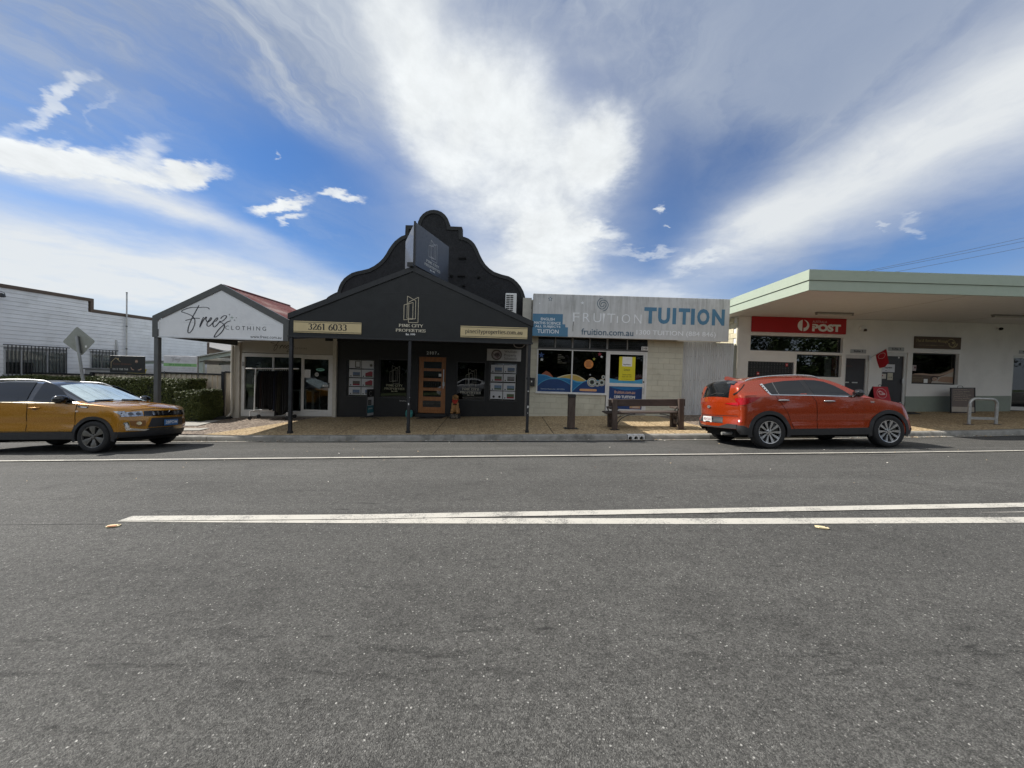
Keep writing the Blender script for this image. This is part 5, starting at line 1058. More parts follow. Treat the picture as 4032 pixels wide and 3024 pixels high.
# ------------------------------------------------------------------ post office building
po = thing('post_office', 'low white post office building with green fascia and deep canopy', 'post office', (14, 14.75, .5))
POW = M('white_render', (.78, .77, .74), .6, var=.035, scale=1.5, bump=.12, bscale=30, dirt=((.52, .51, .48), .25, 1.0)); POG = M('grey_green_paint', (.26, .30, .255), .55, var=.05); FASC = M('pale_green_fascia', (.37, .425, .335), .5, var=.04, scale=2, dirt=((.28, .33, .25), .3, 2))
PY = 14.75
hol = [(9.05, 12.58, 2.795, 3.375, .16), (8.99, 10.75, 1.15, 2.38, .08), (10.84, 12.56, 1.86, 2.70, .16), (12.70, 13.62, .2, 2.74, .12), (14.10, 15.08, .3, 2.87, .12), (15.265, 17.03, 1.705, 2.885, .16), (19.10, 20.1, .6, 2.90, .10)]
mb = wall_face(MB(), 8.57, 32, -.4, 4.08, PY, hol)
mb.quad((8.57, PY, -.4), (8.57, PY, 4.08), (8.57, 26, 4.08), (8.57, 26, -.4)); mb.quad((32, PY, -.4), (32, 26, -.4), (32, 26, 4.08), (32, PY, 4.08)); mb.build('wall', POW, po)
def band(a, b, z0=None):
    mb = MB(); f = lambda x: 1.21 + .035 * (x - 15.06)
    mb.v = [(a, PY - .004, .1), (b, PY - .004, .3), (b, PY - .004, f(b)), (a, PY - .004, f(a))]; mb.f = [(0, 1, 2, 3)]; mb.mi = [0]; mb.build('painted_band', POG, po, merge=False)
band(8.575, 8.985) ; band(8.99, 10.75) if False else None; 
mb = MB()
for a, b in ((13.62, 14.10), (15.08, 19.10), (20.1, 32)): band(a, b)
mb = MB(); mb.quad((15.077, PY - .003, .3), (15.077, PY + .118, .3), (15.077, PY + .118, 1.21), (15.077, PY - .003, 1.21)); mb.build('painted_reveal', POG, po, merge=False)
# block side wall
bl2 = MB().box(0, .02, -.195, .195, -.095, .095).mesh('block', M('cream_block', (.60, .54, .38), .7, var=.12, rnd=.14, bump=.3), bevel=.005)
for r in range(12):
    for c_ in range(4):
        y = 15.05 + .4 * c_ + (.2 if r % 2 else 0); link('block', bl2, po, wmat(po).inverted() @ Matrix.Translation((8.545, y, 1.75 + .2 * r)))
box('corner_return', M('cream_corner', (.56, .53, .43), .7), po, 8.535, 8.569, 14.76, 14.84, -.2, 4.02)
# canopy
FX = [(7.86, 10.38), (8.20, 14.75), (8.25, 20.0)]
def fascia(pts, z0, z1, off, name):
    mb = MB(); n = len(pts)
    for (a, b), (c, d_) in zip(pts, pts[1:]): mb.quad((a, b, z0), (c, d_, z0), (c, d_, z1), (a, b, z1))
    return mb
def fboard(z0, z1, o, name):
    x0 = 7.86 - o; y0 = 10.38 - o; mb = MB()
    mb.prism([(x0, y0), (34, y0), (34, y0 + .05), (x0 + .05, y0 + .05)], z0, z1, 'z').build(name, FASC, po)
    MB().prism([(x0, y0 + .001), (x0 + .049, y0 + .051), (8.25 - o + .05, 20), (8.25 - o, 20)], z0, z1, 'z').build(name, FASC, po)
fboard(4.36, 4.635, .03, 'upper_fascia'); fboard(4.09, 4.352, 0, 'lower_fascia')
mb = MB(); mb.prism([(7.91, 10.43), (34, 10.43), (34, 26), (8.4, 26)], 4.085, 4.12, 'z'); mb.build('soffit', M('canopy_soffit', (.66, .65, .64), .7, var=.04), po)
mb = MB(); mb.prism([(7.88, 10.40), (34, 10.40), (34, 26), (8.3, 26)], 4.60, 4.63, 'z'); mb.build('roof', M('roof_sheet_green', (.32, .36, .31), .5), po)
for xx in (12.2, 16.6): box('soffit_joint', M('soffit_joint', (.4, .38, .36), .7), po, xx, xx + .012, 10.5, 14.74, 4.080, 4.084)
# red sign
PR = M('post_red', (.42, .008, .012), .4, var=.04)
rs_ = thing('post_sign', 'long red post office sign with white letters and round horn emblem', 'sign', (10.8, 14.7, 3.5)); box('sign_panel', PR, rs_, 9.045, 12.63, PY - .05, PY - .003, 3.50, 4.08, bevel=.004)
SYP = PY - .053
cx_, cz_, R_ = 10.99, 3.785, .215
left = [(cx_ - .035, cz_ + R_ * .99)] + [(cx_ + R_ * cos(radians(a)), cz_ + R_ * sin(radians(a))) for a in range(100, 261, 8)] + [(cx_ - .035, cz_ - R_ * .985)]
sheet('emblem', left, SYP, OFFW, rs_)
outer = [(cx_ + .01 + R_ * cos(radians(a)), cz_ + R_ * sin(radians(a))) for a in range(88, -89, -8)]; inner = [(cx_ + .015 + .13 * cos(radians(a)), cz_ + .045 + .135 * sin(radians(a))) for a in range(-88, 60, 12)]
sheet('emblem', outer + [(cx_ + .015, cz_ - R_), (cx_ + .015, cz_ - .09)] + inner + [(cx_ + .06, cz_ + .185)], SYP, OFFW, rs_)
text('AUSTRALIA', (11.335, 11.89, 3.90, 3.985), SYP, M('print_pinkish', (.62, .42, .42), .5), rs_, bold=.01); text('POST', (11.33, 12.42, 3.575, 3.86), SYP, OFFW, rs_, bold=.06)
sheet('letter_slot', [(11.33, 3.775), (11.46, 3.775), (11.46, 3.80), (11.33, 3.80)], SYP - .002, PR, rs_); sheet('letter_slot', [(11.33, 3.70), (11.44, 3.70), (11.44, 3.715), (11.33, 3.715)], SYP - .002, PR, rs_)
# windows
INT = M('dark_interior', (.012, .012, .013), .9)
def recess_window(a, b, c, dd, y, gl=DGLASS, frame=None, fw=.035):
    fr = MB().ring([(a, c), (b, c), (b, dd), (a, dd)], [(a + fw, c + fw), (b - fw, c + fw), (b - fw, dd - fw), (a + fw, dd - fw)], y - .02, y + .03).build('window_frame', frame or BLACKM, po)
    box('pane', gl, fr, a + fw, b - fw, y, y + .006, c + fw, dd - fw); return fr
CGL = glass_mat('clear_window_glass', (.8, .82, .82))
recess_window(9.055, 12.575, 2.80, 3.37, PY + .13, CGL); recess_window(10.845, 12.555, 1.865, 2.695, PY + .13, CGL); wm = recess_window(15.27, 17.025, 1.71, 2.88, PY + .13, DGLASS)
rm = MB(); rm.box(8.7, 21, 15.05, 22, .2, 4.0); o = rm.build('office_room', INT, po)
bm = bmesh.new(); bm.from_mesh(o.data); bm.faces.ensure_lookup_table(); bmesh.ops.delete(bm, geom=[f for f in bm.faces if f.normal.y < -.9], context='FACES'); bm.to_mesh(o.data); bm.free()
for a, b, z, y in ((9.9, 11.3, 3.85, 17.2), (12.6, 14.4, 4.0, 17.8)):
    lt = thing('ceiling_tube', 'lit fluorescent tube inside the %s of the long post office window' % ('left end' if a < 10 else 'middle'), 'ceiling light', (a, y, z)); MB().tube([(a - .6, y - .25, z - .22), (b - .6, y + .35, z - .10)], .03, 8).build('tube', M('lit_tube', (.6, .6, .55), .5, emit=((1, .95, .82), 1.1)), lt)
box('window_poster', M('poster_grey', (.16, .165, .18), .6), po, 12.02, 12.28, PY + .14, PY + .143, 1.88, 2.60); box('window_poster', M('poster_dark_red', (.10, .012, .014), .6), po, 12.30, 12.52, PY + .14, PY + .143, 1.88, 2.62)
for k in range(5): box('print_line', M('print_dim_grey', (.06, .06, .065), .6), po, 12.05, 12.24 - .02 * (k % 2), PY + .136, PY + .1395, 2.2 + .07 * k, 2.215 + .07 * k)
# private boxes: a wall of small dark doors
pb = thing('post_boxes', 'bank of small black private post box doors set in the white wall', 'post boxes', (9.87, PY, 1.2)); box('frame', M('box_frame_black', (.012, .012, .013), .5), pb, 8.99, 10.75, PY + .06, PY + .08, 1.15, 2.38)
PBD = M('box_door_black', (.020, .020, .022), .35, .2, rnd=.2)
dm = MB().box(-.051, .051, -.012, 0, -.066, .066).mesh('box_door', PBD, bevel=.003); km = MB().lathe([(.008, -.016), (.008, -.012)], (0, 0, -.02), 8, 'y').mesh('lock', M('lock_steel', (.30, .30, .30), .4, .6)); lm = MB().box(-.018, .018, -.014, -.0125, .030, .042).mesh('number_tag', M('tag_grey', (.16, .16, .16), .5))
for i in range(16):
    for j in range(6):
        m_ = wmat(pb).inverted() @ Matrix.Translation((9.045 + .1093 * i, PY + .058, 2.30 - .1425 * j)); q = link('box_door', dm, pb, m_); link('lock', km, q); link('number_tag', lm, q)
for a, z in ((10.46, 2.22), (9.37, 1.86)): st = box('red_sticker', M('sticker_red', (.5, .02, .025), .5), pb, a, a + .085, PY + .038, PY + .0435, z, z + .115); box('sticker_mark', OFFW, st, a + .02, a + .065, PY + .0365, PY + .0378, z + .045, z + .07)
# doors
SDF = M('satin_door_frame', (.60, .60, .58), .4, .1, var=.05); DCH = M('charcoal_door', (.035, .035, .042), .4)
def shop_door(a, b, z0, z1, name='door'):
    fr = MB(); fr.box(a, a + .05, PY + .03, PY + .11, z0, z1); fr.box(b - .10, b, PY + .03, PY + .11, z0, z1); fr.box(a + .05, b - .10, PY + .03, PY + .11, z1 - .13, z1); f = fr.build('door_frame', SDF, po)
    d_ = box(name, DCH, po, a + .05, b - .10, PY + .07, PY + .10, z0 + .01, z1 - .13); return d_
d5 = shop_door(12.705, 13.615, .42, 2.735); text('OPEN', (12.74, 13.02, 2.27, 2.345), PY + .066, M('dull_red_print', (.10, .05, .05), .6), d5, bold=.01)
for a, b in ((12.70 + .07, 12.93), (13.05, 13.26)): box('push_plate', ALU, d5, a, b, PY + .062, PY + .069, 1.66, 1.70)
d4 = shop_door(14.105, 15.075, .48, 2.865); box('handle', ALU, d4, 14.92, 14.99, PY + .005, PY + .029, 1.70, 1.88)
box('open_sign', M('paper_cool', (.60, .62, .66), .6), d4, 14.16, 14.66, PY + .062, PY + .067, 2.12, 2.42); text('open', (14.27, 14.55, 2.235, 2.32), PY + .060, INK, d4, bold=.02); box('print_line', INK, d4, 14.30, 14.36, PY + .059, PY + .061, 2.165, 2.18)
box('notice', M('paper_warm', (.58, .55, .50), .6), d4, 14.155, 14.34, PY + .062, PY + .067, 1.86, 2.05); sheet('notice_mark', disc((14.20, 1.98), .03, 10), PY + .060, M('dull_rose', (.25, .06, .06), .6), d4)
box('notice', M('paper_cream', (.52, .50, .40), .6), d4, 14.40, 14.60, PY + .062, PY + .067, 1.82, 2.09); sheet('notice_mark', disc((14.46, 1.92), .025, 10), PY + .060, M('dull_tan', (.3, .24, .15), .6), d4); sheet('notice_mark', disc((14.54, 1.92), .025, 10), PY + .060, M('dull_grey', (.2, .2, .2), .6), d4)
sheet('door_sticker', disc((14.80, 2.69), .035, 14), PY + .066, OFFW, d4)
fr = MB().ring([(19.10, .80), (20.1, .80), (20.1, 2.90), (19.10, 2.90)], [(19.15, .94), (20.0, .94), (20.0, 2.80), (19.15, 2.80)], PY + .02, PY + .08).build('door', SDF, po); box('pane', DGLASS, fr, 19.15, 20.0, PY + .045, PY + .05, .94, 2.80)
# massage window print
SK = M('print_skin', (.33, .20, .13), .5, var=.08); SK2 = M('print_skin_light', (.40, .27, .19), .5); HAIR = M('print_dark_hair', (.045, .022, .018), .5); TOW = M('print_towel', (.42, .37, .31), .5); BRW = M('print_brown_ground', (.10, .065, .04), .5)
wy = PY + .122
sheet('window_print', [(15.31, 1.75), (16.98, 1.75), (16.98, 2.36), (16.75, 2.24), (16.45, 2.13), (16.1, 2.10), (15.7, 2.115), (15.45, 2.09), (15.31, 2.03)], wy, BRW, po)
sheet('window_print', [(15.33, 2.03), (15.5, 2.10), (15.8, 2.115), (16.2, 2.08), (16.5, 2.10), (16.75, 2.20), (16.98, 2.335), (16.98, 2.21), (16.72, 2.10), (16.45, 2.035), (16.1, 2.04), (15.7, 2.06), (15.45, 2.06)], wy - .001, SK2, po)
sheet('window_print', [(16.15, 1.75), (16.98, 1.75), (16.98, 2.22), (16.7, 2.09), (16.42, 1.98), (16.2, 1.86)], wy - .0015, TOW, po)
sheet('window_print', [(16.38, 1.83), (16.6, 1.80), (16.98, 1.78), (16.98, 2.0), (16.7, 2.02), (16.5, 1.98)], wy - .0022, SK, po); sheet('window_print', disc((16.25, 1.93), .15, 20, .10), wy - .0026, HAIR, po); sheet('window_print', disc((16.28, 1.905), .105, 20, .075), wy - .003, SK2, po)
for a, b in ((16.23, 1.915), (16.32, 1.885)): sheet('window_print', disc((a, b), .022, 10, .009), wy - .0036, HAIR, po)
sheet('window_print', disc((16.27, 1.862), .022, 10, .008), wy - .0036, M('print_lip', (.25, .06, .05), .5), po)
GT = M('print_gold_text', (.28, .22, .11), .5); text('OPEN 7 DAYS', (15.40, 15.83, 1.92, 1.965), wy - .002, GT, po); text('WALK INS WELCOME', (15.38, 15.83, 1.855, 1.895), wy - .002, GT, po); text('APPOINTMENTS', (15.38, 15.80, 1.795, 1.835), wy - .002, GT, po)
box('window_card', M('card_pink', (.42, .36, .36), .6), po, 15.31, 15.54, PY + .118, PY + .121, 2.20, 2.42); box('window_card', OFFW, po, 15.85, 16.0, PY + .112, PY + .115, 1.75, 1.90); sheet('card_mark', disc((15.49, 2.33), .035, 10, .05), PY + .1165, M('dull_maroon', (.12, .04, .045), .6), po)
ms = thing('massage_sign', 'brown massage sign with gold script and wreath above the display window', 'sign', (16.15, 14.7, 3.05)); box('sign_panel', M('sign_brown', (.075, .042, .018), .45, var=.1), ms, 15.265, 17.03, PY - .04, PY - .003, 3.055, 3.51, bevel=.004)
GD = M('sign_gold', (.36, .29, .13), .5); V_, F_ = text_pts('Thai & Remedial Massage', .005); V_ = [(p[0] + .22 * p[1], p[1]) for p in V_]; place_flat('lettering', V_, F_, (15.31, 16.53, 3.27, 3.41), PY - .0425, GD, ms); text('DAYBORO', (15.70, 16.13, 3.165, 3.20), PY - .0425, GD, ms)
for a, b in ((15.45, 15.66), (16.17, 16.38)): box('rule_line', GD, ms, a, b, PY - .0425, PY - .0405, 3.18, 3.186)
strokes('wreath', [[(16.64 + .16 * cos(radians(a)), 3.275 + .15 * sin(radians(a))) for a in range(130, -60, -20)]], .022, PY - .0425, GD, ms)
for k, a in enumerate(range(180, 365, 22)): sheet('wreath_leaf', disc((16.72 + .155 * cos(radians(a)), 3.265 + .135 * sin(radians(a))), .035, 8, .018), PY - .0435, GD, ms)
sheet('wreath_flower', star((16.72, 3.30), .07, 5, .5), PY - .0435, GD, ms)
SUI = M('suite_plate', (.36, .36, .35), .4, .3)
for body, a, b, c, dd, lab in (('Suite 5', 12.865, 13.46, 2.80, 2.945, 'grey plate reading Suite 5 over the door left of the red flag'), ('Suite 4', 14.305, 14.90, 2.93, 3.07, 'grey plate reading Suite 4 over the door right of the red flag'), ('Suite 3', 19.29, 19.88, 2.97, 3.10, 'grey suite plate at the right edge over the last dark door')):
    t = thing('suite_sign', lab, 'sign', ((a + b) / 2, PY, c), group='suite number plates'); box('plate', SUI, t, a, b, PY - .02, PY - .003, c, dd, bevel=.003); text(body, (a + .12, b - .12, c + .045, dd - .025), PY - .0225, INK, t, bold=.03)
for x0, x1, y, z, lab in ((10.50, 11.78, 13.42, 4.02, 'fluorescent batten under the canopy above the red sign'), (16.0, 17.4, 12.9, 4.02, 'fluorescent batten under the canopy at the right edge')):
    t = thing('batten_light', lab, 'light fitting', ((x0 + x1) / 2, y, 4.08), group='battens under the canopy'); box('housing', M('batten_grey', (.25, .235, .22), .5), t, x0, x1, y, y + .12, z + .02, 4.084, bevel=.01); MB().tube([(x0 + .03, y + .06, z), (x1 - .03, y + .06, z)], .028, 10).build('tube', M('unlit_tube', (.50, .48, .44), .4), t, smooth=50)
    for xx in (x0 + .02, x1 - .02): box('end_cap', MATS['batten_grey'], t, xx - .02, xx + .02, y + .03, y + .09, z - .03, z + .019)
t = thing('alarm_box', 'small white alarm siren box on the wall right of the red sign', 'alarm', (13.27, 14.7, 3.7)); box('case', OFFW, t, 13.15, 13.40, PY - .08, PY - .003, 3.68, 3.82, bevel=.01); MB().lathe([(.0, .03), (.05, .03), (.05, .09), (.03, .12)], (13.31, PY - .10, 3.60), 14).build('siren', M('smoky_lens', (.10, .08, .07), .2), t, smooth=50)
t = thing('security_camera', 'small dark dome camera high on the white wall', 'camera', (18.45, 14.7, 3.9)); box('base', OFFW, t, 18.38, 18.55, PY - .06, PY - .003, 3.90, 3.98, bevel=.01); MB().ball((18.46, PY - .08, 3.88), (.06, .06, .055)).build('dome', DARK, t, smooth=60)
# flag
t = thing('wall_flag', 'red flag with white tap to pay symbol hanging from a wall bracket', 'flag', (13.6, 14.6, 2.6)); box('bracket', ALU, t, 13.57, 13.64, PY - .05, PY - .003, 2.54, 2.72)
a0 = Vector((13.60, 14.70, 2.64)); a1 = Vector((13.49, 14.0, 2.925)); MB().tube([a0, a1], .012, 8).build('pole', ALU, t)
FLR = M('flag_red', (.40, .006, .018), .6, var=.06); fm = MB(); nu, nv = 8, 10
p0, p1 = a0.lerp(a1, .36), a1
def fpt(u, v):
    top = p0.lerp(p1, u); L = .42 + .22 * (1 - abs(2 * u - 1.05)) * .35 + (1 - u) * .02; drop = v * (.50 + .05 * (1 - abs(2 * u - 1))) ; p = top + Vector((.17 * v, 0, -drop)); p += Vector((.0, .025 * sin(5 * u + 3 * v), 0)); return p
fm.v = [tuple(fpt(i / nu, j / nv)) for j in range(nv + 1) for i in range(nu + 1)]; fm.f = [(j * (nu + 1) + i, j * (nu + 1) + i + 1, (j + 1) * (nu + 1) + i + 1, (j + 1) * (nu + 1) + i) for j in range(nv) for i in range(nu)]; fm.mi = [0] * len(fm.f); fm.build('cloth', FLR, t, smooth=60)
def onflag(name, pts, mat, off=.004):
    mb = MB(); n_ = (fpt(.9, .5) - fpt(.1, .5)).cross(fpt(.5, .9) - fpt(.5, .1)).normalized(); n_ = n_ if n_.y < 0 else -n_
    q = [fpt(u, v) + n_ * off for u, v in pts]; tri = geometry.tessellate_polygon([[Vector((u, v, 0)) for u, v in pts]]); mb.v = [tuple(p) for p in q]; mb.f = [tuple(x) for x in tri]; mb.mi = [0] * len(tri); return mb.build(name, mat, t, merge=False)
PKW = M('flag_print', (.62, .42, .42), .6)
ringp = [(.5 + .30 * cos(2 * pi * i / 24), .27 + .17 * sin(2 * pi * i / 24)) for i in range(25)]; inr = [(.5 + .265 * cos(2 * pi * i / 24), .27 + .148 * sin(2 * pi * i / 24)) for i in range(25)]
mb = MB(); n_ = Vector((-.6, -.8, .1)).normalized()
for i in range(24): mb.quad(*[tuple(fpt(*p) + n_ * .005) for p in (ringp[i], ringp[i + 1], inr[i + 1], inr[i])])
mb.build('symbol', PKW, t, merge=False); onflag('symbol', [(.34, .25), (.52, .20), (.68, .26), (.64, .34), (.48, .32), (.38, .30)], PKW)
for k, (a, b) in enumerate(((.25, .72), (.14, .88), (.14, .86))): onflag('print_line', [(a, .55 + .12 * k), (b, .54 + .12 * k), (b, .58 + .12 * k), (a, .59 + .12 * k)], PKW)
# overhead wires far behind, between poles
wr = thing('power_lines', 'three thin overhead wires crossing the sky behind the post office', 'wires', (28, 25, 8))
for a, b in (((20.0, 8.35, 25), (46, 14.9, 25)), ((20.0, 8.30, 25), (46, 14.5, 25)), ((20.0, 8.0, 25), (46, 14.0, 25))):
    MB().tube([(a[0] + (b[0] - a[0]) * k / 14, 25, a[1] - (.23 if 0 else 0) + (b[1] - a[1]) * k / 14 - .5 * (1 - (2 * k / 14 - 1) ** 2) * .35) for k in range(15)], .011, 5, cap=False).build('wire', M('wire_grey', (.10, .11, .13), .6), wr)
# ------------------------------------------------------------------ cars
class Car:
    """body surface from a side outline, a plan outline and rounded ends; local x forward from the rear bumper, y left, z up"""
    def __init__(s, **k): s.__dict__.update(k)
    def endshift(s, x, y, z):
        W0 = .78
        if x > s.L - s.fz:
            t = (x - (s.L - s.fz)) / s.fz; return -(t ** 2) * (pch(s.fprof, z) + s.fbow * min(1.2, abs(y) / W0) ** 2.2)
        if x < s.rz:
            t = (s.rz - x) / s.rz; return (t ** 2) * (pch(s.rprof, z) + s.rbow * min(1.2, abs(y) / W0) ** 2.2)
        return 0.0
    def zbot(s, x):
        z = pch(s.bot, x)
        for xw in s.wheels:
            d = abs(x - xw)
            if d < s.Ra: z = max(z, s.zc + sqrt(s.Ra ** 2 - d * d))
        return z
    def ys(s, x, z):
        W = pch(s.plan, x); zs = pch(s.belt, x)
        if z <= zs:
            a = max(0, (.62 - z) / .62); y = W * (1 - .085 * a * a) - .022 * max(0, (z - .72) / max(.1, zs - .72)) ** 2
            y -= s.crease * exp(-((z - s.cz) / .085) ** 2) * min(1, max(0, (x - .3) / .4)) * min(1, max(0, (s.L - .3 - x) / .4)); return y
        return W - .022 - .028 * min(1, (z - zs) / .03) - s.tum * (z - zs) - .25 * (z - zs) ** 2
    def edge(s, x):
        zt = pch(s.top, x); zs = pch(s.belt, x); ze = max(zs + .004, zt - s.crown); return zt, zs, ze
    def topz(s, x, y):
        zt, zs, ze = s.edge(x); ye = s.ys(x, ze); return ze + (zt - ze) * max(0, 1 - abs(y / ye) ** 2.3)
    def P(s, x, y, z): return (x + s.endshift(x, y, z), y, z)
    def inv(s, X, y, z):
        x = X
        for _ in range(8): x = X - s.endshift(x, y, z)
        return min(max(x, 0), s.L)
    def side(s, X, z, off, sg=-1):
        x = X
        for _ in range(8): x = min(max(X - s.endshift(x, s.ys(x, z), z), 0), s.L)
        y = s.ys(x, z); return Vector((x + s.endshift(x, y, z), sg * (y + off), z))
    def cap(s, y, z, off, front=True): 
        x = s.L if front else 0.0; q = s.endshift(x, y, z); return Vector((x + q + (off if front else -off), y, z))
    def ring(s, x):
        zb = s.zbot(x); zt, zs, ze = s.edge(x); zb = min(zb, zs - .03); R = []
        for i in range(9): z = zb + (zs - zb) * i / 8; R.append((s.ys(x, z), z))
        for i in range(1, 7): z = zs + (ze - zs) * i / 6; R.append((s.ys(x, z), z))
        ye = R[-1][0]
        for i in range(1, 8):
            y = ye * (1 - i / 7); R.append((y, ze + (zt - ze) * (1 - abs(y / ye) ** 2.3)))
        return R
    def stations(s):
        X = [s.L * i / 90 for i in range(91)]
        for xw in s.wheels: X += [xw + sg * s.Ra * f for sg in (-1, 1) for f in (1.0, .995, .98, .95, .9, .82)]
        return sorted(set(round(x, 4) for x in X if 0 <= x <= s.L))
    def body(s, name, mats, parent, dark_top=False):
        mb = MB(); X = s.stations(); rings = [s.ring(x) for x in X]; n = len(rings[0]); m = 2 * n - 1
        for x, R in zip(X, rings):
            loop = [(-y, z) for y, z in R] + [(y, z) for y, z in reversed(R[:-1])]
            mb.v += [s.P(x, y, z) for y, z in loop]
        for i in range(len(X) - 1):
            for j in range(m - 1):
                k = min(j, m - 2 - j); zt, zs, ze = s.edge((X[i] + X[i + 1]) / 2)
                mb.cur = 1 if dark_top and k >= 8 and ze - zs > .035 else 0
                a = i * m + j; mb.f.append((a, a + m, a + m + 1, a + 1)); mb.mi.append(mb.cur)
        mb.cur = 0
        for i, fr in ((0, False), (len(X) - 1, True)):      # rounded ends
            R = rings[i]; b = len(mb.v); c = 9
            for y, z in R:
                for q in range(c): yy = -y + 2 * y * q / (c - 1); mb.v.append(s.P(X[i], yy, z))
            for j in range(n - 1):
                for q in range(c - 1): mb.f.append((b + j * c + q, b + j * c + q + 1, b + (j + 1) * c + q + 1, b + (j + 1) * c + q)); mb.mi.append(0)
        return mb.build(name, mats, parent, smooth=38, world=False)
    def patch(s, name, poly, mat, parent, f, off=.006, step=.045, rim=.014, holes=()):
        """panel lying on the body: outline in two parameters mapped by f(a, b, off)"""
        from mathutils.geometry import delaunay_2d_cdt
        B = []
        for (a, b) in zip(poly, poly[1:] + poly[:1]):
            d = sqrt((b[0] - a[0]) ** 2 + (b[1] - a[1]) ** 2); k = max(1, int(d / step)); B += [(a[0] + (b[0] - a[0]) * i / k, a[1] + (b[1] - a[1]) * i / k) for i in range(k)]
        pts = [Vector(p) for p in B]; nb = len(pts); xs_ = [p[0] for p in B]; ys_ = [p[1] for p in B]
        def inside(x, y):
            r = False
            for i in range(nb):
                (x1, y1), (x2, y2) = B[i], B[i - 1]
                if (y1 > y) != (y2 > y) and x < (x2 - x1) * (y - y1) / (y2 - y1) + x1: r = not r
            return r
        def near(x, y): return min((x - p[0]) ** 2 + (y - p[1]) ** 2 for p in B) < (step * .45) ** 2
        x = min(xs_) + step / 2
        while x < max(xs_):
            y = min(ys_) + step / 2
            while y < max(ys_):
                if inside(x, y) and not near(x, y): pts.append(Vector((x, y)))
                y += step
            x += step
        V, E_, F, *_ = delaunay_2d_cdt(pts, [(i, (i + 1) % nb) for i in range(nb)], [], 1, 1e-5)
        mb = MB(); mb.v = [tuple(f(v.x, v.y, off)) for v in V]; mb.f = [tuple(t) for t in F]; mb.mi = [0] * len(F)
        if rim:
            ed = {}
            for t in F:
                for a, b in zip(t, t[1:] + t[:1]): ed[(a, b)] = 1
            for a, b in list(ed):
                if (b, a) not in ed:
                    mb.poly([mb.v[a], mb.v[b], tuple(f(V[b].x, V[b].y, off - rim)), tuple(f(V[a].x, V[a].y, off - rim))])
        return mb.build(name, mat, parent, smooth=35, world=False)
def sidef(c, sg): return lambda a, b, o: c.side(a, b, o, sg)
def capf(c, front): return lambda a, b, o: c.cap(a, b, o, front)
def topf(c): return lambda a, b, o: Vector((a + c.endshift(a, b, c.topz(a, b)), b, c.topz(a, b) + o))
def arch_band(c, xw, r0, r1, sg, mat, parent, z0=.30):
    a0 = math.asin((c.zc - z0) / r1) if False else 0
    A = [radians(-14 + (208) * i / 26) for i in range(27)]
    poly = [(xw + r1 * cos(a), c.zc + r1 * sin(a)) for a in A] + [(xw + r0 * cos(a), c.zc + r0 * sin(a)) for a in reversed(A)]
    poly = [(min(max(p[0], .03), c.L - .03), p[1]) for p in poly]
    return c.patch('wheel_arch', poly, mat, parent, sidef(c, sg), off=.012, rim=.03, step=.05)
CLAD = M('black_cladding', (.022, .022, .024), .6, var=.15, bump=.2, bscale=300)
GLOSSB = M('gloss_black', (.006, .006, .007), .12, coat=.5, var=.05)
CGLASS = M('tinted_car_glass', (.008, .009, .010), .03, spec=.6, var=.02)
CHR = M('chrome', (.72, .72, .72), .12, 1.0, var=.03)
TYRE = M('tyre', (.014, .014, .015), .8, var=.2)
HL = M('headlamp_lens', (.36, .38, .41), .10, .6, var=.6, scale=24, coat=1.0)
REDL = M('red_lamp', (.34, .0015, .004), .2, var=.25, scale=22, coat=.4, spec=.3)
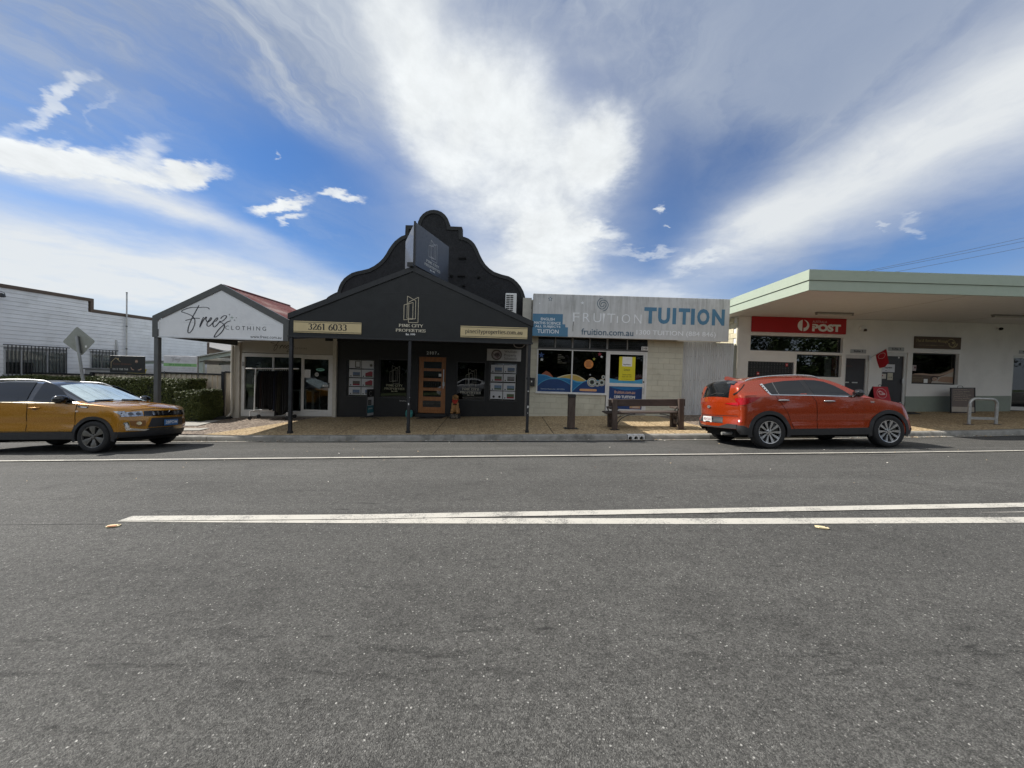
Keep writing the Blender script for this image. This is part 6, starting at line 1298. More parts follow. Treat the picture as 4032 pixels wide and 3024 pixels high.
def wheel(parent, x, y, z, R, sg, style, steer=0.0):
    """tyre, rim with spokes, hub; axis across the car"""
    w = link('wheel', MB().lathe([(R * .58, .02), (R * .58, -.02)], (0, 0, 0), 28, 'y').mesh('wheel', DARK), parent, Matrix.Translation((x, y, z)) @ Matrix.Rotation(steer, 4, 'Z'))
    t = MB().lathe([(R * .66, -.100), (R * .80, -.118), (R * .93, -.112), (R * .985, -.092), (R, -.06), (R, .06), (R * .985, .092), (R * .93, .112), (R * .80, .118), (R * .66, .100)], (0, 0, 0), 44, 'y', cap=False)
    link('tyre', t.mesh('tyre', TYRE, 50), w)
    f = sg * .098
    rim = MB().lathe([(R * .70, f), (R * .685, f * 1.06), (R * .655, f * 1.03), (R * .635, f * .75)], (0, 0, 0), 44, 'y', cap=False)
    SP = M('alloy_machined', (.55, .55, .56), .28, .85, var=.08) if style == 'twin' else M('alloy_grey', (.17, .165, .155), .38, .7, var=.1)
    rim_o = link('rim', rim.mesh('rim', SP, 50), w)
    back = link('rim_barrel', MB().lathe([(R * .655, f * .55), (R * .3, f * .25), (.02, f * .2)], (0, 0, 0), 36, 'y', cap=False).mesh('rim_barrel', GLOSSB if style == 'twin' else DARK, 40), w)
    sp = MB(); n = 5 if style == 'twin' else 6
    if style == 'twin':
        for k in range(5):
            a = 2 * pi * k / 5 + pi / 2
            for sd in (-1, 1):
                def Q(r, tt, d): return (r * cos(a) - tt * sin(a), f * d, r * sin(a) + tt * cos(a))
                r0, r1 = R * .17, R * .66; t0, t1 = sd * .020, sd * .082; w0, w1 = .013, .033
                for (ra, rb, ta, tb, wa, wb_) in ((r0, r1, t0, t1, w0, w1),):
                    i = len(sp.v); sp.v += [Q(ra, ta - wa, .80), Q(ra, ta + wa, .80), Q(rb, tb + wb_, 1.0), Q(rb, tb - wb_, 1.0), Q(ra, ta - wa, .45), Q(ra, ta + wa, .45), Q(rb, tb + wb_, .6), Q(rb, tb - wb_, .6)]
                    for q in ((0, 1, 2, 3), (4, 7, 6, 5), (0, 4, 5, 1), (2, 6, 7, 3), (1, 5, 6, 2), (0, 3, 7, 4)): sp.f.append(tuple(i + u for u in q)); sp.mi.append(0)
    else:
        for k in range(6):
            a = 2 * pi * k / 6 + pi / 2 + .1
            def Q(r, tt, d): return (r * cos(a) - tt * sin(a), f * d, r * sin(a) + tt * cos(a))
            P_ = [(R * .17, .024, .82), (R * .34, .036, .92), (R * .50, .058, .98), (R * .665, .060, 1.0)]
            for (ra, wa, da), (rb, wb_, db) in zip(P_, P_[1:]):
                i = len(sp.v); sp.v += [Q(ra, -wa, da), Q(ra, wa, da), Q(rb, wb_, db), Q(rb, -wb_, db), Q(ra, -wa, da - .4), Q(ra, wa, da - .4), Q(rb, wb_, db - .4), Q(rb, -wb_, db - .4), Q(ra, 0, da + .10), Q(rb, 0, db + .06)]
                for q in ((0, 8, 9, 3), (8, 1, 2, 9), (4, 7, 6, 5), (1, 5, 6, 2), (0, 3, 7, 4)): sp.f.append(tuple(i + u for u in q)); sp.mi.append(0)
    s_o = link('spokes', sp.mesh('spokes', SP, 30), w)
    MBh = MB().lathe([(R * .20, f * .75), (R * .19, f * .86), (R * .10, f * .90), (R * .09, f * 1.02), (0, f * 1.03)], (0, 0, 0), 20, 'y'); link('hub', MBh.mesh('hub', SP, 40), w)
    nm = MB().lathe([(.011, f * .80), (.011, f * .95), (0, f * .96)], (0, 0, 0), 8, 'y').mesh('wheel_nut', DARK)
    for k in range(5): a = 2 * pi * k / 5 + pi / 2; link('wheel_nut', nm, w, Matrix.Translation((R * .155 * cos(a), 0, R * .155 * sin(a))))
    return w
def car_matrix(x, y, yaw, rise, roll):
    ex = Vector((cos(yaw), sin(yaw), rise)).normalized(); ey = Vector((-sin(yaw), cos(yaw), roll)); ez = ex.cross(ey).normalized(); ey = ez.cross(ex)
    m = Matrix(((ex.x, ey.x, ez.x, 0), (ex.y, ey.y, ez.y, 0), (ex.z, ey.z, ez.z, 0), (0, 0, 0, 1))); return m
def place_car(name, label, cat, X0, ynear, width, yaw, c):
    """rest the near wheels at y=ynear and the far wheels on the road"""
    yc = ynear + width / 2
    zn = lambda x, y: road_z(x, y)
    xa, xb = X0 + c.wheels[0], X0 + c.wheels[1]; yn, yf = ynear + .12, ynear + width - .12
    rise = (zn(xb, yn) - zn(xa, yn)) / (xb - xa); roll = (min(zn(xa, yf), zn(xa, min(yf, ky(xa) - .02))) - zn(xa, yn)) / (yf - yn)
    m = car_matrix(X0, yc, yaw, rise, roll); z0 = zn(xa, yn) - rise * c.wheels[0] - roll * (yn - yc)
    return thing(name, label, cat, mat=Matrix.Translation((X0, yc, z0)) @ m)
def mirror_of(c, x, z, sg, mat, parent, size=(.10, .17, .11), sc_=1):
    y = c.ys(x, z) * sg; mb = MB(); mb.ball((x + .02, y + sg * .13, z + .02), (size[0] * .62, size[1] * .62, size[2] * .62), 14, 10)
    o = mb.build('mirror', mat, parent, smooth=60, world=False); mb = MB(); mb.box(x - .03, x + .05, min(y - sg * .02, y + sg * .09), max(y - sg * .02, y + sg * .09), z - .045, z - .01); mb.build('mirror_arm', GLOSSB, o, world=False) if False else mb.build('mirror_arm', CLAD, parent, world=False)
    mb = MB(); mb.poly([(x - .045, y + sg * (.13 + .085 * cos(a)), z + .02 + .05 * sin(a)) for a in [2 * pi * k / 16 for k in range(16)]]); mb.build('mirror_glass', CHR, o, world=False) if False else link('mirror_glass', mb.mesh('mirror_glass', CGLASS), parent)
    return o
# ---- orange-red hatchback SUV seen from behind its right side
KP = M('orange_red_paint', (.32, .033, .003), .26, .25, var=.04, scale=40, coat=1.0)
kia = Car(L=4.44, wheels=(.915, 3.555), Ra=.395, zc=.355, crown=.075, tum=.40, crease=.018, cz=.60, fz=.75, rz=.55, fbow=.26, rbow=.20,
    top=[(0, 1.02), (0.05, 1.1), (0.28, 1.412), (0.36, 1.482), (0.5, 1.527), (0.9, 1.582), (1.4, 1.617), (1.9, 1.622), (2.3, 1.587), (2.55, 1.507), (2.95, 1.2974), (3.2, 1.1752), (3.3, 1.1329), (3.5, 1.1), (3.8, 1.05), (4.1, 0.97), (4.3, 0.88), (4.44, 0.78)],
    belt=[(0, .99), (.12, 1.10), (.5, 1.16), (1.0, 1.165), (1.8, 1.15), (2.75, 1.115), (3.15, 1.08), (3.5, 1.03), (3.9, .95), (4.2, .86), (4.44, .74)],
    plan=[(0, .80), (.15, .86), (.4, .905), (.9, .925), (2.0, .925), (3.4, .925), (3.9, .915), (4.2, .875), (4.44, .80)],
    bot=[(0, .42), (.2, .36), (.5, .33), (1.4, .30), (3.0, .30), (4.0, .30), (4.3, .26), (4.44, .28)],
    fprof=[(.25, .06), (.40, 0), (.6, .02), (.78, .10), (1.0, .2)], rprof=[(.3, .14), (.42, .05), (.55, .05), (.66, .10), (.9, .10), (1.02, .12), (1.3, .14)])
k = place_car('parked_car', 'orange red SUV with silver spoked wheels parked in front of the post office', 'car', 4.685, 8.25, 1.855, radians(1.3), kia)
kia.body('body', [KP, KP], k)
for sg in (-1, 1):
    f = sidef(kia, sg)
    arch_band(kia, .915, .385, .465, sg, CLAD, k); arch_band(kia, 3.555, .385, .465, sg, CLAD, k)
    kia.patch('sill_cladding', [(1.30, .29), (3.17, .29), (3.10, .44), (2.4, .43), (1.36, .42)], CLAD, k, f, off=.014, rim=.03)
    kia.patch('door_gap', [(1.068, 1.152), (1.308, .783), (1.446, .423), (1.950, .423), (1.959, 1.0), (1.871, 1.142)], DARK, k, f, off=.002, rim=0)
    kia.patch('door_gap', [(1.878, 1.143), (1.966, 1.0), (1.957, .423), (2.985, .423), (3.024, .8), (2.985, 1.081), (2.8, 1.106)], DARK, k, f, off=.002, rim=0)
    rd = kia.patch('door', [(1.075, 1.150), (1.315, .785), (1.452, .428), (1.945, .428), (1.954, 1.0), (1.866, 1.138)], KP, k, f, off=.006, rim=.006)
    fd = kia.patch('door', [(1.884, 1.138), (1.972, 1.0), (1.963, .428), (2.98, .428), (3.018, .8), (2.98, 1.078), (2.8, 1.102)], KP, k, f, off=.006, rim=.006)
    for (xa, z, dd) in ((1.12, 1.045, rd), (2.13, 1.02, fd)):
        P0 = [kia.side(xa + u, z + (.004 if 0 < u < .2 else 0), o, sg) for u, o in ((0, .008), (.02, .04), (.12, .05), (.20, .04), (.235, .008))]; tb = MB().tube(curve(P0, 4), .0145, 8); tb.build('handle', CHR, k, smooth=50, world=False) if False else link('handle', tb.mesh('handle', CHR, 50), dd, wmat(dd).inverted() @ wmat(k))
        cupv = kia.patch('handle_cup', disc((xa + .12, z - .012), .075, 16, .035), M('cup_shadow', (.16, .018, .006), .5), k, f, off=.007, rim=0)
    kia.patch('rear_side_window', [(.86, 1.395), (.965, 1.175), (1.79, 1.158), (1.80, 1.30), (1.735, 1.49), (1.4, 1.475), (1.1, 1.44)], CGLASS, k, f, off=.011, rim=.012)
    kia.patch('front_side_window', [(1.85, 1.495), (1.95, 1.155), (2.80, 1.122), (2.66, 1.245), (2.48, 1.365), (2.28, 1.455), (2.08, 1.49)], CGLASS, k, f, off=.011, rim=.012)
    kia.patch('pillar_trim', [(1.742, 1.492), (1.802, 1.155), (1.945, 1.152), (1.845, 1.496)], CLAD, k, f, off=.013, rim=.012)
    kia.patch('window_bar', [(1.10, 1.440), (1.145, 1.17), (1.165, 1.17), (1.12, 1.443)], M('grey_seal', (.12, .12, .12), .5), k, f, off=.014, rim=.006)
    kia.patch('chrome_strip', [(.955, 1.160), (1.8, 1.143), (2.82, 1.108), (2.80, 1.123), (1.8, 1.158), (.965, 1.174)], CHR, k, f, off=.014, rim=.010)
    cg = kia.patch('chrome_quarter', [(.815, 1.40), (.87, 1.42), (.99, 1.172), (.945, 1.172)], CHR, k, f, off=.016, rim=.012)
    for q in range(5): kia.patch('quarter_slot', disc((.852 + .024 * q, 1.375 - .045 * q), .015, 8, .013), DARK, k, f, off=.0178, rim=0, step=.02)
    kia.patch('tail_lamp', [(.03, .99), (.10, 1.06), (.30, 1.10), (.74, 1.12), (.60, 1.03), (.40, .955), (.10, .935), (.03, .95)], REDL, k, f, off=.014, rim=.016)
    kia.patch('reverse_lamp', [(.12, .965), (.30, .962), (.27, .938), (.13, .932)], M('clear_lens', (.5, .42, .42), .1, coat=1.0), k, f, off=.013, rim=.008, step=.02)
    kia.patch('bumper_reflector', [(.04, .62), (.30, .625), (.33, .585), (.10, .562), (.04, .58)], REDL, k, f, off=.010, rim=.01, step=.03)
    kia.patch('bumper_lamp', [(.13, .622), (.24, .624), (.24, .570), (.13, .566)], M('clear_lamp', (.40, .34, .32), .3), k, f, off=.013, rim=.008, step=.03)
    kia.patch('rear_bumper', [(.0, .30), (.53, .30), (.50, .42), (.36, .50), (.0, .525)], CLAD, k, f, off=.012, rim=.02)
    kia.patch('headlamp', [(3.84, .985), (4.0, .965), (4.18, .91), (4.36, .82), (4.36, .74), (4.22, .80), (4.02, .90)], HL, k, f, off=.012, rim=.014)
    kia.patch('front_bumper_cladding', [(3.98, .28), (4.40, .28), (4.42, .40), (4.2, .42), (4.02, .36)], CLAD, k, f, off=.012, rim=.02)
    pass
    kia.patch('tailgate_seam', [(.19, .70), (.205, .70), (.225, 1.12), (.50, 1.40), (.485, 1.41), (.21, 1.13)], DARK, k, f, off=.003, rim=0, step=.03)
    kia.patch('wing_badge', [(3.16, .985), (3.26, .985), (3.26, 1.003), (3.16, 1.003)], CHR, k, f, off=.008, rim=.004, step=.03)
    rl_ = curve([Vector((x, sg * (kia.ys(x, kia.edge(x)[2]) - .05), kia.topz(x, kia.ys(x, kia.edge(x)[2]) - .05) + h)) for x, h in ((.55, .0), (.68, .03), (1.0, .045), (1.5, .048), (2.0, .04), (2.2, .02), (2.28, -.005))], 5)
    MB().tube(rl_, .016, 8).build('roof_rail', M('silver_rail', (.55, .56, .57), .3, .8), k, smooth=50, world=False)
    mirror_of(kia, 2.83, 1.17, sg, KP if False else GLOSSB, k, (.13, .17, .14))
kia.patch('rear_window', [(.075, -.56), (.075, .56), (.30, .50), (.30, -.50)], CGLASS, k, topf(kia), off=.006, rim=.01)
sp_ = kia.patch('spoiler', [(.30, -.60), (.30, .60), (.42, .60), (.46, 0), (.42, -.60)], GLOSSB, k, topf(kia), off=.012, rim=.03)
kia.patch('windscreen', [(3.17, -.70), (3.24, 0), (3.17, .70), (2.42, .565), (2.36, 0), (2.42, -.565)], CGLASS, k, topf(kia), off=.006, rim=.01)
cr_ = capf(kia, False)
kia.patch('rear_bumper', [(-.80, .43), (.80, .43), (.80, .52), (.62, .53), (.40, .46), (-.40, .46), (-.62, .53), (-.80, .52)], CLAD, k, cr_, off=.013, rim=.02)
kia.patch('plate_recess', [(-.50, .54), (.50, .54), (.44, .68), (-.44, .68)], CLAD, k, cr_, off=.004, rim=.004)
for sg in (-1, 1):
    kia.patch('tail_lamp', [(sg * .50, .975), (sg * .80, .93), (sg * .80, 1.0), (sg * .70, 1.0), (sg * .55, .99)], REDL, k, cr_, off=.010, rim=.01)
kia.patch('tailgate_seam', [(-.79, .70), (.79, .70), (.79, .712), (-.79, .712)], DARK, k, cr_, off=.003, rim=0, step=.08)
def plate(c, body, y0, z0, w, h, front, base, ink, parent):
    d = .022; P = c.cap(y0, z0, d, front); o = link('number_plate', MB().box(-w / 2, w / 2, -.004, .004, -h / 2, h / 2).mesh('number_plate', base, bevel=.003), parent, Matrix.Translation(P) @ Matrix.Rotation(pi / 2 if front else -pi / 2, 4, 'Z') @ Matrix.Rotation(0, 4, 'X'))
    text(body, (-w * .42, w * .42, -h * .22, h * .30), -.0055, ink, o, bold=.02, world=False); return o
plate(kia, '424 EA3', .02, .605, .372, .134, False, M('plate_white', (.70, .70, .68), .4), M('plate_maroon', (.16, .02, .03), .5), k)
# badge and wiper
P = kia.cap(0, .90, .012, False); badge = link('badge', MB().lathe([(.07, -.006), (.07, .006)], (0, 0, 0), 22, 'x').mesh('badge', CHR), k, Matrix.Translation(P) @ Matrix.Diagonal((1, 1, .52, 1))); text('KIA', (-.035, .035, -.018, .018), -.0075, GLOSSB, link('badge_face', MB().lathe([(.06, -.0065), (.06, -.005)], (0, 0, 0), 20, 'y').mesh('badge_face', ALU), k, Matrix.Translation(P + Vector((-.004, 0, 0))) @ Matrix.Rotation(-pi / 2, 4, 'Z') @ Matrix.Diagonal((1, 1, .52, 1))), bold=.03, world=False)
pt = [topf(kia)(.085, .05, .03), topf(kia)(.11, -.15, .028), topf(kia)(.12, -.42, .022)]; MB().tube(pt, .010, 6).build('rear_wiper', RUBBER, k, world=False)
fin = MB(); zf = kia.topz(.62, 0); fin.v = [(.50, -.03, zf - .01), (.80, -.03, zf + .01), (.56, 0, zf + .075), (.50, 0, zf + .07), (.50, .03, zf - .01), (.80, .03, zf + .01)]; fin.f = [(0, 1, 2, 3), (5, 4, 3, 2), (0, 3, 4), (1, 5, 2)]; fin.mi = [0] * 4; fin.build('antenna_fin', KP, k, world=False)
fk = capf(kia, True)
kia.patch('grille', [(-.40, .66), (.40, .66), (.36, .76), (-.36, .76)], GLOSSB, k, fk, off=.008); kia.patch('lower_intake', [(-.55, .32), (.55, .32), (.50, .50), (-.50, .50)], CLAD, k, fk, off=.008)
MB().box(.35, 4.1, -.60, .60, .22, .78).build('underbody', DARK, k, world=False)
MB().tube([(.12, -.45, .30), (.4, -.45, .30)], .035, 10).build('exhaust', STEEL, k, smooth=50, world=False)
for xw in kia.wheels:
    for sg in (-1, 1): wheel(k, xw, sg * (.9275 - .115), .355, .355, sg, 'twin')
# ---- gold SUV with black roof, half out of the picture on the left
SPN = M('gold_paint', (.42, .185, .006), .27, .35, var=.04, scale=40, coat=1.0)
sz = Car(L=4.175, wheels=(.825, 3.325), Ra=.375, zc=.33, crown=.075, tum=.36, crease=.020, cz=.62, fz=.62, rz=.5, fbow=.30, rbow=.16,
    top=[(0, 1.0), (0.05, 1.1), (0.28, 1.37), (0.42, 1.48), (0.7, 1.53), (1.2, 1.565), (1.7, 1.565), (2.0, 1.54), (2.2, 1.495), (2.4, 1.41), (2.7, 1.2583), (2.95, 1.1375), (3.05, 1.1), (3.15, 1.075), (3.5, 1.04), (3.8, 1.0), (4.0, 0.955), (4.12, 0.91), (4.175, 0.86)],
    belt=[(0, .97), (.2, 1.06), (1.0, 1.07), (2.0, 1.055), (2.9, 1.035), (3.2, 1.01), (3.6, .96), (3.95, .89), (4.175, .80)],
    plan=[(0, .80), (.2, .85), (.6, .88), (1.2, .8875), (3.3, .8875), (3.8, .875), (4.05, .85), (4.175, .82)],
    bot=[(0, .45), (.3, .36), (1.3, .30), (2.9, .30), (3.8, .32), (4.05, .29), (4.175, .30)],
    fprof=[(.25, .10), (.38, .02), (.55, 0), (.72, .01), (.84, .04), (.95, .12)], rprof=[(.3, .1), (.5, 0), (.9, .02), (1.1, .08)])
v = place_car('parked_car', 'gold SUV with black roof and silver windscreen shade parked at the left edge', 'car', -12.07, 7.90, 1.775, radians(1.6), sz)
ROOFB = M('black_roof_paint', (.010, .010, .012), .22, coat=1.0, var=.05)
sz.body('body', [SPN, ROOFB], v, dark_top=True)
for sg in (-1, 1):
    f = sidef(sz, sg)
    arch_band(sz, .825, .365, .43, sg, CLAD, v); arch_band(sz, 3.325, .365, .43, sg, CLAD, v)
    sz.patch('sill_cladding', [(1.2, .285), (2.96, .285), (2.93, .43), (1.24, .43)], CLAD, v, f, off=.014, rim=.03)
    sz.patch('sill_strip', [(1.24, .43), (2.93, .43), (2.93, .445), (1.24, .445)], GLOSSB, v, f, off=.016, rim=.006)
    sz.patch('door_gap', [(1.05, 1.06), (1.22, .80), (1.26, .455), (1.978, .455), (1.985, .9), (1.965, 1.05)], DARK, v, f, off=.002, rim=0)
    sz.patch('door_gap', [(1.972, 1.05), (1.99, .9), (1.982, .455), (2.935, .455), (2.965, .7), (2.985, 1.03)], DARK, v, f, off=.002, rim=0)
    rd = sz.patch('door', [(1.065, 1.052), (1.232, .80), (1.272, .463), (1.97, .463), (1.977, .9), (1.958, 1.043)], SPN, v, f, off=.006, rim=.006)
    fd = sz.patch('door', [(1.982, 1.043), (1.998, .9), (1.99, .463), (2.926, .463), (2.955, .7), (2.972, 1.022)], SPN, v, f, off=.006, rim=.006)
    for (xa, z, dd) in ((1.20, .965, rd), (2.03, .945, fd)):
        P0 = [sz.side(xa + u, z, o, sg) for u, o in ((0, .008), (.02, .035), (.11, .042), (.18, .035), (.215, .008))]; tb = MB().tube(curve(P0, 4), .014, 8); link('handle', tb.mesh('handle', SPN, 50), dd, wmat(dd).inverted() @ wmat(v))
        sz.patch('handle_cup', disc((xa + .11, z - .008), .072, 16, .036), M('cup_shadow_gold', (.14, .06, .006), .5), v, f, off=.007, rim=0)
    sz.patch('rear_side_window', [(.62, 1.40), (.95, 1.085), (1.90, 1.068), (1.88, 1.49), (1.3, 1.50), (.8, 1.46)], CGLASS, v, f, off=.011, rim=.012)
    sz.patch('front_side_window', [(2.04, 1.49), (2.02, 1.066), (2.86, 1.046), (2.74, 1.15), (2.52, 1.32), (2.32, 1.43), (2.18, 1.475)], CGLASS, v, f, off=.011, rim=.012)
    sz.patch('belt_strip', [(.95, 1.068), (2.0, 1.053), (2.92, 1.030), (2.92, 1.044), (2.0, 1.066), (.95, 1.082)], CHR if False else M('satin_strip', (.45, .40, .30), .3, .7), v, f, off=.014, rim=.010)
    sz.patch('wing_vent', [(2.98, .985), (3.22, .965), (3.20, .935), (3.02, .95)], GLOSSB, v, f, off=.008, rim=.01, step=.03); sz.patch('vent_blade', [(3.06, .968), (3.20, .956), (3.185, .944), (3.07, .953)], CHR, v, f, off=.012, rim=.004, step=.03)
    sz.patch('side_repeater', disc((3.0, .87), .032, 12, .018), M('repeater_lens', (.6, .45, .35), .1, coat=1.0), v, f, off=.010, rim=.006, step=.02)
    sz.patch('headlamp', [(3.72, .865), (3.86, .865), (4.10, .825), (4.10, .745), (4.0, .735), (3.86, .775)], HL, v, f, off=.010, rim=.012, step=.03)
    sz.patch('front_bumper_cladding', [(3.70, .29), (4.12, .29), (4.14, .42), (3.72, .43)], CLAD, v, f, off=.012, rim=.02)
    pass
    sz.patch('tail_lamp', [(.03, .80), (.03, .98), (.25, .99), (.30, .90), (.22, .80)], REDL, v, f, off=.010, rim=.012)
    rl_ = curve([Vector((x, sg * (sz.ys(x, sz.edge(x)[2]) - .05), sz.topz(x, sz.ys(x, sz.edge(x)[2]) - .05) + h)) for x, h in ((.45, .0), (.58, .035), (1.0, .05), (1.5, .05), (1.95, .042), (2.14, .018), (2.22, -.005))], 5)
    MB().tube(rl_, .018, 8).build('roof_rail', M('pale_silver_rail', (.50, .50, .50), .40, .6), v, smooth=50, world=False)
    mirror_of(sz, 2.70, 1.10, sg, GLOSSB, v, (.19, .22, .15))
sf = topf(sz)
sz.patch('windscreen_surround', [(3.08, -.74), (3.13, 0), (3.08, .74), (2.20, .62), (2.14, 0), (2.20, -.62)], GLOSSB, v, sf, off=.004, rim=.01)
sz.patch('sun_shade', [(3.01, -.69), (3.05, 0), (3.01, .69), (2.30, .575), (2.26, 0), (2.30, -.575)], M('silver_sunshade', (.60, .72, .73), .30, .25, var=.18, scale=3.5, stretch=(1, 2.2, 1), coat=1.0), v, sf, off=.008, rim=.008)
for q in (-.42, -.14, .14, .42): sz.patch('shade_fold', [(3.02, q - .006), (3.02, q + .006), (2.28, q * .8 + .006), (2.28, q * .8 - .006)], M('shade_fold', (.33, .42, .44), .4), v, sf, off=.0095, rim=0)
sz.patch('rear_window', [(.07, -.55), (.07, .55), (.29, .5), (.29, -.5)], CGLASS, v, sf, off=.006)
for sg in (-1, 1): MB().tube([sf(3.06, sg * .1 - .1, .02), sf(3.05, sg * .25, .018), sf(3.01, sg * .55, .016)], .009, 6).build('wiper', RUBBER, v, world=False)
for q in (-.33, .33):
    sz.patch('bonnet_crease', [(3.18, q - .008), (3.18, q + .008), (4.0, q * .92 + .008), (4.0, q * .92 - .008)], SPN, v, sf, off=.006, rim=.006)
sz.patch('bonnet_gap', [(4.085, -.66), (4.10, -.66), (4.13, 0), (4.10, .66), (4.085, .66), (4.115, 0)], DARK, v, sf, off=.003, rim=0, step=.03)
ff = capf(sz, True)
sz.patch('grille', [(-.52, .745), (.52, .745), (.50, .86), (-.50, .86)], GLOSSB, v, ff, off=.008, rim=.01)
for q in (-.36, -.26, -.16, .16, .26, .36): sz.patch('grille_bar', [(q - .016, .765), (q + .016, .765), (q + .016, .845), (q - .016, .845)], CHR, v, ff, off=.018, rim=.012, step=.03)
for z in (.775, .80, .825): sz.patch('grille_slat', [(-.49, z - .004), (.49, z - .004), (.49, z + .004), (-.49, z + .004)], CLAD, v, ff, off=.012, rim=.004, step=.06)
for pts in ([(-.055, .80), (.0, .84), (.03, .825), (-.02, .80), (.055, .805), (.0, .765), (-.03, .78), (.02, .805)],): sz.patch('badge', [(.045, .822), (.0, .85), (-.05, .812), (.012, .80), (-.045, .785), (.0, .757), (.05, .795), (-.012, .806)], CHR, v, ff, off=.022, rim=.008, step=.03)
for sg in (-1, 1):
    hl = sz.patch('headlamp', [(sg * .535, .75), (sg * .82, .745), (sg * .82, .84), (sg * .53, .86)], HL, v, ff, off=.010, rim=.012, step=.03)
    for q in (.60, .70): sz.patch('lamp_projector', disc((sg * q, .80), .034, 14), M('projector', (.05, .055, .06), .05, coat=1.0), v, ff, off=.014, rim=.004, step=.02)
    sz.patch('lamp_bracket', [(sg * .80, .62), (sg * .74, .63), (sg * .72, .50), (sg * .52, .46), (sg * .44, .46), (sg * .50, .425), (sg * .76, .45)], CHR, v, ff, off=.014, rim=.012, step=.03)
    sz.patch('daytime_lamp', [(sg * .785, .60), (sg * .755, .605), (sg * .74, .52), (sg * .765, .51)], M('lamp_white', (.7, .7, .72), .2, coat=1.0), v, ff, off=.018, rim=.006, step=.03)
    sz.patch('fog_recess', [(sg * .72, .655), (sg * .50, .65), (sg * .50, .54), (sg * .60, .515), (sg * .70, .55)], M('gold_recess', (.20, .08, .008), .4), v, ff, off=.006, rim=.004, step=.03); sz.patch('fog_lamp', disc((sg * .60, .595), .038, 16), M('fog_lens', (.5, .38, .2), .1, .5, coat=1.0), v, ff, off=.014, rim=.008, step=.02)
sz.patch('lower_intake', [(-.46, .50), (.46, .50), (.40, .70), (-.40, .70)], CLAD, v, ff, off=.007, rim=.006)
sz.patch('lower_intake', [(-.50, .42), (.50, .42), (.46, .485), (-.46, .485)], GLOSSB, v, ff, off=.009, rim=.006)
sz.patch('front_bumper_cladding', [(-.82, .30), (.82, .30), (.82, .42), (-.82, .42)], CLAD, v, ff, off=.012, rim=.02)
plate(sz, '28PDM', .0, .585, .372, .134, True, M('plate_blue', (.055, .16, .36), .4), M('plate_ink_white', (.72, .74, .76), .5), v)
MB().box(.3, 3.9, -.58, .58, .21, .74).build('underbody', DARK, v, world=False)
for xw in sz.wheels:
    for sg in (-1, 1): wheel(v, xw, sg * (.8875 - .115), .332, .332, sg, 'wide')
# ---- white sedan parked on the near side, seen only mirrored in the shop windows
WP = M('white_car_paint', (.70, .70, .70), .3, coat=1.0, var=.03)
sd = Car(L=4.7, wheels=(.95, 3.70), Ra=.36, zc=.32, crown=.07, tum=.42, crease=.015, cz=.55, fz=.7, rz=.5, fbow=.25, rbow=.15,
    top=[(0, .95), (.1, 1.0), (.6, 1.06), (.85, 1.10), (1.3, 1.32), (1.7, 1.43), (2.3, 1.45), (2.7, 1.38), (3.2, 1.12), (3.5, 1.0), (4.1, .93), (4.5, .82), (4.7, .70)],
    belt=[(0, .92), (.8, .99), (1.5, .97), (2.5, .94), (3.3, .92), (3.9, .86), (4.4, .76), (4.7, .66)], plan=[(0, .80), (.3, .87), (.9, .90), (3.7, .90), (4.3, .86), (4.7, .78)], bot=[(0, .32), (.5, .24), (1.4, .2), (3.2, .2), (4.3, .22), (4.7, .26)],
    fprof=[(.25, .06), (.4, 0), (.6, .03), (.8, .12)], rprof=[(.3, .06), (.5, 0), (.9, .04)])
s_ = thing('parked_car', 'white sedan parked on the near side of the street behind the camera', 'car', mat=Matrix.Translation((-.95, -1.15, road_z(-2.5, -1.1) + .0)) @ Matrix.Rotation(pi, 4, 'Z') @ Matrix.Rotation(0.034, 4, 'Y'))
sd.body('body', [WP, WP], s_)
for sg in (-1, 1):
    f = sidef(sd, sg); sd.patch('rear_side_window', [(1.25, 1.18), (1.35, .985), (2.2, .97), (2.15, 1.33), (1.6, 1.30)], CGLASS, s_, f); sd.patch('front_side_window', [(2.22, 1.335), (2.26, .97), (3.12, .945), (2.75, 1.23), (2.5, 1.32)], CGLASS, s_, f); sd.patch('tail_lamp', [(.03, .80), (.03, .93), (.3, .95), (.3, .85)], REDL, s_, f); sd.patch('headlamp', [(4.2, .78), (4.55, .68), (4.55, .60), (4.3, .65)], HL, s_, f)
sd.patch('windscreen', [(3.35, -.7), (3.42, 0), (3.35, .7), (2.68, .56), (2.68, -.56)], CGLASS, s_, topf(sd)); sd.patch('rear_window', [(.95, -.62), (.95, .62), (1.42, .55), (1.42, -.55)], CGLASS, s_, topf(sd))
MB().box(.3, 4.3, -.6, .6, .18, .66).build('underbody', DARK, s_, world=False)
for xw in sd.wheels:
    for sg in (-1, 1): wheel(s_, xw, sg * .785, .32, .32, sg, 'wide')
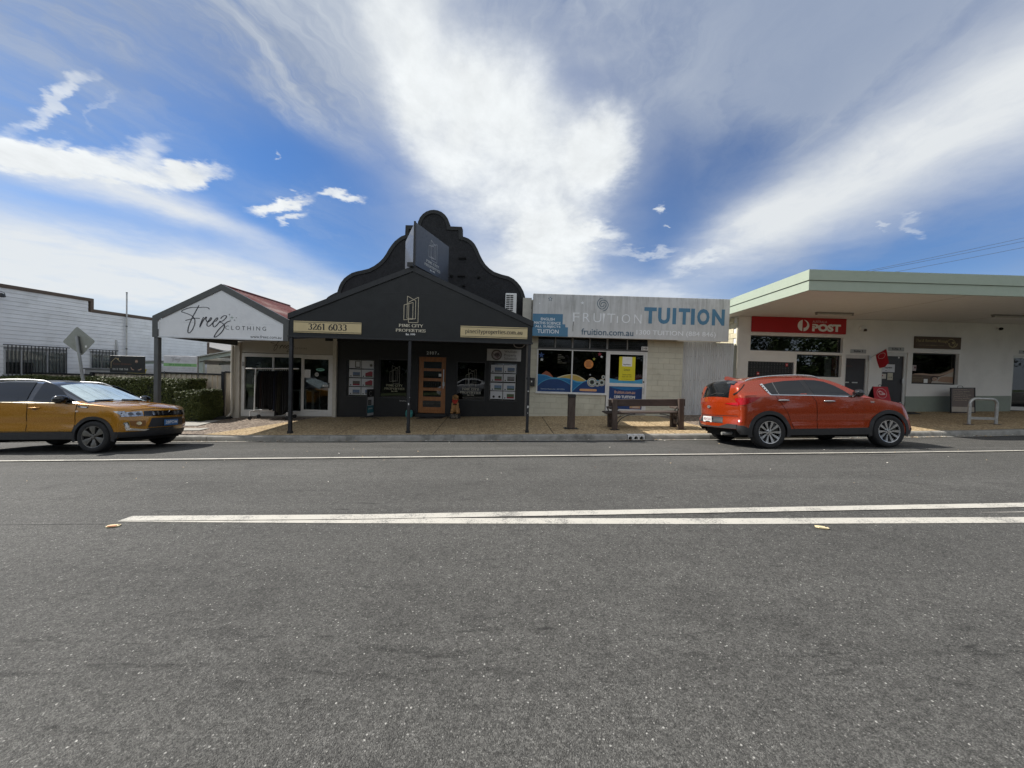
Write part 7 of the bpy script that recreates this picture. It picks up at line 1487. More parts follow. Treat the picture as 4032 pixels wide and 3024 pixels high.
# ------------------------------------------------------------------ window displays of property cards
def display(label, x0, cols, z_rows, w, h, y, seed):
    r = random.Random(seed); t = thing('window_display', label, 'display', (x0 + .45, y, .65)); C1 = M('card_white', (.55, .56, .58), .5, var=.03); 
    pics = [M('photo_%s' % n, c, .4, var=.35, scale=30) for n, c in (('blue', (.10, .15, .24)), ('green', (.07, .11, .05)), ('grey', (.16, .16, .16)), ('red', (.26, .02, .035)), ('dusk', (.09, .085, .07)), ('sky', (.13, .20, .30)))]
    for c in [cols[0], cols[0] + w + .025, cols[1] + w + .02]: MB().tube([(c - .012, y + .006, z_rows[-1] - .06), (c - .012, y + .006, z_rows[0] + h + .05)], .003, 5).build('hanging_wire', ALU, t)
    for j, z in enumerate(z_rows):
        for i, x in enumerate(cols):
            o = box('card', C1, t, x, x + w, y, y + .004, z, z + h, bevel=.001); k = (0, 1, 2, 4, 5)[r.randrange(5)]
            if seed == 1 and (i, j) in ((1, 1), (1, 2)): k = 3
            if seed == 1 and j == 0:
                if i == 0: box('photo', pics[4], o, x + .21, x + w - .02, y - .002, y - .0005, z + .02, z + h - .02); sheet('certificate', [(x + .24, z + .06), (x + w - .05, z + .06), (x + w - .05, z + h - .04), (x + .24, z + h - .04)], y - .003, C1, o)
                else: sheet('photo', star((x + w - .09, z + .12), .07, 6, .6), y - .002, pics[4], o)
                continue
            if seed == 2 and (i, j) == (0, 3):
                for q in (.12, .33): sheet('photo', disc((x + q, z + .08), .045, 10), y - .002, INK, o)
                continue
            if k == 3: sheet('photo', [(x + .135, z + .16), (x + .13, z + .07), (x + .15, z + .03), (x + w - .035, z + .03), (x + w - .03, z + .2), (x + w - .09, z + .235)], y - .002, pics[3], o); box('photo', pics[1], o, x + .14, x + w - .03, y - .003, y - .0022, z + .02, z + .06)
            else: box('photo', pics[k], o, x + .135, x + w - .035, y - .002, y - .0005, z + .03, z + .19); box('photo_ground', pics[(k + 1) % 3 + 1 if k != 2 else 4], o, x + .135, x + w - .035, y - .003, y - .0022, z + .03, z + .085)
            text(r.choice(('FOR SALE', 'SOLD', 'FOR RENT')), (x + .17, x + w - .08, z + .225, z + .25), y - .002, MATS['grey_print'], o); sheet('agent_dot', disc((x + .065, z + .045), .024, 12), y - .002, INK, o)
    return t
display('left window display of white property cards, two with red banners', -5.897, (-5.897, -5.445), (1.65, 1.325, 1.005, .69), .425, .285, 13.945, 1)
display('right window display of white property cards under the round logo sign', -.772, (-.772, -.312), (1.645, 1.325, 1.0, .695), .43, .28, 13.945, 2)
w_ = thing('property_sign', 'white property sign with round black logo above the right hand display', 'sign', (-.32, 13.88, 2.1)); box('sign_panel', M('sign_grey_white', (.50, .50, .50), .5), w_, -.93, .295, 13.872, 13.893, 2.07, 2.495, bevel=.003)
sheet('logo_disc', disc((-.585, 2.283), .19, 30), 13.8705, INK, w_); sheet('logo_disc', disc((-.585, 2.283), .183, 30), 13.8695, M('logo_brown_grey', (.15, .12, .115), .5), w_); sheet('logo_disc', disc((-.585, 2.283), .142, 30), 13.8685, M('logo_pale', (.42, .38, .38), .5), w_); sheet('logo_map', [(-.62, 2.36), (-.5, 2.38), (-.47, 2.27), (-.53, 2.15), (-.62, 2.2), (-.66, 2.28)], 13.8675, M('logo_mauve', (.20, .15, .155), .5), w_)
text('WPS', (-.71, -.46, 2.235, 2.335), 13.8665, INK, w_, bold=.02)
for k, b in enumerate(('Wholistic', 'Property', 'Solutions')): text(b, (-.31, (.155, .12, .14)[k], 2.365 - .122 * k - (.03 if b == 'Property' else 0), 2.455 - .122 * k), 13.8705, M('print_charcoal', (.05, .045, .05), .5), w_)
# ------------------------------------------------------------------ dress rail and its clothes
rk = thing('clothes_rail', 'white wheeled clothes rail with black castors outside the clothing shop', 'clothes rail', (-8.4, 13.5, -.2)); RW = M('rail_white', (.72, .72, .70), .35, coat=.3)
MB().tube([(-9.30, 13.45, 1.525), (-7.45, 13.45, 1.575)], .022, 10).build('top_rail', RW, rk, smooth=50)
for x, s in ((-8.98, -1), (-7.70, 1)):
    MB().tube([(x + s * .03 * -1, 13.45, 1.53), (x, 13.45, .06)], .022, 10).build('upright', RW, rk, smooth=50); MB().tube([(x, 13.20, .045), (x, 13.70, .055)], .02, 8).build('foot', RW, rk, smooth=50)
    for y in (13.22, 13.68): 
        zz = path_z(x, y); MB().tube([(x, y, .05), (x, y, zz + .12)], .014, 8).build('castor_stem', RW, rk); MB().lathe([(.02, -.022), (.062, -.022), (.068, 0), (.062, .022), (.02, .022)], (x, y, zz + .066), 16, 'y').build('castor', RUBBER, rk, smooth=50)
MB().tube([(-8.97, 13.45, .09), (-7.70, 13.45, .12)], .016, 8).build('lower_rail', RW, rk, smooth=50)
rg = random.Random(3)
gcols = [("black", (.006, .006, .007)), ('charcoal', (.012, .012, .013)), ('dark brown', (.020, .010, .008)), ('navy', (.010, .014, .030)), ('olive', (.022, .021, .012))]
order = [0, 0, 2, 0, 0, 0, 1, 0, 0, 3, 0, 4, 4, 0, 1, 0]; posn = ['first', 'second', 'third', 'fourth', 'fifth', 'sixth', 'seventh', 'eighth', 'ninth', 'tenth', 'eleventh', 'twelfth', 'thirteenth', 'fourteenth', 'fifteenth', 'last']
for i in range(16):
    x = -8.80 + .066 * i; zt = 1.50 + .027 * (x + 9.3) / 1.0 * .9; L = rg.uniform(1.25, 1.42) if i < 9 else rg.uniform(1.38, 1.60); cn, cc = gcols[order[i]]
    L = min(L, zt - path_z(x, 13.5) - .06)
    g = thing('garment', '%s long garment, %s from the left on the white clothes rail' % (cn, posn[i]), 'garment', (x, 13.45, zt - L), group='dark garments on the clothes rail')
    mb = MB(); n = 16; lv = 12
    for k in range(lv + 1):
        t_ = k / lv; z = zt - .06 - (L - .06) * t_; hw = .17 + .05 * t_ if k > 1 else (.05 if k == 0 else .13); th = .020 + .022 * t_
        for j in range(n):
            a = 2 * pi * j / n; wv_ = 1 + .35 * t_ * sin(5 * a + i * 1.7); mb.v.append((x + th * cos(a) * wv_ + .012 * sin(7 * t_ + i), 13.45 + hw * sin(a) * (1 + .06 * t_ * sin(3 * a + i)), z + .02 * t_ * sin(2 * a + i)))
    mb.f = [(k * n + j, k * n + (j + 1) % n, (k + 1) * n + (j + 1) % n, (k + 1) * n + j) for k in range(lv) for j in range(n)] + [tuple(range(n)), tuple(lv * n + j for j in range(n))]; mb.mi = [0] * len(mb.f)
    mb.build('cloth', M('cloth_' + cn.replace(' ', '_'), cc, .85, var=.25, scale=14), g, smooth=70)
    MB().tube([(x, 13.45, zt - .05), (x, 13.45, zt + .0), (x, 13.47, zt + .045), (x, 13.45, zt + .06), (x, 13.43, zt + .045)], .004, 6).build('hanger', RW, g)
# mannequin behind the glass, and a table
mq = thing('mannequin', 'pale shop mannequin in dark glasses and grey tee behind the left pane', 'mannequin', (-9.5, 14.5, -.05)); MQ = M('mannequin_white', (.62, .62, .60), .4); T_ = M('tee_grey', (.30, .30, .31), .85); SKT = M('skirt_black', (.01, .01, .011), .85)
bm_ = MB(); bm_.tube([(-9.47, 14.5, .55), (-9.47, 14.5, .9), (-9.47, 14.5, 1.1), (-9.475, 14.5, 1.3), (-9.48, 14.5, 1.42), (-9.49, 14.5, 1.47), (-9.50, 14.5, 1.52), (-9.51, 14.49, 1.57)], [.13, .15, .115, .15, .14, .06, .052, .05], 14)
bm_.ball((-9.52, 14.49, 1.665), (.085, .10, .125), 14, 10); bm_.tube([(-9.60, 14.5, 1.40), (-9.68, 14.48, 1.18), (-9.74, 14.45, 1.02), (-9.76, 14.40, .84), (-9.745, 14.38, .76)], [.052, .045, .036, .028, .03], 10); bm_.tube([(-9.36, 14.5, 1.40), (-9.31, 14.48, 1.18), (-9.29, 14.44, 1.0), (-9.32, 14.36, .86)], [.052, .045, .036, .028], 10)
for sx in (-.06, .06): bm_.tube([(-9.50 + sx, 14.5, .6), (-9.53 + sx, 14.5, .3), (-9.55 + sx, 14.5, .02), (-9.56 + sx, 14.44, -.03)], [.085, .06, .042, .04], 10)
o = bm_.build('body', MQ, mq, smooth=60, merge=False); rm_ = o.modifiers.new('one_skin', 'REMESH'); rm_.mode = 'VOXEL'; rm_.voxel_size = .016; rm_.use_smooth_shade = True
MB().tube([(-9.47, 14.5, .98), (-9.475, 14.5, 1.15), (-9.48, 14.5, 1.34), (-9.48, 14.5, 1.44)], [.165, .135, .168, .10], 14).build('tee_shirt', T_, mq, smooth=60)
for a, b in (((-9.58, 14.5, 1.42), (-9.68, 14.48, 1.22)), ((-9.38, 14.5, 1.42), (-9.30, 14.48, 1.22))): MB().tube([a, b], [.065, .075], 12).build('sleeve', T_, mq, smooth=60)
MB().tube([(-9.47, 14.5, .35), (-9.47, 14.5, .7), (-9.47, 14.5, 1.0)], [.22, .19, .15], 16).build('skirt', SKT, mq, smooth=60)
MB().tube([(-9.60, 14.42, 1.685), (-9.54, 14.385, 1.68), (-9.46, 14.40, 1.68)], .022, 8).build('sunglasses', DARK, mq)
tb = thing('table', 'white framed table with timber top inside the clothing shop doorway', 'table', (-8.0, 15, -.05)); box('table_top', M('table_white', (.5, .5, .48), .5), tb, -8.55, -7.6, 14.85, 15.5, .70, .745)
for x in (-8.5, -8.0, -7.70):
    for y in (14.9, 15.4): box('leg', MATS['table_white'], tb, x, x + .05, y, y + .05, -.04, .699)
tb = thing('table', 'low timber table beside the mannequin inside the shop window', 'table', (-10, 15, -.05)); box('table_top', M('honey_timber', (.34, .18, .06), .5, var=.2), tb, -9.70, -9.15, 14.75, 15.3, .60, .65); box('cabinet', M('grey_cabinet', (.12, .12, .12), .6), tb, -9.66, -9.2, 14.8, 15.25, -.04, .599)
# ------------------------------------------------------------------ street furniture
WOOD = M('weathered_timber', (.065, .045, .036), .75, var=.35, scale=9, stretch=(1, 1, .25), bump=.5, bscale=25, dirt=((.13, .11, .095), .5, 4)); WOODH = M('weathered_timber_rail', (.058, .041, .034), .75, var=.35, scale=9, stretch=(.25, 1, 1), bump=.5, bscale=25, dirt=((.13, .11, .095), .5, 4))
gz = path_z(1.77, 11.16)
b_ = thing('timber_bollard', 'squat weathered timber post with black cap standing left of the bench', 'bollard', (1.755, 11.22, gz)); box('post', WOOD, b_, 1.655, 1.855, 11.12, 11.32, gz, .985, bevel=.012); box('cap', M('cap_black', (.015, .016, .017), .6), b_, 1.65, 1.86, 11.115, 11.325, .986, 1.075, bevel=.008); box('base_plate', BLACKM, b_, 1.56, 1.95, 11.08, 11.36, gz + .002, gz + .02)
for x in (1.60, 1.91): MB().lathe([(.018, 0), (.018, .014), (0, .016)], (x, 11.2, gz + .02), 8).build('bolt', DARK, b_)
# bench: its back faces the road
BN = Matrix.Translation((3.92, 11.0, path_z(3.92, 11.0))) @ Matrix.Rotation(-atan2(SL, 1), 4, 'Y')
be = thing('timber_bench', 'weathered timber bench with iron brackets facing the tuition shop', 'bench', mat=BN)
def lb(name, x0, x1, y0, y1, z0, z1, mat=WOODH, bev=.008): return box(name, mat, be, x0, x1, y0, y1, z0, z1, bevel=bev, world=False)
for sx in (-1, 1):
    a, b = sorted((sx * 1.02, sx * .875)); lb('back_leg', a, b, -.05, .06, .0, .885, WOOD); lb('front_leg', a + (.0 if sx < 0 else -.02), b + (.02 if sx < 0 else 0), .42, .56, .0, .44, WOOD); lb('arm_rest', a - .02, b + .02, -.02, .60, .575, .625, WOOD); lb('side_rail', a + .02, b - .02, .061, .419, .12, .24, WOOD); lb('seat_bearer', a + .02, b - .02, .061, .419, .36, .44, WOOD)
    lb('foot_plate', a - .05, b + .05, -.09, .09, .001, .014, BLACKM, 0)
    MB().tube(curve([(sx * .99, .50, .44), (sx * 1.0, .52, .52), (sx * 1.03, .50, .574)], 4), .016, 6).build('arm_bracket', BLACKM, be, world=False); MB().tube([(sx * .85, -.02, .60), (sx * .95, .12, .42)], .014, 6).build('arm_stay', BLACKM, be, world=False)
    for r0, r1 in ((.52, .34),): MB().tube([(sx * (.87 - r0 * (1 - cos(t))), .02, .08 + .02 + r1 * sin(t)) for t in [pi / 2 * q / 8 for q in range(9)]], .013, 6).build('curved_bracket', BLACKM, be, world=False)
    for q in (.12, .22, .32): MB().tube([(sx * .86, .02, .30 + q * .15), (sx * (.86 - q * .9), .02, .43 - .02 * q)], .009, 6).build('bracket_bar', BLACKM, be, world=False) if q < .3 else None
lb('back_board', -1.10, 1.10, .062, .115, .665, .865)
for k, y in enumerate((.12, .26, .40, .53)): lb('seat_slat', -1.16, 1.10, y, y + .115, .442, .487)
# dog statue
DX, DY = -1.955, 13.42; dz_ = path_z(DX, DY)
dg = thing('dog_statue', 'sitting golden dog statue with red bandana on a black plinth by the door', 'statue', (DX, DY, dz_)); box('plinth', M('plinth_black', (.012, .011, .011), .4), dg, DX - .175, DX + .175, DY - .12, DY + .16, dz_ + .003, dz_ + .175, bevel=.008)
for k, (t__, w) in enumerate((('Please Help', .12), ('GUIDE DOGS', .10), ('THANK YOU', .12))): text(t__, (DX - w, DX + w, dz_ + .115 - .042 * k, dz_ + .145 - .042 * k), DY - .123, M('plinth_print', (.5, .42, .32), .5), dg)
z0 = dz_ + .175; FUR = M('golden_fur', (.36, .19, .07), .6, var=.25, scale=12, bump=.4, bscale=70); DB = MB()
for c, r in (((0, .06, .20), (.125, .13, .20)), ((0, .02, .34), (.105, .10, .16)), ((0, -.005, .44), (.075, .075, .10)), ((0, -.03, .575), (.085, .085, .085)), ((0, -.115, .545), (.045, .06, .042)), ((0, -.075, .565), (.055, .06, .05)), ((-.10, .02, .10), (.065, .13, .10)), ((.10, .02, .10), (.065, .13, .10)), ((-.13, -.03, .025), (.045, .075, .028)), ((.13, -.03, .025), (.045, .075, .028)), ((-.085, -.015, .555), (.024, .045, .075)), ((.085, -.015, .555), (.024, .045, .075)), ((0, .17, .05), (.04, .10, .035))):
    DB.ball((DX + c[0], DY + c[1], z0 + c[2]), r, 14, 10)
for sx in (-1, 1): DB.tube([(DX + sx * .075, DY - .02, z0 + .37), (DX + sx * .082, DY - .055, z0 + .22), (DX + sx * .080, DY - .07, z0 + .08), (DX + sx * .080, DY - .075, z0 + .02)], [.055, .044, .034, .034], 10); DB.ball((DX + sx * .08, DY - .095, z0 + .022), (.036, .05, .024), 10, 8)
o = DB.build('body', FUR, dg, merge=False); rm_ = o.modifiers.new('one_skin', 'REMESH'); rm_.mode = 'VOXEL'; rm_.voxel_size = .009; rm_.use_smooth_shade = True; sm = o.modifiers.new('soften', 'SMOOTH'); sm.iterations = 4
MB().tube([(DX - .085, DY - .01, z0 + .47), (DX - .05, DY - .085, z0 + .455), (DX, DY - .105, z0 + .45), (DX + .05, DY - .085, z0 + .455), (DX + .085, DY - .01, z0 + .47), (DX + .05, DY + .07, z0 + .48), (DX - .05, DY + .07, z0 + .48), (DX - .085, DY - .01, z0 + .47)], .024, 8).build('bandana', M('bandana_red', (.42, .035, .02), .8, var=.15, scale=30), dg, smooth=60)
mb = MB(); mb.poly([(DX - .105, DY - .085, z0 + .455), (DX + .105, DY - .085, z0 + .455), (DX + .07, DY - .118, z0 + .38), (DX, DY - .125, z0 + .33), (DX - .07, DY - .118, z0 + .38)]); mb.build('bandana_front', MATS['bandana_red'], dg); box('collar_bag', DARK, dg, DX - .07, DX + .07, DY - .135, DY - .10, z0 + .315, z0 + .345, bevel=.008)
MB().ball((DX, DY - .175, z0 + .562), (.018, .012, .014), 10, 8).build('nose', DARK, dg, smooth=60)
for sx in (-1, 1): MB().ball((DX + sx * .036, DY - .105, z0 + .605), .010, 8, 6).build('eye', DARK, dg, smooth=60)
# door mat, teal tub, swing sign
mt = thing('door_mat', 'black door mat lying in front of the timber door', 'mat', (-2.85, 13.55, path_z(-2.85, 13.55)))
mb = MB(); P_ = [(-3.30, 13.36), (-2.42, 13.36), (-2.36, 13.78), (-3.22, 13.78)]; mb.v = [(a, b, path_z(a, b) + h) for h in (.003, .016) for a, b in P_]; mb.f = [(3, 2, 1, 0), (4, 5, 6, 7)] + [(i, (i + 1) % 4, 4 + (i + 1) % 4, 4 + i) for i in range(4)]; mb.mi = [0] * 6; mb.build('mat', RUBBER, mt)
mb = MB(); mb.v = [(a, b, path_z(a, b) + .0175) for a, b in ((-2.98, 13.52), (-2.72, 13.52), (-2.70, 13.62), (-2.96, 13.62))]; mb.f = [(0, 1, 2, 3)]; mb.mi = [0]; mb.build('mat_logo', M('mat_grey', (.10, .10, .10), .8), mt, merge=False)
tz = path_z(-3.64, 13.7); tt = thing('teal_tub', 'round teal tub on the footpath behind the middle verandah post', 'tub', (-3.63, 13.70, tz)); TEALM = M('teal_plastic', (.08, .36, .35), .45); MB().lathe([(.085, .002), (.115, .03), (.135, .13), (.125, .215), (.105, .245), (.095, .24), (.09, .17)], (-3.63, 13.70, tz), 20).build('tub', TEALM, tt, smooth=50); MB().lathe([(.112, .246), (.10, .262), (.0, .272)], (-3.63, 13.70, tz), 20).build('lid', M('teal_lid', (.12, .42, .40), .45), tt, smooth=50)
sz_ = path_z(-4.93, 13.45); SWM = Matrix.Translation((-4.93, 13.45, sz_)) @ Matrix.Rotation(radians(74), 4, 'Z')
sw = thing('footpath_sign', 'narrow black framed footpath sign on a curved wire base by the left display', 'sign', mat=SWM)
def sl_(n, m_, x0, x1, y0, y1, z0, z1): return box(n, m_, sw, x0, x1, y0, y1, z0, z1, world=False)
MB().ring([(-.20, .09), (.20, .09), (.20, 1.03), (-.20, 1.03)], [(-.175, .115), (.175, .115), (.175, 1.005), (-.175, 1.005)], -.015, .015).build('frame', BLACKM, sw, world=False)
sl_('panel', M('sign_charcoal', (.012, .012, .013), .4), -.176, .176, -.006, .006, .76, 1.006); sl_('panel', M('sign_pale', (.42, .42, .42), .5), -.176, .176, -.006, .006, .46, .759); sl_('panel', M('sign_teal', (.03, .14, .17), .4, var=.3, scale=12), -.176, .176, -.006, .006, .20, .459); sl_('panel', MATS['sign_pale'], -.176, .176, -.006, .006, .114, .199)
sl_('print_block', INK, -.13, .05, -.009, -.0065, .48, .66); 
for q in range(4): sl_('print_line', MATS['sign_pale'], -.10, .03, -.011, -.0095, .52 + .032 * q, .528 + .032 * q)
strokes('logo', [[(.07 * cos(radians(a)), .88 + .07 * sin(radians(a))) for a in range(40, 330, 20)]], .012, -.0085, MATS['sign_pale'], sw, world=False); text('LEASED', (-.12, .12, .33, .38), -.0085, OFFW, sw, world=False)
MB().tube([(-.19, .0, .10), (-.19, 0, .03)], .008, 6).build('stem', BLACKM, sw, world=False); MB().tube([(.19, .0, .10), (.19, 0, .03)], .008, 6).build('stem', BLACKM, sw, world=False)
swi = wmat(sw).inverted(); bp = [swi @ Vector((-5.27 + .68 * q / 10, 13.42 - .0 * q, path_z(-4.9, 13.4) + .012 + .05 * sin(pi * q / 10))) for q in range(11)]; MB().tube(bp, .010, 6).build('base_wire', BLACKM, sw, world=False)
# red folding sign, massage sign board, bike hoop
rz_ = path_z(13.3, 14.0)
ra = thing('folding_sign', 'red folding footpath sign with white tap to pay symbol beside the door', 'sign', (13.28, 14.05, rz_))
RAP = [(13.02, 1.56), (13.54, 1.55)]
for sgn, y0, y1 in ((1, 13.90, 13.64), (-1, 13.94, 14.25)):
    mb = MB(); mb.v = [(13.02, y0, 1.555), (13.54, y0, 1.555), (13.58, y1, rz_ + .02), (12.93, y1, rz_ + .02), (13.02, y0 + sgn * .012 + .006, 1.555), (13.54, y0 + sgn * .012 + .006, 1.555), (13.58, y1 + .018, rz_ + .02), (12.93, y1 + .018, rz_ + .02)]; mb.f = [(3, 2, 1, 0), (4, 5, 6, 7)] + [(i, (i + 1) % 4, 4 + (i + 1) % 4, 4 + i) for i in range(4)]; mb.mi = [0] * 6; mb.build('leaf_panel', FLR if sgn > 0 else BLACKM, ra)
mb = MB(); mb.poly([(13.545, 13.905, 1.55), (13.545, 13.94, 1.55), (13.59, 14.25, rz_ + .03), (13.59, 13.66, rz_ + .03)]); mb.build('side_gusset', BLACKM, ra)
MB().tube(curve([(13.22, 13.92, 1.56), (13.24, 13.92, 1.62), (13.31, 13.92, 1.62), (13.33, 13.92, 1.56)], 4), .008, 6).build('carry_handle', BLACKM, ra)
def onra(u, v): y = 13.90 - .26 * v; return Vector((13.02 - .09 * v + (.52 + .13 * v) * u, y - .006, 1.555 - (1.555 - rz_ - .02) * v))
mb = MB()
for i in range(28):
    a, b = 2 * pi * i / 28, 2 * pi * (i + 1) / 28
    mb.quad(*[tuple(onra(.5 + r * cos(t) * .9, .235 + r * sin(t) * .50)) for r, t in ((.36, a), (.36, b), (.335, b), (.335, a))])
mb.build('symbol_ring', PKW, ra, merge=False)
def ora(pts):
    mb = MB(); tri = geometry.tessellate_polygon([[Vector((a, b, 0)) for a, b in pts]]); mb.v = [tuple(onra(*p)) for p in pts]; mb.f = [tuple(q) for q in tri]; mb.mi = [0] * len(tri); mb.build('symbol_hand', PKW, ra, merge=False)
ora([(.27, .17), (.42, .14), (.62, .20), (.60, .225), (.42, .185), (.33, .205), (.40, .255), (.52, .275), (.5, .30), (.36, .285)]); ora([(.48, .235), (.70, .225), (.72, .285), (.50, .30)]); 
mz = path_z(16.7, 14.3)
ma = thing('massage_board', 'brown massage price board with black frame leaning against the wall', 'sign', (16.74, 14.3, mz)); tilt = Matrix.Translation((16.74, 14.27, mz)) @ Matrix.Rotation(radians(-3), 4, 'X'); ma2 = ma
def mbx_(n, m_, x0, x1, y0, y1, z0, z1):
    me = MB().box(x0, x1, y0, y1, z0, z1).mesh(n, m_); return link(n, me, ma, wmat(ma).inverted() @ tilt)
me = MB().ring([(-.465, .0), (.445, .03), (.445, .96), (-.465, .93)], [(-.435, .03), (.415, .05), (.415, .93), (-.435, .90)], -.018, .018).mesh('frame', BLACKM); link('frame', me, ma, wmat(ma).inverted() @ tilt)
mbx_('board', M('board_brown', (.15, .115, .10), .5, var=.12, scale=3), -.436, .416, -.004, .006, .04, .925); mbx_('photo', TOW, -.434, .414, -.008, -.0045, .05, .23)
def msheet(n, pts, m_, y):
    o = sheet(n, pts, y, m_, None, world=False); o.parent = ma; o.matrix_local = wmat(ma).inverted() @ tilt @ o.matrix_local; return o
msheet('photo', [(-.1, .06), (.41, .06), (.41, .21), (.15, .20), (-.02, .16)], SK2, -.0095); msheet('photo', disc((-.24, .135), .12, 16, .06), HAIR, -.010); msheet('photo', disc((-.20, .125), .085, 16, .05), SK2, -.0105); msheet('photo', disc((-.235, .13), .016, 8, .008), HAIR, -.011); msheet('photo', disc((-.17, .115), .016, 8, .008), HAIR, -.011)
BT = M('board_text', (.48, .40, .30), .5)
for q, tx in enumerate(('Remedial Massage', 'Deep Tissue Massage', 'Aromatherapy Oil', 'Foot Reflexology Massage', 'Traditional Thai Massage', 'Hot Stone Massage', 'Pregnancy Massage')):
    V_, F_ = text_pts(tx, .012); mb = MB(); x0, x1 = min(p[0] for p in V_), max(p[0] for p in V_); z0_, z1_ = min(p[1] for p in V_), max(p[1] for p in V_); w = (.52, .6, .47, .66, .55, .6, .50)[q]
    mb.v = [(-.36 + (p[0] - x0) / (x1 - x0) * w, -.0075, .855 - .066 * q + (p[1] - z0_) / (z1_ - z0_) * .034) for p in V_]; mb.f = F_; mb.mi = [0] * len(F_); link('lettering', mb.mesh('lettering', BT, merge=False), ma, wmat(ma).inverted() @ tilt); 
MB().tube(curve([(16.62, 14.40, 1.60), (16.66, 14.40, 1.66), (16.80, 14.40, 1.665), (16.84, 14.40, 1.605)], 4), .008, 6).build('carry_handle', BLACKM, ma)
hz = path_z(14.3, 11.7); hp = thing('bike_hoop', 'galvanised steel bike parking hoop on the footpath at the right', 'bike rack', (14.3, 11.68, hz))
a0, a1, r_ = 13.895, 14.715, .17; top = 1.285
path_ = [(a0, 11.68, path_z(a0, 11.68) + .01), (a0, 11.68, top - r_)] + [(a0 + r_ - r_ * cos(t), 11.68, top - r_ + r_ * sin(t)) for t in [pi / 2 * q / 8 for q in range(1, 9)]] + [(a1 - r_ + r_ * sin(t), 11.68, top - r_ + r_ * cos(t)) for t in [pi / 2 * q / 8 for q in range(0, 9)]] + [(a1, 11.68, path_z(a1, 11.68) + .01)]
MB().tube(path_, .040, 16).build('hoop', STEEL, hp, smooth=60)
for x in (a0, a1): MB().lathe([(.115, .002), (.115, .012), (.045, .014)], (x, 11.68, path_z(x, 11.68)), 18).build('base_plate', M('plate_rusty', (.12, .10, .085), .7, var=.3), hp)
box('cross_plate', STEEL, hp, a0 + .04, a1 - .04, 11.672, 11.688, .655, .735)
mt2 = thing('door_mat', 'black mat lying by the wall just right of the red car bonnet', 'mat', (14.7, 14.4, path_z(14.7, 14.4))); mb = MB(); P_ = [(13.95, 14.0), (14.95, 14.0), (15.25, 14.6), (14.05, 14.6)]; mb.v = [(a, b, path_z(a, b) + h) for h in (.003, .014) for a, b in P_]; mb.f = [(3, 2, 1, 0), (4, 5, 6, 7)] + [(i, (i + 1) % 4, 4 + (i + 1) % 4, 4 + i) for i in range(4)]; mb.mi = [0] * 6; mb.build('mat', RUBBER, mt2)
rp = thing('rubber_ramp', 'low black rubber ramp at the foot of the fence beside the hedge', 'ramp', (-10.4, 13.6, path_z(-10.4, 13.6))); mb = MB(); P_ = [(-10.75, 13.35), (-9.95, 13.35), (-9.95, 13.75), (-10.6, 13.75)]; mb.v = [(a, b, path_z(a, b) + .002) for a, b in P_] + [(a, b, path_z(a, b) + .075) for a, b in ((-10.60, 13.45), (-10.0, 13.45), (-10.0, 13.74), (-10.5, 13.74))]; mb.f = [(3, 2, 1, 0), (4, 5, 6, 7)] + [(i, (i + 1) % 4, 4 + (i + 1) % 4, 4 + i) for i in range(4)]; mb.mi = [0] * 6; mb.build('ramp', RUBBER, rp)
# ------------------------------------------------------------------ bent diamond road sign seen from behind
dm = thing('road_sign', 'bare grey back of a diamond road sign on a leaning bent pole', 'road sign', (-12.06, 11.0, path_z(-12.06, 11.0)))
PL = curve([(-12.03, 11.0, path_z(-12.03, 11) - .02), (-12.18, 11.0, .75), (-12.27, 11.0, 1.2), (-12.33, 11.0, 1.62), (-12.38, 11.01, 1.85), (-12.47, 11.03, 2.32)], 6); MB().tube(PL, .036, 10).build('pole', M('dull_galvanised', (.28, .29, .285), .5, .5, var=.15), dm, smooth=50)
BKG = M('sign_back_grey', (.30, .31, .275), .5, .3, var=.08, scale=4, dirt=((.22, .22, .18), .4, 5))
def rnd_poly(P, r):
    out = []
    for i in range(len(P)):
        a, b, c = Vector(P[i - 1]), Vector(P[i]), Vector(P[(i + 1) % len(P)]); p = b + (a - b).normalized() * r; q = b + (c - b).normalized() * r
        out += [tuple(p), tuple(p.lerp(q, .5).lerp(b, .35)), tuple(q)]
    return out
MB().prism(rnd_poly([(-12.51, 2.60), (-11.985, 2.19), (-12.38, 1.765), (-12.925, 2.145)], .04), 11.075, 11.08).build('sign_plate', BKG, dm)
MB().prism([(-12.545, 2.31), (-12.43, 2.31), (-12.36, 1.83), (-12.44, 1.83)], 11.05, 11.073).build('bracket', M('bracket_grey', (.14, .145, .14), .5, .4), dm)
for x, z in ((-12.47, 2.24), (-12.415, 1.95)): MB().lathe([(.016, 11.035), (.02, 11.05)], (x, 0, z), 8, 'y').build('bolt', STEEL, dm)
box('sticker', OFFW, dm, -12.27, -12.22, 11.068, 11.073, 2.00, 2.06)
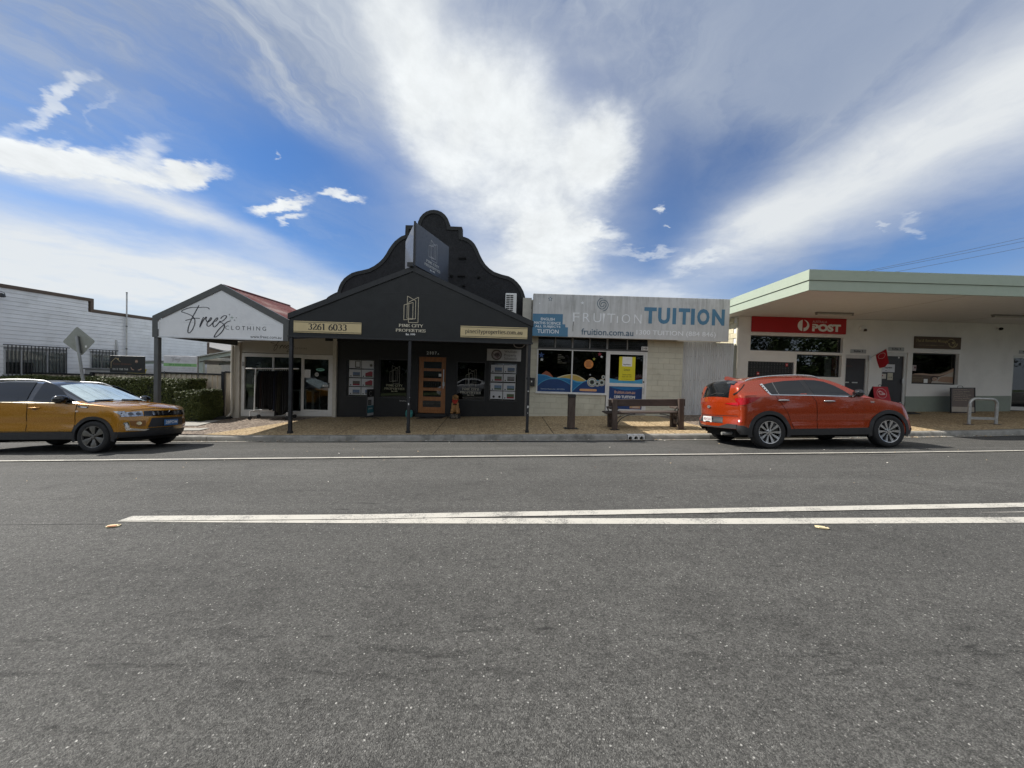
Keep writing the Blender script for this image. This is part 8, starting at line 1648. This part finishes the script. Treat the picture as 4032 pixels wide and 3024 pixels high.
# ------------------------------------------------------------------ signs standing along the fence
sm_ = thing('agent_sign', 'black sign on the fence with a man in black and a phone number', 'sign', (-14.05, 14.1, 1.24)); box('sign_panel', M('sign_black', (.008, .008, .009), .4), sm_, -14.69, -13.42, 14.07, 14.10, 1.235, 1.85, bevel=.003); y_ = 14.067
strokes('roof_outline', [[(-14.64, 1.40), (-14.64, 1.61)], [(-14.65, 1.60), (-14.47, 1.77)], [(-14.47, 1.77), (-14.30, 1.63)]], .012, y_, GOLD, sm_, smooth=False); box('chimney_mark', GOLD, sm_, -14.40, -14.37, y_ - .001, y_, 1.70, 1.76)
V_, F_ = text_pts('Kaylan Anderson', -.01); V_ = [(p[0] + .25 * p[1], p[1]) for p in V_]; place_flat('lettering', V_, F_, (-14.57, -13.90, 1.49, 1.60), y_, M('dim_red_gold', (.16, .07, .045), .5), sm_); text('0413 788 768', (-14.59, -14.02, 1.325, 1.395), y_, M('silver_text', (.40, .40, .38), .5), sm_, bold=.02)
SKN = M('portrait_skin', (.36, .24, .18), .5); 
sheet('portrait', [(-13.86, 1.25), (-13.56, 1.25), (-13.56, 1.38), (-13.58, 1.50), (-13.65, 1.57), (-13.78, 1.57), (-13.84, 1.50), (-13.88, 1.38)], y_ - .0005, M('portrait_shirt', (.016, .016, .018), .6), sm_); sheet('portrait', disc((-13.715, 1.66), .048, 16, .065), y_ - .001, SKN, sm_); sheet('portrait', [(-13.765, 1.685), (-13.755, 1.73), (-13.715, 1.745), (-13.675, 1.73), (-13.665, 1.685), (-13.69, 1.705), (-13.74, 1.705)], y_ - .0018, HAIR, sm_); sheet('portrait', disc((-13.715, 1.615), .033, 12, .018), y_ - .0018, M('portrait_beard', (.12, .07, .05), .5), sm_)
for pts in ([(-13.93, 1.44), (-13.90, 1.44), (-13.87, 1.385), (-13.80, 1.36), (-13.80, 1.335), (-13.88, 1.345)], [(-13.54, 1.41), (-13.52, 1.38), (-13.58, 1.34), (-13.66, 1.335), (-13.66, 1.36), (-13.60, 1.375)]): sheet('portrait', pts, y_ - .0022, SKN, sm_)
se = thing('events_sign', 'white sign with green band advertising sip and shop events on the fence', 'sign', (-12.1, 14.1, 1.33)); box('sign_panel', M('sign_white', (.62, .62, .66), .5), se, -12.73, -11.515, 14.07, 14.10, 1.33, 1.905, bevel=.003); script_name((-12.45, -12.085, 1.68, 1.875), y_, .011, MATS['grey_print'], se); spaced('CLOTHING', (-12.08, -11.82, 1.715, 1.74), y_, MATS['grey_print'], se)
box('green_band', M('band_green', (.25, .48, .20), .5), se, -12.728, -11.517, 14.0665, 14.0692, 1.525, 1.635); text('SIP & SHOP EVENTS', (-12.53, -11.72, 1.55, 1.61), 14.0655, M('print_dark_green', (.03, .16, .05), .5), se, bold=.01)
text('Get together with your friends for a private event', (-12.70, -11.59, 1.435, 1.475), y_, MATS['grey_print'], se); text('See instore for details or phone 0402 349 765', (-12.70, -11.62, 1.375, 1.415), y_, MATS['grey_print'], se)
for x in (-12.74, -11.50): box('stake', GREYT, se, x - .012, x + .012, 14.10, 14.125, .9, 1.91)
# ------------------------------------------------------------------ clipped hedges of small leaves
def hedge(name, label, x0, x1, y0, y1, zt, n, seed):
    r = random.Random(seed); t = thing('hedge', label, 'hedge', ((x0 + x1) / 2, (y0 + y1) / 2, path_z((x0 + x1) / 2, y0)))
    tp_ = (lambda x: zt + .012 * (x - x1))
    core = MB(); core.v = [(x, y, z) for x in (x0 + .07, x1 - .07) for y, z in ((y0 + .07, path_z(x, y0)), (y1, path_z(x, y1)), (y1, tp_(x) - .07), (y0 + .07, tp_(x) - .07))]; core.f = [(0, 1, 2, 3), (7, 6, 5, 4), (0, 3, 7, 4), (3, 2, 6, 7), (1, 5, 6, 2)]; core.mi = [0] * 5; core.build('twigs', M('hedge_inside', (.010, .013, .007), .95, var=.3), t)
    mb = MB()
    for _ in range(n):
        f = r.random(); wl = (x1 - x0); hgt = zt - path_z((x0 + x1) / 2, y0); A1, A2, A3 = wl * hgt, wl * (y1 - y0), (y1 - y0) * hgt * 1.3; f *= A1 + A2 + A3; d = r.random() ** 1.6 * .11
        if f < A1: x = r.uniform(x0, x1); z0_ = path_z(x, y0); z = r.uniform(z0_ + .02, tp_(x)); bump = .045 * sin(2.1 * x + 3 * z) + .03 * sin(5.3 * x - 4 * z) - (.06 if r.random() < .03 else 0); c = Vector((x, y0 + d + bump, z)); nn = Vector((0, -1, .35))
        elif f < A1 + A2: x = r.uniform(x0, x1); y = r.uniform(y0, y1); c = Vector((x, y, tp_(x) - d + .02 * sin(3 * x + 2 * y) + r.uniform(-.02, .035) + (.05 if r.random() < .03 else 0))); nn = Vector((0, -.2, 1))
        else: y = r.uniform(y0, y1); z0_ = path_z(x1, y); z = r.uniform(z0_ + .02, tp_(x1)); c = Vector((x1 - d + .03 * sin(4 * z + y), y, z)); nn = Vector((1, -.3, .35))
        e = .12; 
        if c.z > tp_(c.x) - e and c.y < y0 + e: c.y += .05 * r.random(); c.z -= .04 * r.random()
        nn = (nn + Vector((r.gauss(0, .55), r.gauss(0, .55), r.gauss(0, .55)))).normalized(); u = nn.orthogonal().normalized(); u = Matrix.Rotation(r.uniform(0, 2 * pi), 3, nn) @ u; w = nn.cross(u); L = r.uniform(.022, .042); B_ = L * .55; mid = c + nn * .005
        i = len(mb.v); mb.v += [tuple(c - u * L), tuple(c + w * B_ + nn * .006), tuple(c + u * L), tuple(c - w * B_ + nn * .006)]; mb.f.append((i, i + 1, i + 2, i + 3)); mb.mi.append(0)
    mb.build('foliage', leaf_mat('hedge_leaf', (.016, .028, .008, 1), (.115, .130, .035, 1)), t, merge=False); return t
hedge('hedge', 'long tall clipped hedge in front of the cream fence', -17.6, -11.02, 13.10, 13.95, 1.085, 42000, 1)
hedge('hedge', 'short low clipped hedge at the right end of the tall hedge', -11.25, -10.32, 12.80, 13.75, .715, 11000, 2)
# ------------------------------------------------------------------ the near side of the street (behind the camera): fence, trees, houses that the windows mirror
nf = thing('paling_fence', 'dark paling fence across the street behind the camera', 'fence', (0, -7, 0)); pm = MB().box(-.07, .07, -.012, .012, 0, 1.75).mesh('paling', M('grey_paling', (.05, .045, .04), .85, var=.3, rnd=.2))
for i in range(220): link('paling', pm, nf, wmat(nf).inverted() @ Matrix.Translation((-22 + .2 * i, -7, -.25 + gx(-22 + .2 * i))))
def tree(x, y, h, rad, seed, label, dark=1.0):
    r = random.Random(seed); z0_ = gx(x) - .2; t = thing('leafy_tree', label, 'tree', (x, y, z0_), group='trees across the street')
    tr_ = MB(); tr_.tube(curve([(x, y, z0_), (x + .1, y, z0_ + h * .25), (x - .05, y + .1, z0_ + h * .5), (x, y, z0_ + h * .8)], 4), [.22 - .19 * k / 12 for k in range(13)], 9)
    for k in range(6): a = r.uniform(0, 2 * pi); b = z0_ + h * r.uniform(.3, .6); tr_.tube([(x, y, b), (x + rad * .4 * cos(a), y + rad * .4 * sin(a), b + h * .14), (x + rad * .75 * cos(a), y + rad * .75 * sin(a), b + h * .24)], [.09, .06, .02], 6)
    tr_.build('trunk', M('bark', (.09, .075, .06), .9, var=.3), t, smooth=50, merge=False); mb = MB()
    cl = [Vector((x + r.gauss(0, rad * .42), y + r.gauss(0, rad * .42), z0_ + h * r.uniform(.26, 1.0))) for _ in range(34)]
    for c in cl:
        for _ in range(150):
            d = Vector((r.gauss(0, 1), r.gauss(0, 1), r.gauss(0, .8))); d = d.normalized() * rad * .27 * r.random() ** .45; p = c + d; nn = Vector((r.gauss(0, 1), r.gauss(0, 1), r.gauss(.5, 1))).normalized(); u = nn.orthogonal().normalized(); w = nn.cross(u); s_ = r.uniform(.12, .24); i = len(mb.v); mb.v += [tuple(p - u * s_), tuple(p + w * s_ * .5), tuple(p + u * s_), tuple(p - w * s_ * .5)]; mb.f.append((i, i + 1, i + 2, i + 3)); mb.mi.append(0)
    mb.build('crown', leaf_mat('tree_leaf', (.014, .024, .008, 1), (.055, .075, .025, 1)), t, merge=False)
TL = ['tree with a broad crown %s across the street' % q for q in ('at the far left end', 'left of the pale house', 'in front of the pale house', 'right of the pale house', 'opposite the timber door', 'opposite the tuition shop', 'left of the brown house', 'right of the brown house', 'opposite the red sign', 'opposite the display window', 'opposite the post office', 'beside the dark brick house', 'at the far right end')]
for i, (x, y, h, rad) in enumerate(((-34, -12, 6.5, 4.2), (-21, -10.5, 5.5, 3.8), (-12, -9.3, 4.6, 3.0), (-4, -10.5, 5.2, 3.4), (3.5, -9.6, 4.6, 3.0), (10, -11, 5.6, 3.6), (18, -10.5, 5.0, 3.6), (27, -12, 6.5, 4.2), (33, -10, 5.5, 3.8), (38, -12, 6.5, 4.6), (44, -11, 6, 4.4), (50, -13, 7, 5))): tree(x, y, h, rad, 40 + i, TL[i])
def house(x, y, w, d, h, col, label):
    t = thing('far_house', label, 'house', (x, y, 0)); box('wall', M('house_wall_%d' % abs(int(x)), col, .7), t, x - w / 2, x + w / 2, y - d, y, -.5, h); MB().prism([(x - w / 2 - .5, h), (x + w / 2 + .5, h), (x, h + 2.2)], y - d - .4, y + .4).build('roof', M('house_roof_%d' % abs(int(x)), (.16, .15, .15), .6), t)
    for q in (-.28, .25): f = box('window_frame', OFFW, t, x + q * w - .8, x + q * w + .8, y + .003, y + .05, 1.0, 2.2); box('pane', GLOSSB, f, x + q * w - .72, x + q * w + .72, y + .051, y + .06, 1.08, 2.12)
house(-8.5, -17, 11, 8, 3.0, (.40, .40, .38), 'pale weatherboard house across the street behind the trees'); house(10, -18, 12, 8, 3.2, (.30, .27, .22), 'brown brick house across the street behind the trees')
house(30, -18, 16, 8, 3.2, (.33, .32, .30), 'wide grey house across the street opposite the post office'); house(50, -19, 16, 8, 3.2, (.26, .22, .2), 'dark brick house at the far right across the street'); house(-28, -18, 15, 8, 3.2, (.3, .3, .28), 'grey house at the far left across the street')
